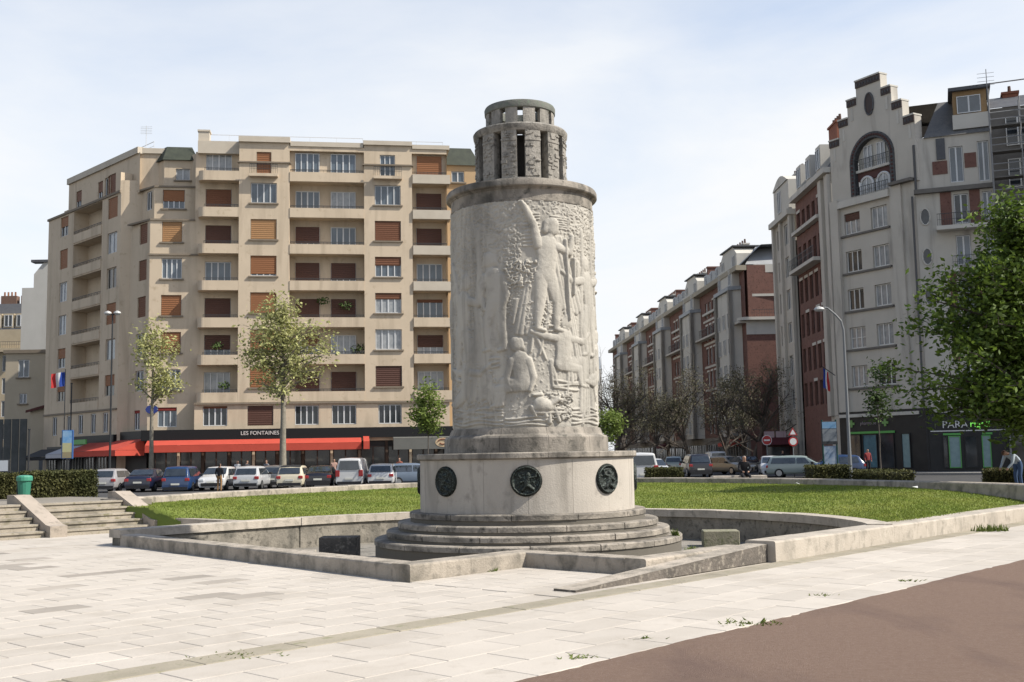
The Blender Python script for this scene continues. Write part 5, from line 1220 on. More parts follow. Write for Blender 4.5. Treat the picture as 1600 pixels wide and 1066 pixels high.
b = MB(); b.tube([FR.pt(-.25, .12, 4.5), FR.pt(-.25, .12, 20.5)], .08, 6); b.tube([FR.pt(.05, .14, 20.9), FR.pt(.05, .14, 24.4)], .09, 6); b.build('drain_pipe', M('lead_pipe', (.12, .12, .12)), GB)
# roof over right wall
b = MB(); zt = 28.4
V = [FR.pt(wS2(1444, 240), .15, 24.85), FR.pt(EB, .15, 24.85), FR.pt(EB, -3.2, zt), FR.pt(wS2(1444, 240)+1.2, -3.2, zt), FR.pt(wS2(1440, 240), -6, 24.85)]
b.add(V, [(0, 1, 2, 3), (0, 3, 4)]); V = [FR.pt(-.4, -3.2, zt), FR.pt(EB, -3.2, zt), FR.pt(EB, -12, zt-.2), FR.pt(-.4, -12, zt-.2)]; b.add(V, [(0, 1, 2, 3)]); b.build('mansard', M('old_slate', (.16, .155, .145), (.11, .11, .11), scale=2.5, rough=.7, c3=(.22, .2, .17), c3amt=.3), GB)
d0, d1 = wS2(1492, 210), wS2(1545, 210)
fD = FR.shift(-.3)
b = MB(); FR.box(b, d0, d1, -3.2, -.3, 25.0, 28.2); b.build('dormer', M('ochre_dormer', (.36, .235, .12), (.30, .20, .10), scale=1), GB)
b = MB(); FR.box(b, d0-.1, d1+.2, -.3, -.1, 25.3, 26.4); b.build('dormer_parapet', GREYL, GB)
b = MB(); FR.box(b, d0-.3, d1+.3, -4, .1, 28.2, 28.45); b.build('dormer_roof', SLATE, GB)
window(GB, FR, d0+.25, d0+1.9, 26.5, 27.8, -.22, FRAMEW, GLASS, 2, None)
b = MB(); FR.box(b, wS2(1463, 240), wS2(1477, 240), -1.5, .1, 23.1, 24.7); b.build('dormer', SLATE, GB)
# cores
pc_ = [FG.pt(.3, -.8, 0), FG.pt(8.0, -.8, 0), FR.pt(EB, -.5, 0), FR.pt(EB, -13, 0), (FG.pt(.3, -12, 0)), Vector((27.2, 107.5, 0)), Vector((26.9, 89.5, 0))]
b = MB(); b.prism([(p.x, p.y) for p in pc_], 0, 21.6); b.build('building_core', GREYS, GB)
b = MB(); b.prism([(p.x, p.y) for p in [FR.pt(.2, -.4, 0), FR.pt(EB, -.4, 0), FR.pt(EB, -12, 0), FR.pt(.2, -12, 0)]], 21.5, 24.8); b.build('upper_core', GREYS, GB)
# ground floor shops
BLK = M('shop_black', (.016, .016, .017), (.03, .03, .03), scale=1.5, rough=.5)
b = MB(); FG.box(b, -.1, 8.3, -.7, .3, 0, 4.68); b.build('shop_base', BLK, GB)
b = MB(); FR.box(b, -.2, EB, -.7, .34, 0, 4.28); b.build('shop_base', BLK, GB)
b = MB(); FG.box(b, -.05, 7.6, .3, .42, 4.25, 4.5); b.build('shop_cornice', GREYL, GB); b = MB(); FR.box(b, 1.5, EB, .34, .46, 4.02, 4.28); b.build('shop_cornice', M('dark_sill', (.2, .19, .17)), GB)
fw2 = [(1.2, 2.6, 4.7, 6.3), (4.0, 5.4, 4.7, 6.3)]
TEAL = M('poster_teal', (.10, .24, .30), (.05, .12, .16), scale=2, rough=.3); MINT = M('poster_mint', (.28, .40, .40), (.20, .30, .32), scale=3, rough=.3)
for a0, a1, m_ in ((.9, 2.0, GLASSD), (2.2, 3.6, TEAL), (3.8, 5.2, GLASSD), (5.9, 6.7, MINT)): window(GB, FG, a0, a1, .3, 2.9, .34, BLK, m_, 1, None, name='shop_window')
b = MB(); FG.box(b, .8, 5.3, .3, .4, 2.95, 3.12); b.build('green_strip', GREEN, GB)
def cross(fac, a, z, o, s=.28):
    b = MB(); fac.box(b, a-s, a+s, o, o+.08, z-s*.33, z+s*.33); fac.box(b, a-s*.33, a+s*.33, o, o+.08, z+s*.34, z+s); fac.box(b, a-s*.33, a+s*.33, o, o+.08, z-s, z-s*.34); return b
GLOW = bpy.data.materials.new('lit_green_sign'); GLOW.use_nodes = True; GLOW.node_tree.nodes['Principled BSDF'].inputs['Emission Color'].default_value = (.25, .9, .12, 1); GLOW.node_tree.nodes['Principled BSDF'].inputs['Emission Strength'].default_value = .55; GLOW.node_tree.nodes['Principled BSDF'].inputs['Base Color'].default_value = (.1, .4, .05, 1)
for a in (1.15, 4.45): cross(FG, a, 3.75, .31).build('pharmacy_cross', M('cross_green', (.24, .42, .14)), GB)
t = link('lettering', text_mesh('pharmacie', .38, M('letter_dim', (.35, .30, .30))), GB, FG.pt(2.8, .33, 3.75)-org(GB)); t.rotation_euler = (math.pi/2, 0, FG.rz)
t = link('lettering', text_mesh('PARA', .72, LETW), GB, FR.pt(wS2(1493, 680), .40, 3.4)-org(GB)); t.rotation_euler = (math.pi/2, 0, FR.rz)
t = link('lettering', text_mesh('rigell', .70, GLOW), GB, FR.pt(wS2(1532, 680), .40, 3.42)-org(GB)); t.rotation_euler = (math.pi/2, 0, FR.rz)
b = MB(); FR.box(b, wS2(1455, 690), EB, .34, .37, 2.93, 3.0); b.build('sign_line', LETW, GB)
for (x0, x1, m_) in ((1474, 1482, GLASSD), (1483, 1502, MINT), (1508, 1528, GLASSD), (1535, 1549, MINT)): window(GB, FR, wS2(x0, 710), wS2(x1, 710), .3, 2.6, .38, GREEN if m_ is MINT else BLK, m_, 1, None, name='shop_window')
for q0, q1 in ((1474, 1502), (1535, 1551)): b = MB(); FR.box(b, wS2(q0, 690), wS2(q1, 690), .34, .42, 2.66, 2.8); b.build('green_strip', GREEN, GB)
# side facade along the street: brick bays between grey pilasters
FSD = Fac((26.25, 107.5), (-.0, -1)); LSD = 107.5-88.3
zc = 24.0
ss = lambda px, py=480: FSD.S(px, py)
bay0 = (0.0, ss(1246)); brk = (ss(1250), ss(1291)); pil = (ss(1291), LSD)
hs = []
fl = [5.6+3.1*k for k in range(6)]
for z in fl:
    hs += [(1.2, 2.6, z, z+1.9, .25), (3.9, 5.3, z, z+1.9, .25)]
holes(FSD, MB(), *bay0, 0, 23.5, hs, .15).build('wall', GREYS, GB)
for h in hs: window(GB, FSD, h[0]+.02, h[1]-.02, h[2]+.02, h[3]-.02, .15-.16, OLD, GLASSD, 2, None)
for a in (.25, 3.1, bay0[1]-.3):
    b = MB(); FSD.box(b, a-.3, a+.3, .1, .42, 0, 24.2); b.build('pilaster', GREYS, GB)
b = MB(); p_ = [FSD.pt(bay0[1], .15, 0), FSD.pt(bay0[1], -.1, 0)]; b.quad((p_[0].x, p_[0].y, 0), (p_[1].x, p_[1].y, 0), (p_[1].x, p_[1].y, 23.5), (p_[0].x, p_[0].y, 23.5)); b.build('wall', GREYS, GB)
p_ = [FSD.pt(0, .15, 0), FSD.pt(0, -8, 0)]; MB().quad((p_[1].x, p_[1].y, 0), (p_[0].x, p_[0].y, 0), (p_[0].x, p_[0].y, 23.5), (p_[1].x, p_[1].y, 23.5)).build('wall', GREYS, GB)
nb_ = 5; w_ = (brk[1]-brk[0])/nb_; hs = []
for z in fl:
    for i in range(nb_): hs.append((brk[0]+w_*(i+.2), brk[0]+w_*(i+.8), z, z+2.1, .3))
hs = [h for h in hs]
holes(FSD, MB(), *brk, 0, 24.3, hs).build('wall', BRICK, GB)
for h in hs:
    window(GB, FSD, h[0]+.02, h[1]-.02, h[2]+.02, h[3]-.02, -.2, M('brown_frame', (.16, .09, .07)), GLASSD, 2, None, 0, None, None, GREYL if gr.random() < .6 else None)
b = MB(); FSD.box(b, *brk, -.05, .9, 17.6, 17.9); bo = b.build('balcony', GREYL, GB); railing(bo, FSD, brk[0], brk[1], .85, 17.9, 1.0, .25)
b = MB(); FSD.box(b, *brk, -.05, .5, 21.2, 21.5); b.build('cornice', GREYL, GB); b = MB(); FSD.box(b, brk[0], pil[1], -.05, .6, 24.3, 24.75); b.build('cornice', GREYL, GB)
holes(FSD, MB(), *pil, 0, 24.3, []).build('wall', GREYS, GB)
for a in (pil[0]+.5, pil[1]-.6):
    b = MB(); FSD.box(b, a-.45, a+.45, -.02, .3, 4.5, 24.2); b.build('pilaster', GREYS, GB)
# attic, tower with rounded top, chimneys
b = MB(); b.add([FSD.pt(brk[0], .0, 24.75), FSD.pt(LSD, .0, 24.75), FSD.pt(LSD, -2.4, 28.0), FSD.pt(brk[0], -2.4, 28.0), FSD.pt(brk[0], -9, 28), FSD.pt(LSD, -9, 28)], [(0, 1, 2, 3), (3, 2, 5, 4)]); b.build('mansard', SLATE, GB)
for i in range(3):
    x = brk[0]+1.2+i*3.2; b = MB(); FSD.box(b, x, x+1.4, -2, .1, 25.0, 27.3); b.build('dormer', GREYL, GB); window(GB, FSD, x+.15, x+1.25, 25.3, 27.0, .14, FRAMEW, GLASS, 2, None)
b = MB(); FSD.box(b, -.2, bay0[1]+.2, -2.5, .65, 23.5, 24.0); b.build('bay_cornice', GREYL, GB)
b = MB(); FSD.box(b, .6, bay0[1]-.6, -4, .2, 24.0, 27.0); b.build('attic', GREYL, GB)
b = MB(); A_ = [FSD.pt(.6+(bay0[1]-1.2)*i/8, .3, 27.0+.9*math.sin(math.pi*i/8)) for i in range(9)]; B2 = [p+Vector((4.5, 0, 0)) for p in A_]
b.add(A_+B2, [(i, i+1, 10+i, 9+i) for i in range(8)]); b.add(A_, [tuple(range(8, -1, -1))]); b.build('attic_roof', GREYL, GB)
window(GB, FSD, 2.3, 3.5, 24.5, 26.6, .24, FRAMEW, GLASSD, 2, None); 
POT = M('clay_pot', (.3, .14, .08))
def chimney(parent, fac, a0, a1, o0, o1, z0, z1, m, npot=4):
    b = MB(); fac.box(b, a0, a1, o0, o1, z0, z1); fac.box(b, a0-.1, a1+.1, o0-.1, o1+.1, z1, z1+.18); c = b.build('chimney', m, parent); b = MB()
    for i in range(npot):
        p_ = fac.pt(a0+(a1-a0)*(i+.5)/npot, (o0+o1)/2, z1+.18); b.tube([p_, p_+Vector((0, 0, .6))], [.14, .11], 7)
    b.build('chimney_pots', M('dark_pot', (.12, .07, .055)), c)
chimney(GB, FSD, 1.2, 4.6, -2.2, -1.4, 27.6, 28.2, GREYL, 5); chimney(GB, FSD, brk[1]-3.0, brk[1]-.6, -2.6, -1.8, 27, 29.6, BRICKO, 4)
# ---- neighbour under scaffolding at the right edge
FN = FR
NB_ = thing('scaffolded_house', FN.pt(EB+4, 0, 0), 'dark house wrapped in scaffolding at the right edge of the photo', 'building')
n0 = wS2(1552, 230)+.4
b = MB(); FN.box(b, EB+.02, EB+34, -12, .0, 0, 26.5); b.build('wall', M('dark_stone', (.20, .185, .165), (.15, .14, .125), scale=1), NB_)  # wall lengthened unseen past the scaffolding, to shade the sidewalk
b = MB(); V = [FN.pt(EB+.02, .1, 26.5), FN.pt(EB+34, .1, 26.5), FN.pt(EB+34, -3.5, 28.3), FN.pt(EB+.02, -3.5, 28.3)]; b.add(V, [(0, 1, 2, 3)]); b.build('roof', SLATE, NB_)
for k in range(7):
    for i in range(3): window(NB_, FN, EB+1+i*3.2, EB+2.6+i*3.2, 5+3.1*k, 7.1+3.1*k, .06, OLD, GLASSD, 2, None)
ca_, cz_ = FN.at(1566, 150, -3.5); cb_ = FN.at(1590, 150, -3.5)[0]; chimney(NB_, FN, ca_, cb_, -4.5, -3.2, 26, cz_, BRICKO, 1)
SCF = thing('scaffolding', FN.pt(EB+1, 1.5, 0), 'steel scaffolding with plank decks in front of the dark house at right', 'scaffolding')
STL = M('scaffold_steel', (.28, .28, .28), rough=.6); PLK = M('deck_plank', (.20, .19, .17), (.15, .14, .13), scale=3)
s0 = EB-.1; 
for i in range(6):
    for o_ in (.5, 1.5):
        b = MB(); a = s0+i*2.0; b.tube([FN.pt(a, o_, 0), FN.pt(a, o_, 26.8 if i else 27.6)], .04, 6); b.build('standard', STL, SCF)
for k in range(15):
    z = 2+2*k*.95
    if z > 26.3: break
    b = MB(); FN.box(b, s0, s0+10, .55, 1.45, z, z+.09); b.build('deck', PLK, SCF)
    for zz in (.5, 1.0): b = MB(); b.tube([FN.pt(s0, 1.5, z+zz), FN.pt(s0+10, 1.5, z+zz)], .04, 5); b.build('guard_rail', STL, SCF)
for k in range(4): b = MB(); b.tube([FN.pt(s0, -.5-1.2*k, 28.6+.35*k), FN.pt(s0+10, -.5-1.2*k, 28.7+.35*k)], .025, 5); b.build('roof_rail', STL, SCF)
b = MB(); p_ = FN.pt(s0, .5, 27.0); b.tube([p_, p_+Vector((0, 0, 2.4))], .03, 5)
for k in range(4): b.tube([p_+Vector((-.6, .2, 1.2+.3*k)), p_+Vector((.5, -.15, 1.2+.3*k))], .015, 4)
b.build('aerial', STL, SCF)
# sidewalk
b = MB(); poly = [FG.pt(-1, 4.5, 0), FG.pt(6, 5.5, 0), FR.pt(4, 6, 0), FR.pt(EB+20, 6, 0), FR.pt(EB+20, -6, 0), Vector((34, 110, 0)), Vector((22.5, 110, 0))]
b.prism([(p.x, p.y) for p in poly], -.09, .05); struct(b.build('sidewalk', SIDEW))
# ================================================================== ROW OF BRICK AND STONE HOUSES DOWN THE STREET
C0 = Vector((28.0, 131.0, 0)); CD = Vector((-.058, 1, 0)).normalized()
labels = ['brick and grey stone corner house with slate mansard, nearest in the street row', 'second brick house in the street row, behind the corner house', 'third brick house down the street, middle of the row', 'fourth brick house down the street row', 'farthest brick house down the street row, next to the fountain tower']
LU = 21.5
def rowhouse(i):
    near = C0+CD*(LU*i); far = C0+CD*(LU*(i+1)-.02)
    f = Fac((far.x, far.y), (near.x-far.x, near.y-far.y)); L_ = LU-.02
    r = thing('row_house', near, labels[i], 'building', 'row of brick houses along the street')
    fl = [4.2+3.15*k for k in range(6)]; q = random.Random(i+40)
    bays = ((11.6, 19.6),)
    hs = []
    for z in fl:
        for x in (.9, 2.9, 4.9, 6.9, 8.9): hs.append((x, x+1.2, z, z+2.1, .3))
    holes(f, MB(), 0, L_, 0, 23.4, hs).build('wall', BRICK, r)
    for h in hs: window(r, f, h[0]+.02, h[1]-.02, h[2]+.02, h[3]-.02, -.2, OLD, GLASSD if q.random() < .7 else GLASS2, 2, None, 0, None, None, GREYL if q.random() < .85 else None)
    for z in fl[1:]: b = MB(); f.box(b, 0, 11.6, -.02, .12, z-.55, z-.25); b.build('string_course', GREYS, r)
    for a, b_ in bays:
        b = MB(); poly = [f.pt(a, 0, 0), f.pt(a+.5, 1.15, 0), f.pt(b_-.5, 1.15, 0), f.pt(b_, 0, 0)]; b.prism([(p.x, p.y) for p in poly], 3.6, 21.3); b.build('bay', GREYL, r)
        b = MB(); poly = [f.pt(a-.25, 0, 0), f.pt(a+.35, 1.5, 0), f.pt(b_-.35, 1.5, 0), f.pt(b_+.25, 0, 0)]; b.prism([(p.x, p.y) for p in poly], 21.3, 21.75); b.build('bay_cornice', SLATEL, r)
        for z in fl[:-1]:
            for x in (a+1.0, (a+b_)/2-.55, b_-2.1): window(r, f, x, x+1.1, z, z+1.9, 1.2, OLD, GLASSD, 2, None, 0, None)
            for a_ in (a+.55, b_-.55): b = MB(); f.box(b, a_-.4, a_+.4, 1.1, 1.45, 3.6, 21.3); b.build('pilaster', GREYS, r)
        b = MB(); f.box(b, a+.4, b_-.4, .0, .9, 21.75, 24.3); b.build('bay_top', GREYL, r)
        for x in (a+.9, b_-2.0): window(r, f, x, x+1.1, 22.0, 23.9, .95, FRAMEW, GLASSD, 2, None)
    b = MB(); f.box(b, 0, L_, -.05, .9, 17.0, 17.25); bo = b.build('balcony', GREYS, r); railing(bo, f, .3, 11.3, .85, 17.25, 1.1, .3)
    b = MB(); f.box(b, 0, 11.6, -.05, .25, 20.4, 20.7); b.build('string_course', GREYL, r)
    b = MB(); f.box(b, 0, L_, -.3, 1.0, 23.4, 24.0); b.build('cornice', M('ochre_cornice', (.42, .37, .28), (.35, .31, .24), scale=1), r)
    b = MB(); b.add([f.pt(0, .5, 24), f.pt(L_, .5, 24), f.pt(L_, -2.2, 26.5), f.pt(0, -2.2, 26.5), f.pt(L_, -9, 26.8), f.pt(0, -9, 26.8)], [(0, 1, 2, 3), (3, 2, 4, 5)]); b.build('mansard', SLATE if i else SLATEL, r)
    # white dormer gables above the bays
    for a, b_ in bays:
        b = MB(); w_ = b_-a; A_ = [f.pt(a, .35, 24.0), f.pt(b_, .35, 24.0), f.pt(b_, .35, 25.8), f.pt(b_-w_*.2, .35, 26.8), f.pt(a+w_*.2, .35, 26.8), f.pt(a, .35, 25.8)]; B2 = [p-f.n*3.6 for p in A_]
        b.add(A_+B2, [(0, 1, 2, 3, 4, 5), (1, 7, 8, 2), (6, 0, 5, 11), (2, 8, 9, 3), (3, 9, 10, 4), (4, 10, 11, 5)]); b.build('dormer_gable', GREYL, r)
        for x in (a+.8, b_-1.9): window(r, f, x, x+1.1, 24.3, 25.7, .42, OLD, GLASSD, 2, None)
        b = MB(); f.box(b, a+w_*.1, b_-w_*.1, -3.4, .6, 26.8, 26.95); b.build('dormer_roof', SLATE, r)
        chimney(r, f, a+1.2, b_-1.2, -1.6, -.9, 26.9, 27.1, GREYL, 5)
    for x in (1.2, 4.4, 7.6): b = MB(); f.box(b, x, x+1.0, -1.5, .0, 24.3, 26.0); b.build('dormer', SLATEL, r); window(r, f, x+.1, x+.9, 24.5, 25.8, .06, FRAMEW, GLASSD, 2, None)
    chimney(r, f, 10.4, 11.2, -3.4, -.4, 24.5, 27.2, BRICK, 3)
    chimney(r, f, .15, .85, -4.5, -.6, 25, 27.2, BRICK, 3)
    b = MB(); f.box(b, 0, L_, -.2, .22, 0, 3.6); sb = b.build('shop_base', M('shop_stone', (.25, .22, .18), (.16, .14, .12), scale=1), r)
    x = .6; k = 0
    while x < L_-2.6:
        window(r, f, x, x+2.2, .3, 2.7, .28, M('light_frame', (.45, .45, .42)) if k % 2 else BLK, SHG, 2, None, name='shop_window'); x += 2.6; k += 1
    if i in (0, 2): awning(f, 13, 18, .3, 1.9, 3.3, 2.8, 2.4, REDAW if i == 0 else M('maroon_awning', (.10, .02, .025)), 'red shop awning on the nearest row house' if i == 0 else 'maroon shop awning on the third row house')
    pc2 = [f.pt(0, -.35, 0), f.pt(L_, -.35, 0), f.pt(L_, -12, 0), f.pt(0, -12, 0)]
    b = MB(); b.prism([(p.x, p.y) for p in pc2], 0, 24); b.build('building_core', BRICK, r)
    return r, f
for i in range(5):
    r, f = rowhouse(i)
    if i == 0: R0h, F0h = r, f
# near end wall of the corner house, facing the square
fe = F0h; pn = fe.pt(LU-.02, 0, 0); FEW = Fac((pn.x, pn.y), (fe.n.x*-1, fe.n.y*-1)); FEW = Fac((pn.x, pn.y-.05), (1.0, .0))
def ebox(a0, a1, o0, o1, z0, z1, m, nm): b = MB(); FEW.box(b, a0, a1, o0, o1, z0, z1); return b.build(nm, m, R0h)
ebox(0, 14, -.3, .0, 0, 15.6, BRICK, 'end_wall'); ebox(0, 14, -.3, .03, 15.6, 17.2+.4, GREYL, 'end_band'); ebox(1.2, 14, -.9, -.3, 17.6, 20.3, BRICKO, 'end_wall'); ebox(1.6, 14, -1.6, -.6, 20.3, 23.2, BRICKO, 'end_wall')
b = MB(); nn = 8; poly = [(FEW.pt(-.9+1.4*(1-math.cos(math.pi/2*i/nn)), .9*math.sin(math.pi/2*i/nn)-.3, 0)) for i in range(nn+1)]+[FEW.pt(14, .6, 0), FEW.pt(14, -1, 0), FEW.pt(-.9, -1, 0)]
b.prism([(p.x, p.y) for p in poly], 17.3, 17.65); bo = b.build('balcony', GREYL, R0h); railing(bo, FEW, .6, 13.8, .5, 17.65, .9, .3)
ebox(.8, 14, -.9, -.1, 20.2, 20.5, GREYL, 'string_course'); ebox(1.2, 14, -1.6, -.2, 23.1, 24.1, GREYL, 'cornice')
for a, z in ((2.8, 18.0), (5.6, 18.0), (9, 18.0), (3.2, 20.9), (7.5, 20.9)): ebox(a, a+1.1, -.35, -.25 if z < 20 else -.55, z, z+2.0, GLASSD, 'window')
b = MB(); V = [FEW.pt(.2, -.2, 24.1), FEW.pt(14, -.2, 24.1), FEW.pt(14, -3, 26.8), FEW.pt(2.2, -3, 26.8), FEW.pt(.2, -9, 24.1), FEW.pt(2.2, -9, 26.8)]
b.add(V, [(0, 1, 2, 3), (0, 3, 5, 4)]); b.build('mansard', M('pale_zinc', (.42, .43, .44), (.36, .37, .38), scale=1.2, rough=.5), R0h)
ebox(6.2, 9.4, -2.4, -.4, 24.4, 26.7, SLATE, 'dormer'); b = MB(); b.tube([FEW.pt(7.4, .1, 0), FEW.pt(7.4, .1, 15.6)], .35, 8); b.build('drain_shaft', BRICKO, R0h)
# far end of the street: pale block closing the view and trees' haze
fb_ = thing('far_street_house', (20, 285, 0), 'pale distant house closing the street beside the fountain tower', 'building')
ff = Fac((8, 285), (1, 0)); hs = [(1+i*2.6, 2.3+i*2.6, 3.5+j*3.2, 5.6+j*3.2, .3) for i in range(5) for j in range(6)]
holes(ff, MB(), 0, 15, 0, 23.5, hs).build('wall', GREYL, fb_)
for h in hs: window(fb_, ff, h[0]+.02, h[1]-.02, h[2]+.02, h[3]-.02, -.2, OLD, GLASSD, 2, None)
b = MB(); b.add([ff.pt(0, .2, 23.5), ff.pt(15, .2, 23.5), ff.pt(15, -3, 27), ff.pt(0, -3, 27), ff.pt(15, -10, 27), ff.pt(0, -10, 27)], [(0, 1, 2, 3), (3, 2, 4, 5)]); b.build('mansard', SLATEL, fb_); chimney(fb_, ff, 3, 5, -3, -2, 26, 28.5, BRICK, 4); chimney(fb_, ff, 10, 12, -3, -2, 26, 28.5, GREYL, 4)
b = MB(); b.box(20.5, 27.5, 128, 270, -.09, .04); struct(b.build('row_sidewalk', SIDEW))
bs = thing('side_street_house', (60, 112, 0), 'unseen brown house on the side street behind the gabled building', 'building')  # unseen house, put in to shade the end wall of the row
MB().box(46, 75, 108, 127, 0, 25).build('wall', BRICK, bs); MB().box(45.6, 75.4, 107.6, 127.4, 25, 26).build('roof', SLATE, bs)
# opposite side of the street, mostly hidden behind the tower
op = thing('opposite_street_house', (0, 150, 0), 'grey house across the street hidden behind the fountain tower', 'building')
MB().box(-8.7, 1.7, 140.4, 240, 0, 21).build('core', GREYS, op); MB().box(-9.2, 2.3, 139.7, 240, 21, 21.5).build('cornice', GREYL, op)
for fo_, n_ in ((Fac((-9, 140), (1, 0)), 4), (Fac((2, 140), (0, 1)), 14)):
    hs = [(1+i*2.6, 2.3+i*2.6, 3.6+j*3.1, 5.6+j*3.1, .25) for i in range(n_) for j in range(5)]
    holes(fo_, MB(), 0, 11 if n_ == 4 else 100, 0, 21, hs).build('wall', GREYS, op)
    for h in hs: window(op, fo_, h[0]+.02, h[1]-.02, h[2]+.02, h[3]-.02, -.18, OLD, GLASSD, 2, None)
b = MB(); b.add([(-9, 140, 21.5), (2, 140, 21.5), (1, 142.5, 25), (-8, 142.5, 25), (1, 240, 25), (2, 240, 21.5), (-8, 240, 25), (-9, 240, 21.5)], [(0, 1, 2, 3), (1, 5, 4, 2), (3, 2, 4, 6), (7, 0, 3, 6)]); b.build('mansard', SLATEL, op)
# ================================================================== TREES
BARKP = M('plane_bark', (.30, .27, .215), (.19, .17, .135), scale=3, rough=.9, bump=.5, c3=(.38, .36, .29), c3amt=.3)
BARKD = M('dark_bark', (.14, .12, .10), (.09, .075, .064), scale=4, rough=.95)
LEAFY = M('leaf_spring', (.44, .46, .17), (.55, .54, .24), scale=.8, rough=.65, island=.3, trans=.35)
LEAFG = M('leaf_fresh', (.16, .23, .045), (.24, .31, .07), scale=.8, rough=.6, island=.35, trans=.35)
LEAFB = M('leaf_chestnut', (.08, .135, .02), (.185, .265, .04), scale=.5, rough=.55, island=.45, trans=.35)
def rv(q): return Vector((q.gauss(0, 1), q.gauss(0, 1), q.gauss(0, 1))).normalized()
def broadleaf(name, label, base, ztop, tr, ells, nlimb, nleaf, ls, leafm, bark, seed, zf, sig=.35, group=None, cat='tree', lean=(0, 0), clump=1.1, droop=0.0):
    q = random.Random(seed); base = Vector(base); r = thing(name, base, label, cat, group)
    tb = MB(); zc = max(e[2] for e in ells); topz = zc
    trunk = []; n = 8
    for i in range(n+1):
        t = i/n; trunk.append(Vector((base.x+lean[0]*t+q.uniform(-.06, .06)*t, base.y+lean[1]*t+q.uniform(-.06, .06)*t, base.z+(topz-base.z)*t)))
    tb.tube(trunk, [tr*(1.25 if i == 0 else 1)*(1-.78*i/n) for i in range(n+1)], 9)
    anchors = []; wts = [e[3]*e[4]*e[5] for e in ells]
    for k in range(nlimb):
        e = q.choices(ells, wts)[0]; d = rv(q)*q.uniform(.65, 1.05); tip = Vector((e[0]+d.x*e[3], e[1]+d.y*e[4], e[2]+d.z*e[5]))
        hz_ = max(zf, min(topz-.3, tip.z-q.uniform(.25, .6)*(math.hypot(tip.x-base.x, tip.y-base.y))-.3)); t = (hz_-base.z)/(topz-base.z); i0 = min(int(t*n), n-1); s0 = trunk[i0].lerp(trunk[i0+1], t*n-i0)
        m1 = s0.lerp(tip, .35)+Vector((0, 0, .12*(tip-s0).length))+rv(q)*.12; m2 = s0.lerp(tip, .7)+Vector((0, 0, .08*(tip-s0).length))+rv(q)*.15
        r0 = tr*(1-.7*t)*q.uniform(.28, .58); tb.tube([s0, m1, m2, tip], [r0, r0*.7, r0*.42, .012], 5, False)
        for a, b in ((s0, m1), (m1, m2), (m2, tip)):
            for u in (.3, .65, 1.0):
                p = a.lerp(b, u); anchors.append((p, .12 if a is s0 else (.6 if b is m2 else 1.2)))
                if a is not s0 or u > .6:
                    d2 = (rv(q)+(tip-s0).normalized()*.8+Vector((0, 0, .3))).normalized()*q.uniform(.4, 1.0)*max(.5, min(e[3:6])*.35)
                    tb.tube([p, p+d2*.5+rv(q)*.05, p+d2], [r0*.25, r0*.15, .006], 4, False); anchors += [(p+d2*.6, 1.2), (p+d2, 1.8)]
    smooth_angle(tb.build('trunk', bark, r), 60)
    w = [a[1]*math.exp(q.gauss(0, clump)) for a in anchors]; ch = q.choices(range(len(anchors)), w, k=nleaf)
    V = np.zeros((nleaf*4, 3), np.float32); o = org(r)
    g = np.random.default_rng(seed); off = g.normal(0, sig, (nleaf, 3)); A = g.normal(0, 1, (nleaf, 3)); A[:, 2] *= .6; A /= np.linalg.norm(A, axis=1)[:, None]
    B = np.cross(A, g.normal(0, 1, (nleaf, 3))); B /= np.linalg.norm(B, axis=1)[:, None]; sz = ls*g.uniform(.55, 1.25, nleaf)[:, None]
    C_ = np.array([anchors[i][0][:] for i in ch])+off-np.array(o[:]); C_[:, 2] -= droop*np.abs(off[:, 0])
    V[0::4] = C_-A*sz; V[1::4] = C_+B*sz*.5; V[2::4] = C_+A*sz; V[3::4] = C_-B*sz*.5
    link('crown', np_mesh('crown', V, np.arange(nleaf*4).reshape(-1, 4), leafm), r)
    return r
def E_(px, py, Y, rx, ry, rz, dy=0):
    p = ay(px, py, Y+dy); return (p.x, p.y, p.z, rx, ry, rz)
YT = 79.0
k_ = YT/FPX
b_ = ay(236, 745, YT); broadleaf('plane_tree', 'slim plane tree with sparse spring leaves in front of the cafe corner', (b_.x, YT, .04), 0, .19, [E_(238, 570, YT, 40*k_, 36*k_, 48*k_), E_(236, 530, YT, 24*k_, 24*k_, 26*k_), E_(256, 600, YT, 34*k_, 30*k_, 18*k_)], 34, 2500, .14, LEAFY, BARKP, 3, ay(236, 640, YT).z, .30, 'trees in front of the cafe')
YT = 77.0; k_ = YT/FPX
b_ = ay(442, 745, YT); broadleaf('plane_tree', 'large plane tree with pale sparse leaves before the middle of the cafe', (b_.x, YT, .04), 0, .27, [E_(425, 515, YT, 48*k_, 45*k_, 36*k_), E_(478, 545, YT, 44*k_, 45*k_, 42*k_), E_(405, 570, YT, 36*k_, 40*k_, 34*k_), E_(435, 488, YT, 32*k_, 30*k_, 22*k_), E_(470, 600, YT, 56*k_, 50*k_, 26*k_)], 64, 5400, .15, LEAFY, BARKP, 9, ay(440, 655, YT).z, .36, 'trees in front of the cafe')
YT = 70.0; k_ = YT/FPX
b_ = ay(669, 745, YT); broadleaf('young_tree', 'small young green tree just left of the fountain tower', (b_.x, YT, 0), 0, .06, [E_(669, 640, YT, 24*k_, 24*k_, 36*k_), E_(668, 662, YT, 26*k_, 26*k_, 20*k_)], 22, 2300, .13, LEAFG, BARKD, 5, ay(669, 690, YT).z, .22)
b_ = ay(951, 745, YT); broadleaf('young_tree', 'small bright green tree just right of the fountain tower', (b_.x, YT, 0), 0, .06, [E_(952, 662, YT, 20*k_, 20*k_, 22*k_)], 16, 1300, .13, LEAFG, BARKD, 6, ay(951, 690, YT).z, .22)
YT = 74.0; k_ = YT/FPX
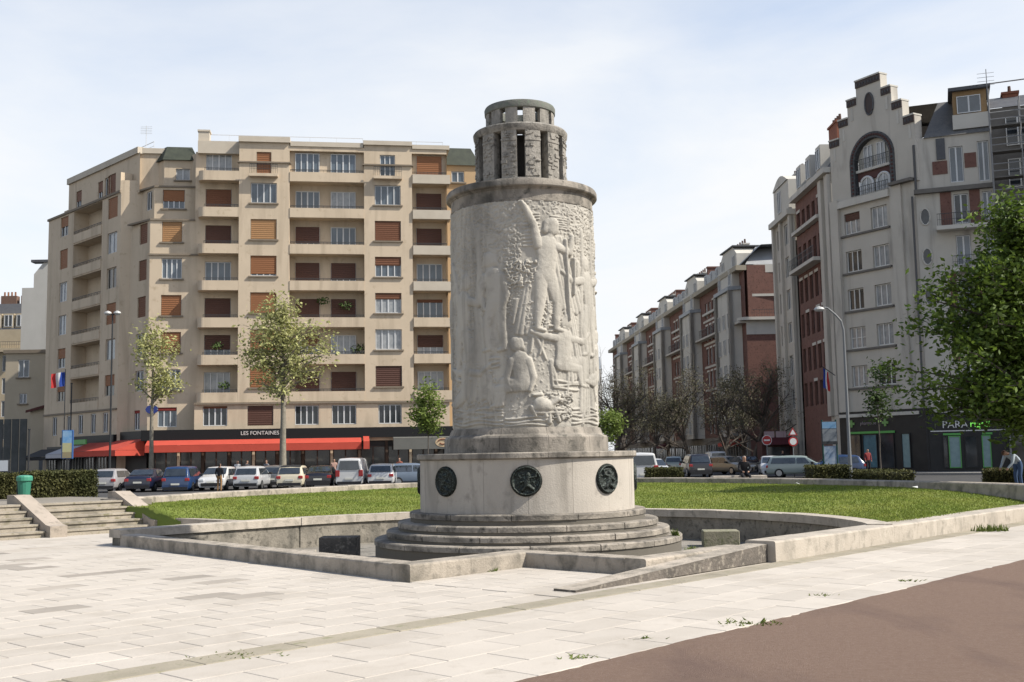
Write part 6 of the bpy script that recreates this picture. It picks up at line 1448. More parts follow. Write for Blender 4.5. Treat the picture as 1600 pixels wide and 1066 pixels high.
b_ = ay(1377, 745, YT); broadleaf('young_tree', 'thin young tree in front of the pharmacy windows', (b_.x, YT, .05), 0, .06, [E_(1373, 595, YT, 20*k_, 20*k_, 32*k_), E_(1375, 635, YT, 24*k_, 22*k_, 22*k_)], 22, 1150, .13, LEAFD, BARKD, 8, ay(1377, 660, YT).z, .25)
# big chestnut at the right edge
YT = 34.0; k_ = YT/FPX
bx = ay(1655, 745, YT)
broadleaf('chestnut_tree', 'big dense green tree filling the right edge of the photo', (bx.x, YT, .33), 0, .22, [E_(1600, 410, YT, 78*k_, 2.2, 88*k_), E_(1535, 480, YT, 98*k_, 2.0, 74*k_), E_(1640, 520, YT, 130*k_, 2.6, 100*k_), E_(1515, 590, YT, 100*k_, 2.0, 72*k_), E_(1600, 640, YT, 112*k_, 2.3, 62*k_), E_(1465, 575, YT, 52*k_, 1.4, 52*k_), E_(1500, 655, YT, 60*k_, 1.5, 36*k_), E_(1575, 350, YT, 45*k_, 1.5, 40*k_), E_(1690, 420, YT, 110*k_, 2.4, 110*k_)], 170, 46000, .105, LEAFB, BARKD, 17, 2.2, .26, lean=(-.3, 0), droop=.3, clump=.5)
# bare street trees
def bare_mesh(seed, h):
    q = random.Random(seed); mb = MB()
    def br(p, d, l, r, lev):
        n = 3; pts = [p]
        for i in range(n):
            d = (d+rv(q)*.22+Vector((0, 0, .05))).normalized(); pts.append(pts[-1]+d*l/n)
        mb.tube(pts, [r*(1-.5*i/n) for i in range(n+1)], 5 if lev < 2 else 3, False)
        if lev >= 4: return
        for k in range(q.randint(4, 5) if lev else 9):
            t = q.uniform(.35, 1); i0 = min(int(t*n), n-1); s0 = pts[i0].lerp(pts[i0+1], t*n-i0)
            nd = (d*.6+rv(q)*.8+Vector((0, 0, .25))).normalized(); br(s0, nd, l*q.uniform(.5, .75), max(.008, r*.45), lev+1)
    br(Vector((0, 0, 0)), Vector((0, 0, 1)), h*.42, .22, 0)
    return mb
bm_ = []
for sd_ in (2, 5, 8):
    mb = bare_mesh(sd_, 10.5); 
    # separate trunk foot from the branch crown
    k0 = 3*5; bm_.append((mb, ))
LEAFBUD = M('leaf_bud', (.17, .16, .085), (.12, .115, .06), scale=.8, rough=.7, island=.3)
bl = ['bare street tree nearest the corner house', 'bare street tree right of the seated man', 'bare street tree behind the black car', 'bare street tree in the middle of the street row', 'bare street tree behind the small bright tree', 'bare street tree far down the street', 'bare street tree at the far end of the street', 'slender bare street tree beside the signs', 'bare brownish tree beside the fountain tower']
meshes = []
for i, (mb,) in enumerate(bm_):
    t = MB(); c = MB(); nf = 15
    t.v = mb.v; t.f = mb.f[:nf]; t.m = [0]*nf; c.v = list(mb.v); c.f = list(mb.f[nf:]); c.m = [0]*(len(mb.f)-nf)
    qq = np.random.default_rng(i+50); tips = np.array(mb.v)[-3*2600:]; tips = tips[tips[:, 2] > 3.5]; sel = tips[qq.integers(0, len(tips), 2600)]+qq.normal(0, .16, (2600, 3)); c.mi = 1
    for p_ in sel:
        a_ = qq.normal(0, 1, 3); a_ *= .07/np.linalg.norm(a_); b_ = np.cross(a_, qq.normal(0, 1, 3)); b_ *= .04/(np.linalg.norm(b_)+1e-9); c.add([tuple(p_-a_), tuple(p_+b_), tuple(p_+a_), tuple(p_-b_)], [(0, 1, 2, 3)])
    meshes.append((t.mesh('trunk', BARKD), c.mesh('crown', [BARKD, LEAFBUD])))
spots = [(1128, 112), (1160, 118), (1078, 116), (1050, 132), (985, 128), (1025, 160), (975, 190), (1178, 104), (962, 112)]
for i, ((px, Y), lb) in enumerate(zip(spots, bl)):
    p = ay(px, 735, Y); r = thing('bare_tree', (p.x, Y, -.05), lb, 'tree', 'bare trees along the street', rz=i*1.3+.01); r.scale = (1.25, 1.25, 1.15+.06*(i % 3))
    t, c = meshes[i % 3]; link('trunk', t, r); link('crown', c, r)
# ------------------------------------------------------------------ hedges
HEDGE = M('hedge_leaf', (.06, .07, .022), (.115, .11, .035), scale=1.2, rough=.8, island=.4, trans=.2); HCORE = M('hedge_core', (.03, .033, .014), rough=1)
def hedge(p0, p1, dep, z0, h, label, seed, n=5200):
    q = np.random.default_rng(seed); p0, p1 = Vector(p0), Vector(p1); d = (p1-p0); L_ = d.length; d.normalize(); nv = Vector((d.y, -d.x, 0))
    r = thing('hedge', ((p0.x+p1.x)/2, (p0.y+p1.y)/2, z0), label, 'hedge', 'clipped hedges on the terrace'); o = org(r)
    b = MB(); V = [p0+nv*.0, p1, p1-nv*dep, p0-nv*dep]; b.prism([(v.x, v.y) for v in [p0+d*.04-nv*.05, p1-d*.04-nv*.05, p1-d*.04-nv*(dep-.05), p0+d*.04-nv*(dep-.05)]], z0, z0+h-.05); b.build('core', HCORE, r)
    C_ = np.zeros((n, 3)); f = q.random(n)
    u = q.random(n)*L_; zz = q.random(n)*h; dd = q.random(n)*dep
    top = f < .45; fr = (f >= .45) & (f < .85); en = f >= .85
    zz[top] = h; dd[fr] = 0; e = q.random(n) < .5; u[en & e] = 0; u[en & ~e] = L_
    C_ = np.array([p0.x, p0.y, z0])+np.outer(u, [d.x, d.y, 0])-np.outer(dd, [nv.x, nv.y, 0])+np.outer(zz, [0, 0, 1])+q.normal(0, .025, (n, 3))-np.array(o[:])
    A = q.normal(0, 1, (n, 3)); A /= np.linalg.norm(A, axis=1)[:, None]; B = np.cross(A, q.normal(0, 1, (n, 3))); B /= np.linalg.norm(B, axis=1)[:, None]; s_ = q.uniform(.025, .055, n)[:, None]
    V = np.zeros((n*4, 3)); V[0::4] = C_-A*s_; V[1::4] = C_+B*s_*.6; V[2::4] = C_+A*s_; V[3::4] = C_-B*s_*.6
    lf = link('leaves', np_mesh('leaves', V, np.arange(n*4).reshape(-1, 4), HEDGE), r); lf['kind'] = 'stuff'
def hp(px, Y): p = ay(px, 760, Y); return (p.x, p.y, 0)
hedge(hp(50, 34.0), hp(152, 35.5), 1.1, .74, .78, 'long clipped hedge right of the green bin', 1, 7000)
hedge(hp(-30, 33.0), hp(29, 33.6), 1.1, .74, .74, 'clipped hedge at the left edge behind the green bin', 2, 4500)
hedge(hp(1012, 50), hp(1068, 50), 1.0, .33, .74, 'small dark hedge box right of the fountain, before the black car', 3, 3000)
hedge(hp(1272, 42), hp(1330, 42), 1.4, .33, .83, 'dark hedge block below the blue poster panel', 4, 3600)
hedge(hp(1331, 42), hp(1378, 38.5), 1.2, .33, .66, 'sloping end of the hedge in front of the pharmacy', 5, 3000)
hedge(hp(1537, 37), hp(1640, 36), 1.0, .33, .69, 'dark hedge at the right edge beside the bending person', 6, 4200)
# ================================================================== VEHICLES
CGL = M('car_glass', (.02, .025, .03), (.05, .06, .07), scale=2, rough=.04, spec=.9); TYRE = M('tyre', (.018, .018, .018), rough=.9); RIM = M('alloy', (.45, .46, .47), rough=.3, metal=.8)
TAIL = M('tail_light', (.35, .02, .02), rough=.2, spec=.7); HEAD = M('head_light', (.65, .68, .7), rough=.1, spec=.8); PLATE = M('number_plate', (.75, .74, .66), rough=.4); BUMP = M('bumper_plastic', (.025, .025, .027), rough=.6)
def paint(n, c):
    k = 'paint_'+n
    if k in MATS: return MATS[k]
    m = M(k, c, rough=.28, spec=.6); m.node_tree.nodes['Principled BSDF'].inputs['Coat Weight'].default_value = .5; m.node_tree.nodes['Principled BSDF'].inputs['Coat Roughness'].default_value = .05
    return m
PROF = {
 'hatch': dict(L=4.0, W=1.74, belt=.93, pts=[(-2.0, .50), (-1.99, .78), (-1.93, .93), (-1.62, 1.38), (-1.45, 1.46), (-.6, 1.50), (.15, 1.48), (.35, 1.44), (1.02, .98), (1.7, .84), (1.93, .66), (2.0, .48)], rw=(2, 3), fw=(7, 8)),
 'sedan': dict(L=4.5, W=1.78, belt=.92, pts=[(-2.25, .50), (-2.24, .80), (-2.15, .98), (-1.62, 1.02), (-.98, 1.38), (-.7, 1.43), (.2, 1.44), (.45, 1.40), (1.15, .97), (1.95, .84), (2.18, .66), (2.25, .48)], rw=(3, 4), fw=(7, 8)),
 'suv': dict(L=4.4, W=1.84, belt=1.05, pts=[(-2.2, .55), (-2.19, .9), (-2.14, 1.06), (-1.93, 1.60), (-1.8, 1.68), (-.6, 1.72), (.3, 1.70), (.5, 1.65), (1.15, 1.12), (1.95, 1.0), (2.15, .8), (2.2, .5)], rw=(2, 3), fw=(7, 8)),
 'van': dict(L=4.3, W=1.84, belt=1.1, pts=[(-2.15, .45), (-2.14, .9), (-2.13, 1.1), (-2.07, 1.78), (-1.95, 1.86), (-.6, 1.90), (.4, 1.88), (.6, 1.82), (1.3, 1.2), (1.9, .98), (2.1, .7), (2.15, .5)], rw=(2, 3), fw=(7, 8)),
 'estate': dict(L=4.6, W=1.8, belt=.92, pts=[(-2.3, .50), (-2.29, .78), (-2.24, .93), (-2.02, 1.40), (-1.85, 1.47), (-.6, 1.50), (.15, 1.48), (.4, 1.43), (1.2, .97), (2.0, .84), (2.25, .66), (2.3, .48)], rw=(2, 3), fw=(7, 8)),
}
def car(px, Y, head, kind, color, label, z=-.1, roof=None, group='cars parked in front of the cafe', name='parked_car', cat='car', front=False, px_y=750):
    P_ = PROF[kind]; W2 = P_['W']/2; belt = P_['belt']; p = ay(px, px_y, Y); L2 = P_['L']/2
    r = thing(name, (p.x, Y, z), label, cat, group, rz=R(head)+.0001)   # local +x is the nose
    def half(x, zt):
        e = 1-.10*max(0, (abs(x)/L2-.72)/.28)**2; w = W2*e; zb = .24
        if zt <= belt+.02: return [(0, zb), (w*.86, zb), (w*.97, zb+.12), (w, .55), (w*.975, max(zt-.06, .5)), (w*.90, zt), (w*.6, zt+.02), (0, zt+.03)]
        f = (zt-belt)/.55; wt = w*(.97-.19*min(1, f)); return [(0, zb), (w*.86, zb), (w*.97, zb+.12), (w, .55), (w*.97, belt), (wt, zt-.07), (wt*.90, zt), (0, zt+.03)]
    st = P_['pts']; V = []; 
    for x, zt in st:
        h_ = half(x, zt); V += [(x, y, z_) for y, z_ in h_]+[(x, -y, z_) for y, z_ in h_[-2:0:-1]]
    m_ = 14; Fx = [(i*m_+j, (i+1)*m_+j, (i+1)*m_+(j+1) % m_, i*m_+(j+1) % m_) for i in range(len(st)-1) for j in range(m_)]
    Fx = [f[::-1] for f in Fx]+[tuple(range(m_)), tuple(range(len(st)*m_-1, (len(st)-1)*m_-1, -1))]
    b = MB(); b.add(V, Fx)
    bd_ = b.build('body', color, r); md = bd_.modifiers.new('bevel', 'BEVEL'); md.width = .03; md.segments = 2; md.limit_method = 'ANGLE'; md.angle_limit = R(25); smooth_angle(bd_, 60)
    def pane(i0, i1, nm, ins=.10):
        (xa, za), (xb, zb_) = st[i0], st[i1]; ha, hb = half(xa, za), half(xb, zb_); wa, wb = ha[5][0] if za > belt+.02 else ha[5][0], hb[5][0]
        q0 = Vector((xa, 0, za)); q1 = Vector((xb, 0, zb_)); d = (q1-q0); l0, l1 = q0+d*.10, q0+d*.92
        nn = Vector((-d.z, 0, d.x)).normalized(); nn = nn if nn.z > 0 else -nn
        wl0, wl1 = (wa+(wb-wa)*.1)*.9, (wa+(wb-wa)*.92)*.86
        o_ = nn*.045; b = MB(); b.quad(l0+o_+Vector((0, wl0, 0)), l0+o_-Vector((0, wl0, 0)), l1+o_-Vector((0, wl1, 0)), l1+o_+Vector((0, wl1, 0))); b.build(nm, CGL, r)
    pane(*P_['rw'], 'rear_window'); pane(*P_['fw'], 'windshield')
    # side windows
    xs = [st[P_['rw'][1]][0]+.12, -.25, st[P_['fw'][0]][0]-.0]
    if kind != 'van':
        for s_ in (1, -1):
            for k in range(2):
                x0, x1 = xs[k]+.04, xs[k+1]-.04; zt = 1.36 if kind != 'suv' else 1.58; wt = W2*(.97-.19*min(1, (zt+.06-belt)/.55))
                b = MB(); A_ = [(x0-(.12 if k == 0 else 0), s_*(W2*.965+.012), belt+.04), (x1+(.35 if k == 1 else 0), s_*(W2*.965+.012), belt+.04), (x1, s_*(wt+.02), zt), (x0, s_*(wt+.02), zt)]
                b.add(A_, [(0, 1, 2, 3) if s_ < 0 else (3, 2, 1, 0)]); b.build('side_window', CGL, r)
    else:
        for s_ in (1, -1):
            b = MB(); b.add([(.25, s_*(W2*.965+.012), 1.16), (1.0, s_*(W2*.965+.012), 1.16), (.62, s_*(W2*.80+.03), 1.7), (.25, s_*(W2*.80+.03), 1.7)], [(0, 1, 2, 3) if s_ < 0 else (3, 2, 1, 0)]); b.build('side_window', CGL, r)
    if roof:
        b = MB(); i0, i1 = P_['rw'][1], P_['fw'][0]; A_ = []
        for i in range(i0, i1+1): x, zt = st[i]; w = half(x, zt)[6][0]*1.02; A_ += [(x, w, zt+.02), (x, 0, zt+.05), (x, -w, zt+.02)]
        b.add(A_, [(3*k, 3*k+1, 3*k+4, 3*k+3) for k in range(i1-i0)]+[(3*k+1, 3*k+2, 3*k+5, 3*k+4) for k in range(i1-i0)]); b.build('soft_top', roof, r)
    wr_ = .31 if kind != 'suv' else .36
    for sx in (-1, 1):
        for s_ in (1, -1):
            x = sx*L2*.62; b = MB(); y0, y1 = s_*(W2-.2), s_*(W2+.005); b.tube([(x, y0, wr_), (x, y1, wr_)], wr_, 18); ty = b.build('wheel', TYRE, r)
            b = MB(); b.tube([(x, y1-s_*.01, wr_), (x, y1+s_*.012, wr_)], wr_*.66, 14); b.build('rim', RIM, ty)
    zl = belt-.06 if kind not in ('van',) else .95
    for s_ in (1, -1):
        w = W2*.9; b = MB(); b.bbox(-L2-.015, -L2+.14, min(s_*(w-.24), s_*(w+.035)), max(s_*(w-.24), s_*(w+.035)), zl-.17 if kind != 'van' else .75, zl+.0 if kind != 'van' else 1.15, .03); b.build('tail_light', TAIL, r)
        b = MB(); b.bbox(L2-.22, L2-.01, min(s_*(w-.36), s_*(w+.02)), max(s_*(w-.36), s_*(w+.02)), .60, .76, .03); b.build('headlight', HEAD, r)
    b = MB(); b.box(-L2-.03, -L2+.1, -W2*.82, W2*.82, .26, .44); b.build('rear_bumper', BUMP, r); b = MB(); b.box(L2-.1, L2+.02, -W2*.7, W2*.7, .28, .5); b.build('grille', BUMP, r)
    b = MB(); b.box(-L2-.045, -L2-.01, -.26, .26, .56, .67); b.build('number_plate', PLATE, r); b = MB(); b.box(L2+.0, L2+.035, -.26, .26, .50, .60); b.build('number_plate', PLATE, r)
    for s_ in (1, -1):
        b = MB(); x = st[P_['fw'][1]][0]-.35; b.bbox(x-.1, x+.1, min(s_*(W2*.96), s_*(W2+.2)), max(s_*(W2*.96), s_*(W2+.2)), belt+.02, belt+.16, .03); b.build('side_mirror', BUMP, r)
    return r
paintS = paint('silver', (.34, .33, .335)); paintN = paint('navy', (.012, .016, .04)); paintB = paint('blue', (.015, .045, .13)); paintW = paint('white', (.62, .62, .61)); paintG = paint('grey', (.13, .135, .14)); paintC = paint('cream', (.66, .60, .45)); paintK = paint('black', (.012, .010, .014)); paintBG = paint('bluegrey', (.12, .16, .22)); paintLS = paint('light_silver', (.52, .53, .54)); paintT = paint('tan', (.25, .21, .15)); paintGR = paint('greenish', (.30, .36, .34))
YC = 72
car(179, YC, 88, 'hatch', paintS, 'grey silver hatchback, leftmost of the parked cars'); car(232, YC, 91, 'sedan', paintN, 'dark navy sedan second from the left in the parking row'); car(288, YC, 92, 'suv', paintB, 'blue car third from the left in the parking row', z=-.25)
car(342, YC, -90, 'hatch', paintW, 'white car parked nose out behind the standing person'); car(396, YC, 89, 'hatch', paintLS, 'light silver hatchback parked right of the nose-out white car'); car(433, YC+3, 90, 'hatch', paintG, 'dark grey car half hidden behind the plane tree trunk')
car(461, YC-1, 91, 'hatch', paintC, 'cream convertible with dark soft top right of the plane trunk', roof=BUMP); car(503, YC, 93, 'sedan', paintK, 'black sedan between the cream convertible and the white van'); car(553, YC, 90, 'van', paintW, 'white delivery van with its back to the square', name='delivery_van', cat='van')
car(600, YC, 90, 'hatch', paintW, 'white hatchback right of the white van'); car(646, YC+1, 20, 'hatch', paintBG, 'blue grey car seen from the side next to the fountain plinth')
g2 = 'cars in the street at the right'
car(1000, 68, 90, 'van', paintW, 'white van half hidden behind the fountain plinth', name='delivery_van', cat='van', group=g2, px_y=740); car(1018, 74, -75, 'hatch', paintLS, 'silver car just right of the fountain plinth', group=g2, px_y=740)
car(1056, 104, 75, 'hatch', paintGR, 'pale greenish car far down the street', group=g2, px_y=735); car(1088, 84, 90, 'suv', paintK, 'black off-road car seen from behind', group=g2, px_y=740); car(1117, 104, 90, 'van', paintW, 'white van far down the street right of the black car', name='delivery_van', cat='van', group=g2, px_y=735); car(1138, 92, -60, 'estate', paintT, 'tan estate car left of the seated man', group=g2, px_y=738)
car(1206, 80, -100, 'hatch', paintLS, 'silver blue car facing the square right of the seated man', group=g2, px_y=738); car(1252, 78, -20, 'estate', paintGR, 'grey green estate car seen from the side', group=g2, px_y=738); car(1304, 77, 170, 'hatch', paintB, 'blue car behind the dark hedge', group=g2, px_y=738)
car(1130, 118, 90, 'hatch', paintN, 'dark car far down the street beyond the tan estate', group=g2, px_y=735); car(1165, 100, 95, 'sedan', paintK, 'black car behind the seated man', group=g2, px_y=736)
# ================================================================== PEOPLE
SKIN = M('skin', (.45, .27, .19), rough=.6); HAIR = M('hair_dark', (.03, .022, .018), rough=.8); HAIRG = M('hair_grey', (.30, .28, .26), rough=.8)
def cloth(n, c): return M('cloth_'+n, c, (c[0]*.8, c[1]*.8, c[2]*.8), scale=9, rough=.9)
def person(loc, rz, label, top, bottom, pose='stand', hair=HAIR, shoe=None, lean=0.0, group='people', sleeves=True):
    shoe = shoe or BUMP
    r = thing('person', loc, label, 'person', group, rz=rz+.0001)
    # joints: x = left/right, -y = facing
    J = {}; 
    if pose == 'stand':
        J.update(pel=(0, 0, .94), wai=(0, .0, 1.10), che=(0, .01, 1.34), nec=(0, .01, 1.48), hd0=(0, -.005, 1.56), hd1=(0, -.01, 1.66), hd2=(0, -.005, 1.72))
        for s, n in ((1, 'l'), (-1, 'r')):
            J.update({n+'sh': (s*.18, .01, 1.41), n+'el': (s*.24, .03, 1.14), n+'wr': (s*.22, -.08, .92), n+'ha': (s*.21, -.11, .84), n+'hi': (s*.09, 0, .90), n+'kn': (s*.10, -.02, .50), n+'an': (s*.10, .02, .09), n+'to': (s*.11, -.14, .04)})
    elif pose == 'sit':
        J.update(pel=(0, .05, .50), wai=(0, .07, .66), che=(0, .0, .90), nec=(0, -.04, 1.04), hd0=(0, -.06, 1.12), hd1=(0, -.08, 1.21), hd2=(0, -.075, 1.27))
        for s, n in ((1, 'l'), (-1, 'r')):
            J.update({n+'sh': (s*.18, -.01, .97), n+'el': (s*.25, -.08, .72), n+'wr': (s*.12, -.28, .62), n+'ha': (s*.07, -.34, .60), n+'hi': (s*.10, .02, .48), n+'kn': (s*.14, -.42, .47), n+'an': (s*.13, -.40, .08), n+'to': (s*.14, -.55, .04)})
    else:  # bend forward
        J.update(pel=(0, .05, .92), wai=(0, -.05, 1.05), che=(0, -.25, 1.18), nec=(0, -.38, 1.22), hd0=(0, -.45, 1.24), hd1=(0, -.54, 1.25), hd2=(0, -.60, 1.24))
        for s, n in ((1, 'l'), (-1, 'r')):
            J.update({n+'sh': (s*.18, -.31, 1.18), n+'el': (s*.22, -.40, .93), n+'wr': (s*.16, -.55, .76), n+'ha': (s*.14, -.60, .69), n+'hi': (s*.09, .05, .88), n+'kn': (s*.10, -.01, .49), n+'an': (s*.10, .06, .09), n+'to': (s*.11, -.10, .04)})
    rad = dict(pel=(.15, .115), wai=(.135, .10), che=(.155, .105), nec=(.058, .058), hd0=(.075, .08), hd1=(.085, .10), hd2=(.055, .065), sh=(.068, .068), el=(.045, .045), wr=(.033, .033), ha=(.04, .024), hi=(.09, .09), kn=(.06, .062), an=(.043, .045), to=(.04, .03))
    ed = [('pel', 'wai'), ('wai', 'che'), ('che', 'nec'), ('nec', 'hd0'), ('hd0', 'hd1'), ('hd1', 'hd2')]
    for n in 'lr': ed += [('che', n+'sh'), (n+'sh', n+'el'), (n+'el', n+'wr'), (n+'wr', n+'ha'), ('pel', n+'hi'), (n+'hi', n+'kn'), (n+'kn', n+'an'), (n+'an', n+'to')]
    ks = list(J); me = bpy.data.meshes.new('body'); me.from_pydata([J[k] for k in ks], [(ks.index(a), ks.index(b)) for a, b in ed], [])
    o = bpy.data.objects.new('person_tmp', me); COL.objects.link(o); o.modifiers.new('skin', 'SKIN'); ss_ = o.modifiers.new('sub', 'SUBSURF'); ss_.levels = 2; ss_.render_levels = 2
    for i, k in enumerate(ks):
        q = rad.get(k) or rad[k[1:]]; sv = me.skin_vertices[0].data[i]; sv.radius = q; sv.use_root = (k == 'pel')
    dg = bpy.context.evaluated_depsgraph_get(); bm = bpy.data.meshes.new_from_object(o.evaluated_get(dg)); bpy.data.objects.remove(o)
    bm.materials.clear()
    for m in (top, bottom, SKIN, shoe, hair): bm.materials.append(m)
    zone = {}
    for a, b in ed:
        z = 0
        if 'hd' in a or 'hd' in b or b.endswith('ha') or (not sleeves and b.endswith('wr')): z = 2
        if b[-2:] in ('hi', 'kn', 'an'): z = 1
        if b[-2:] == 'to': z = 3
        zone[(a, b)] = z
    segs = [(Vector(J[a]), Vector(J[b]), zone[(a, b)]) for a, b in ed]; hd = Vector(J['hd1'])
    up_ = (Vector(J['hd2'])-Vector(J['hd0'])).normalized(); fwd = Vector((0, -1, 0)) if pose != 'bend' else Vector((0, -.2, -1))
    for p in bm.polygons:
        c = p.center; best = min(segs, key=lambda s: ((c-s[0])-(s[1]-s[0])*max(0, min(1, (c-s[0]).dot(s[1]-s[0])/(s[1]-s[0]).length_squared))).length); z = best[2]
        if z == 2 and (c-hd).length < .16 and ((c-hd).dot(up_) > .035 or (c-hd).dot(fwd) < -.03): z = 4
        p.material_index = z; p.use_smooth = True
    link('body', bm, r)
    return r
def ground_at(px, py, Y, z): p = ay(px, py, Y); return (p.x, Y, z)
person(ground_at(1163, 735, 45.75, .33), R(0), 'grey haired person in dark clothes seated on the stone bench', cloth('black', (.02, .02, .024)), cloth('black', (.02, .02, .024)), 'sit', HAIRG)
person(ground_at(1590, 735, 36.2, .33), R(-70), 'person in pale blue shirt and jeans bending forward at the right edge', cloth('paleblue', (.50, .58, .66)), cloth('jeans', (.06, .11, .22)), 'bend', M('hair_brown', (.10, .05, .03)))
person(ground_at(1357, 735, 77, .05), R(10), 'person in a red top standing at the pharmacy window', cloth('red', (.30, .05, .05)), cloth('black', (.02, .02, .024)))
person(ground_at(343, 745, 67, -.1), R(170), 'person in black top and tan trousers in front of the white car', cloth('black', (.02, .02, .024)), cloth('tan', (.38, .22, .10)))
person(ground_at(371, 740, 80, .04), R(20), 'person in white shirt standing before the cafe, left of the silver hatchback', cloth('white', (.65, .65, .66)), cloth('jeans', (.06, .11, .22)))
person(ground_at(416, 740, 79, .04), R(-30), 'person in grey jacket at the cafe terrace behind the silver hatchback', cloth('grey', (.25, .25, .27)), cloth('black', (.02, .02, .024)))
person(ground_at(522, 740, 78, .04), R(15), 'person in a pinkish shirt before the cafe, left of the white van', cloth('pink', (.50, .32, .26)), cloth('jeans', (.06, .11, .22)))
person(ground_at(624, 740, 77, .04), R(-10), 'person in a brick red jacket behind the white hatchback', cloth('brick', (.35, .11, .07)), cloth('black', (.02, .02, .024)))
person(ground_at(386, 740, 82, .04), R(60), 'person in dark coat by the cafe door', cloth('darkcoat', (.05, .05, .06)), cloth('black', (.02, .02, .024)))
person(ground_at(1224, 735, 95, .04), R(40), 'person in dark jacket on the pavement behind the silver blue car', cloth('darkcoat', (.05, .05, .06)), cloth('jeans', (.06, .11, .22)))
# ================================================================== STREET FURNITURE
IRON = M('dark_iron', (.035, .037, .04), rough=.5); GALV = M('lamp_grey', (.22, .23, .235), rough=.5)
# stone bench
p0, p1 = ay(1112, 742, 46), ay(1196, 742, 46); bn = thing('stone_bench', ((p0.x+p1.x)/2, 46, .33), 'pale stone bench under the seated person', 'bench')
MB().bbox(p0.x, p1.x, 45.7, 46.3, .66, .79, .02).build('seat', CURBL, bn)
for f in (.12, .5, .88): x = p0.x+(p1.x-p0.x)*f; MB().box(x-.12, x+.12, 45.75, 46.25, .33, .66).build('leg', CURBL, bn)
# double-head lamp on the left
Y = 74; pt = ay(176, 490, Y); pb = ay(176, 740, Y); lp = thing('street_lamp', (pt.x, Y, 0), 'tall dark street lamp with two small heads before the side wing', 'street lamp')
MB().tube([(pt.x, Y, -.1), (pt.x, Y, 1.2), (pt.x, Y, 1.25), (pt.x, Y, pt.z)], [.12, .11, .08, .05], 8).build('pole', IRON, lp)
for s_ in (-1, 1): 
    b = MB(); b.tube([(pt.x, Y, pt.z-.1), (pt.x+s_*.3, Y, pt.z+.05)], .035, 6); b.build('arm', IRON, lp)
    b = MB(); b.lathe([(.05, pt.z+.18), (.22, pt.z+.1), (.25, pt.z), (.1, pt.z-.12), (0, pt.z-.13)], pt.x+s_*.32, Y, 12); b.build('lamp_head', M('lamp_glass', (.55, .55, .53), rough=.3), lp)
# curved lamp on the right
Y = 66; a = ay(1327, 700, Y); t = ay(1319, 508, Y); h = ay(1280, 484, Y); lp = thing('street_lamp', (a.x, Y, 0), 'grey street lamp with a curved arm before the gabled building', 'street lamp')
x = a.x+.0; pts = [(x, Y, -.1), (x, Y, 2.5), (x, Y, t.z-.3), (x-.12, Y, t.z+.25), (x-.45, Y, t.z+.65), (x-.9, Y, h.z+.1), (h.x+.3, Y, h.z+.12)]
b = MB(); b.tube(pts, [.13, .10, .075, .065, .06, .05, .045], 8); b.build('pole', GALV, lp)
b = MB(); b.lathe([(.03, h.z+.2), (.25, h.z+.12), (.33, h.z), (.2, h.z-.1), (0, h.z-.12)], h.x, Y, 14); b.build('lamp_head', M('lamp_glass', (.55, .55, .53), rough=.3), lp)
# flag poles
FB, FWh, FR_ = M('flag_blue', (.02, .06, .32), rough=.8, trans=.2), M('flag_white', (.72, .72, .72), rough=.8, trans=.2), M('flag_red', (.55, .04, .04), rough=.8, trans=.2)
def flag(p, w, h, dx, label, droop=.25, order=(0, 1, 2), pole=None):
    r = thing('flag', p, label, 'flag', 'French tricolour flags')
    for k in range(3):
        V = []; n = 5
        for i in range(n+1):
            u = (k+i/n)/3
            for j in range(5):
                v = j/4; V.append((p[0]+dx*w*u+.03*math.sin(v*5+u*4), p[1]+.09*math.sin(u*9+v*2), p[2]-h*v-droop*w*u))
        b = MB(); b.add(V, [(i*5+j, i*5+j+1, (i+1)*5+j+1, (i+1)*5+j) for i in range(n) for j in range(4)]); b.build(('blue_stripe', 'white_stripe', 'red_stripe')[order[k]], (FB, FWh, FR_)[order[k]], r, True)
    if pole: b = MB(); b.tube(pole, .035, 6); b.build('pole', IRON, r)
p = ay(101, 581, 80); flag((p.x, 80, p.z), .95, 1.05, -1, 'French flag on a pole before the shaded side wing', .15, pole=[(p.x+.06, 80, -.1), (p.x+.06, 80, p.z+.2)])
p = ay(1286, 575, 84); flag((p.x, 84, p.z), .7, 1.5, .6, 'French flag hanging from the brick side of the gabled building', .5, pole=[(p.x+.9, 84, p.z-.6), (p.x-.05, 84, p.z+.1)])
# thin posts
for px, pt_, Y, lb in ((46, 672, 70, 'thin grey post at the left, before the hoarding'), (112, 600, 92, 'thin dark post beside the side wing flag')):
    p = ay(px, pt_, Y); b = MB(); b.tube([(p.x, Y, -.1), (p.x, Y, p.z)], .06, 8); b.tube([(p.x, Y, p.z), (p.x, Y, p.z+.08)], .09, 8); tag(b.build('post', IRON), lb, 'post')
# poster on a post (left): blue sky over yellow
Y = 70; p0, p1 = ay(97, 716, Y), ay(114, 673, Y); r = thing('poster_panel', ((p0.x+p1.x)/2, Y, 0), 'tall blue and yellow poster panel on a post at the left', 'poster')
b = MB(); b.bbox(p0.x-.04, p1.x+.04, Y-.06, Y+.08, p0.z-.04, p1.z+.04, .02); b.build('frame', M('panel_blue', (.04, .12, .32), rough=.4), r)
dz = p1.z-p0.z
for (z0, z1, m) in ((0, .22, M('poster_sand', (.42, .33, .16), (.30, .28, .22), scale=6)), (.22, .55, M('poster_yellow', (.62, .58, .28), (.5, .5, .35), scale=5)), (.55, 1, M('poster_sky', (.14, .38, .70), (.40, .58, .75), scale=4))):
    MB().quad((p0.x+.03, Y-.075, p0.z+dz*z0), (p1.x-.03, Y-.075, p0.z+dz*z0), (p1.x-.03, Y-.075, p0.z+dz*z1), (p0.x+.03, Y-.075, p0.z+dz*z1)).build('print', m, r)
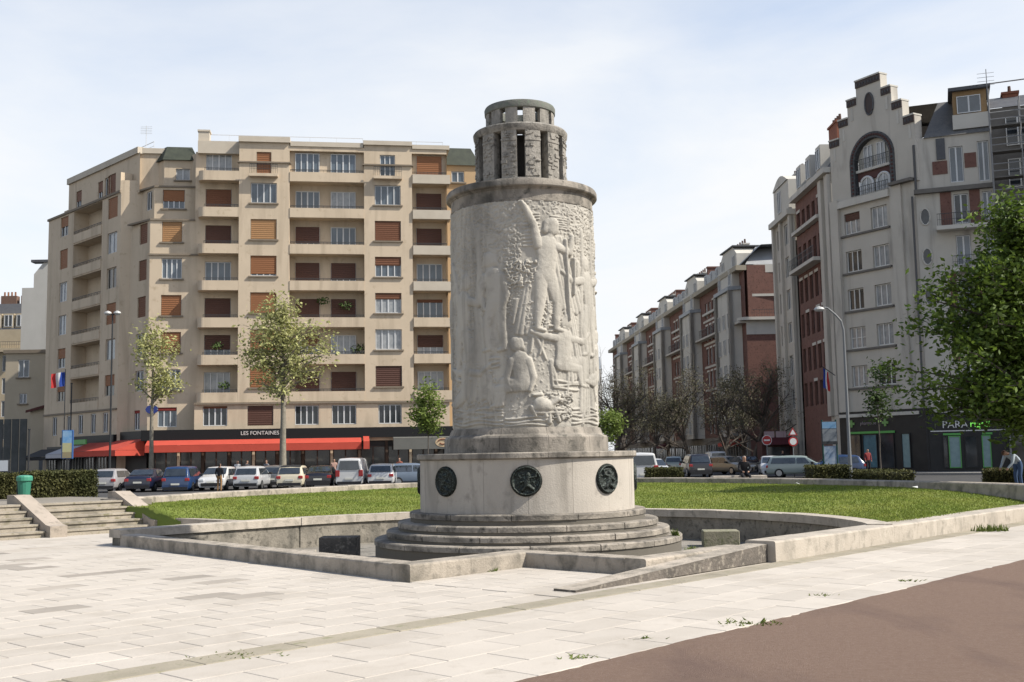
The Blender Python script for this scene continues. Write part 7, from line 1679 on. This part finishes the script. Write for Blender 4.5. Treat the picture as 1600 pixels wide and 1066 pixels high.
b = MB(); b.tube([((p0.x+p1.x)/2, Y, -.1), ((p0.x+p1.x)/2, Y, p0.z)], .07, 8); b.build('post', IRON, r)
# advertising panel right
Y = 74; p0, p1 = ay(1284, 690, Y), ay(1307, 658, Y); r = thing('advertising_panel', ((p0.x+p1.x)/2, Y, 0), 'blue grey advertising panel on a post behind the dark hedge', 'poster')
b = MB(); b.bbox(p0.x, p1.x, Y-.06, Y+.1, p0.z-.2, p1.z, .03); b.build('frame', IRON, r); dz = p1.z-p0.z
for (z0, z1, m) in ((.0, .62, M('poster_grey', (.25, .27, .28), (.14, .16, .18), scale=4)), (.64, .96, M('poster_blue', (.14, .30, .48), (.22, .36, .5), scale=4))):
    MB().quad((p0.x+.05, Y-.07, p0.z+dz*z0), (p1.x-.05, Y-.07, p0.z+dz*z0), (p1.x-.05, Y-.07, p0.z+dz*z1), (p0.x+.05, Y-.07, p0.z+dz*z1)).build('print', m, r)
for x in (p0.x+.06, p1.x-.06): b = MB(); b.tube([(x, Y, -.1), (x, Y, p1.z+.1)], .06, 8); b.build('post', M('sign_green', (.02, .07, .06)), r)
MB().quad((p0.x+.08, Y-.02, .6), (p1.x-.08, Y-.02, .6), (p1.x-.08, Y-.02, p0.z-.3), (p0.x+.08, Y-.02, p0.z-.3)).build('lower_print', M('poster_pale', (.40, .45, .50), (.12, .2, .32), scale=2.5), r)
# traffic signs
Y = 79; p = ay(1239, 690, Y); r = thing('traffic_sign', (p.x, Y, 0), 'traffic sign post with a triangle above a round red ringed sign', 'traffic sign')
b = MB(); b.tube([(p.x, Y, -.1), (p.x, Y, p.z+.95)], .035, 6); b.build('post', GALV, r)
def disc(c, rad, m, nm, y, n=20, k=0): b = MB(); b.add([(c.x, y, c.z)]+[(c.x+rad*math.cos(2*math.pi*i/n+k), y, c.z+rad*math.sin(2*math.pi*i/n+k)) for i in range(n)], [(0, 1+(i+1) % n, 1+i) for i in range(n)][::1]); return b.build(nm, m, r)
RED = M('sign_red', (.42, .03, .03), rough=.4)
disc(p, .34, RED, 'round_sign', Y-.06); disc(p, .24, LETW, 'sign_face', Y-.065); q_ = p+Vector((0, 0, .62)); disc(q_, .38, RED, 'triangle_sign', Y-.06, 3, math.pi/2); disc(q_, .24, LETW, 'sign_face', Y-.065, 3, math.pi/2)
Y = 88; p = ay(1198, 688, Y); r = thing('traffic_sign', (p.x, Y, 0), 'round red no-entry sign on a post left of the gabled building', 'traffic sign')
b = MB(); b.tube([(p.x, Y, -.1), (p.x, Y, p.z+.5)], .035, 6); b.build('post', GALV, r); disc(p, .4, LETW, 'sign_back', Y-.055); disc(p, .36, RED, 'round_sign', Y-.06); MB().box(p.x-.24, p.x+.24, Y-.075, Y-.065, p.z-.06, p.z+.06).build('bar', LETW, r)
# kiosk stall with maroon awning by the corner
Y = 100; p0, p1 = ay(1192, 735, Y), ay(1240, 680, Y); r = thing('market_kiosk', ((p0.x+p1.x)/2, Y, 0), 'small kiosk with maroon awning and pale signs by the corner', 'kiosk')
MB().bbox(p0.x, p1.x, Y, Y+2, 0, 2.6, .04).build('body', M('kiosk_brown', (.12, .05, .045), (.08, .04, .035), scale=2), r)
b = MB(); b.quad((p0.x-.1, Y-1.2, 2.3), (p1.x+.1, Y-1.2, 2.3), (p1.x+.1, Y, 3.0), (p0.x-.1, Y, 3.0)); b.build('awning', M('maroon_awning', (.10, .02, .025)), r)
for f in (.08, .45): x = p0.x+(p1.x-p0.x)*f; MB().box(x, x+.9, Y-.1, Y-.04, 2.95, 3.5).build('sign', M('pale_pink', (.5, .38, .4)), r)
MB().box(p0.x+.4, p1.x-.4, Y-.05, Y-.02, 1.0, 2.1).build('counter_window', GLASSD, r)
# green litter bin, info panel
p = ay(38, 760, 32.3); Y = 32.3; r = thing('litter_bin', (p.x, Y, .74), 'green litter bin at the top of the stairs by the hedge', 'bin'); BIN = M('bin_green', (.05, .24, .16), (.04, .19, .13), scale=3, rough=.5, trans=.0)
b = MB(); b.lathe([(.0, .78), (.15, .78), (.19, 1.30), (.17, 1.30), (.0, 1.25)], p.x, Y, 14); b.build('bag', BIN, r)
b = MB(); b.lathe([(.20, 1.30), (.225, 1.32), (.225, 1.42), (.20, 1.46), (.1, 1.48), (0, 1.48)], p.x, Y, 16); b.build('lid', M('bin_lid', (.07, .30, .20), rough=.4), r)
b = MB(); b.tube([(p.x-.22, Y+.05, .74), (p.x-.22, Y+.05, 1.44)], .025, 6); b.tube([(p.x-.22, Y+.05, 1.38), (p.x-.1, Y, 1.38)], .02, 6); b.build('post', IRON, r)
Y = 62; p0, p1 = ay(-12, 738, Y), ay(15, 718, Y); r = thing('information_panel', ((p0.x+p1.x)/2, Y, 0), 'small white information panel at the left edge', 'sign')
MB().bbox(p0.x, p1.x, Y-.05, Y+.05, p0.z, p1.z, .02).build('frame', IRON, r); MB().quad((p0.x+.05, Y-.06, p0.z+.05), (p1.x-.05, Y-.06, p0.z+.05), (p1.x-.05, Y-.06, p1.z-.05), (p0.x+.05, Y-.06, p1.z-.05)).build('print', M('panel_white', (.6, .63, .66)), r)
b = MB(); b.tube([((p0.x+p1.x)/2, Y, -.1), ((p0.x+p1.x)/2, Y, p0.z)], .05, 6); b.build('post', IRON, r)
# litter on the lawn
for px, py, lb in ((1244, 757, 'small white scrap on the lawn near the dark hedge'), (1430, 764, 'small white scrap on the lawn near the curb')):
    p = gz(px, py, .62); b = MB(); q = random.Random(px); b.add([(p.x+q.uniform(-.12, .12), p.y+q.uniform(-.1, .1), .62+q.uniform(0, .1)) for _ in range(6)], [(0, 1, 2), (1, 2, 3), (2, 3, 4), (3, 4, 5), (0, 3, 5)]); tag(b.build('paper_scrap', LETW), lb, 'litter')
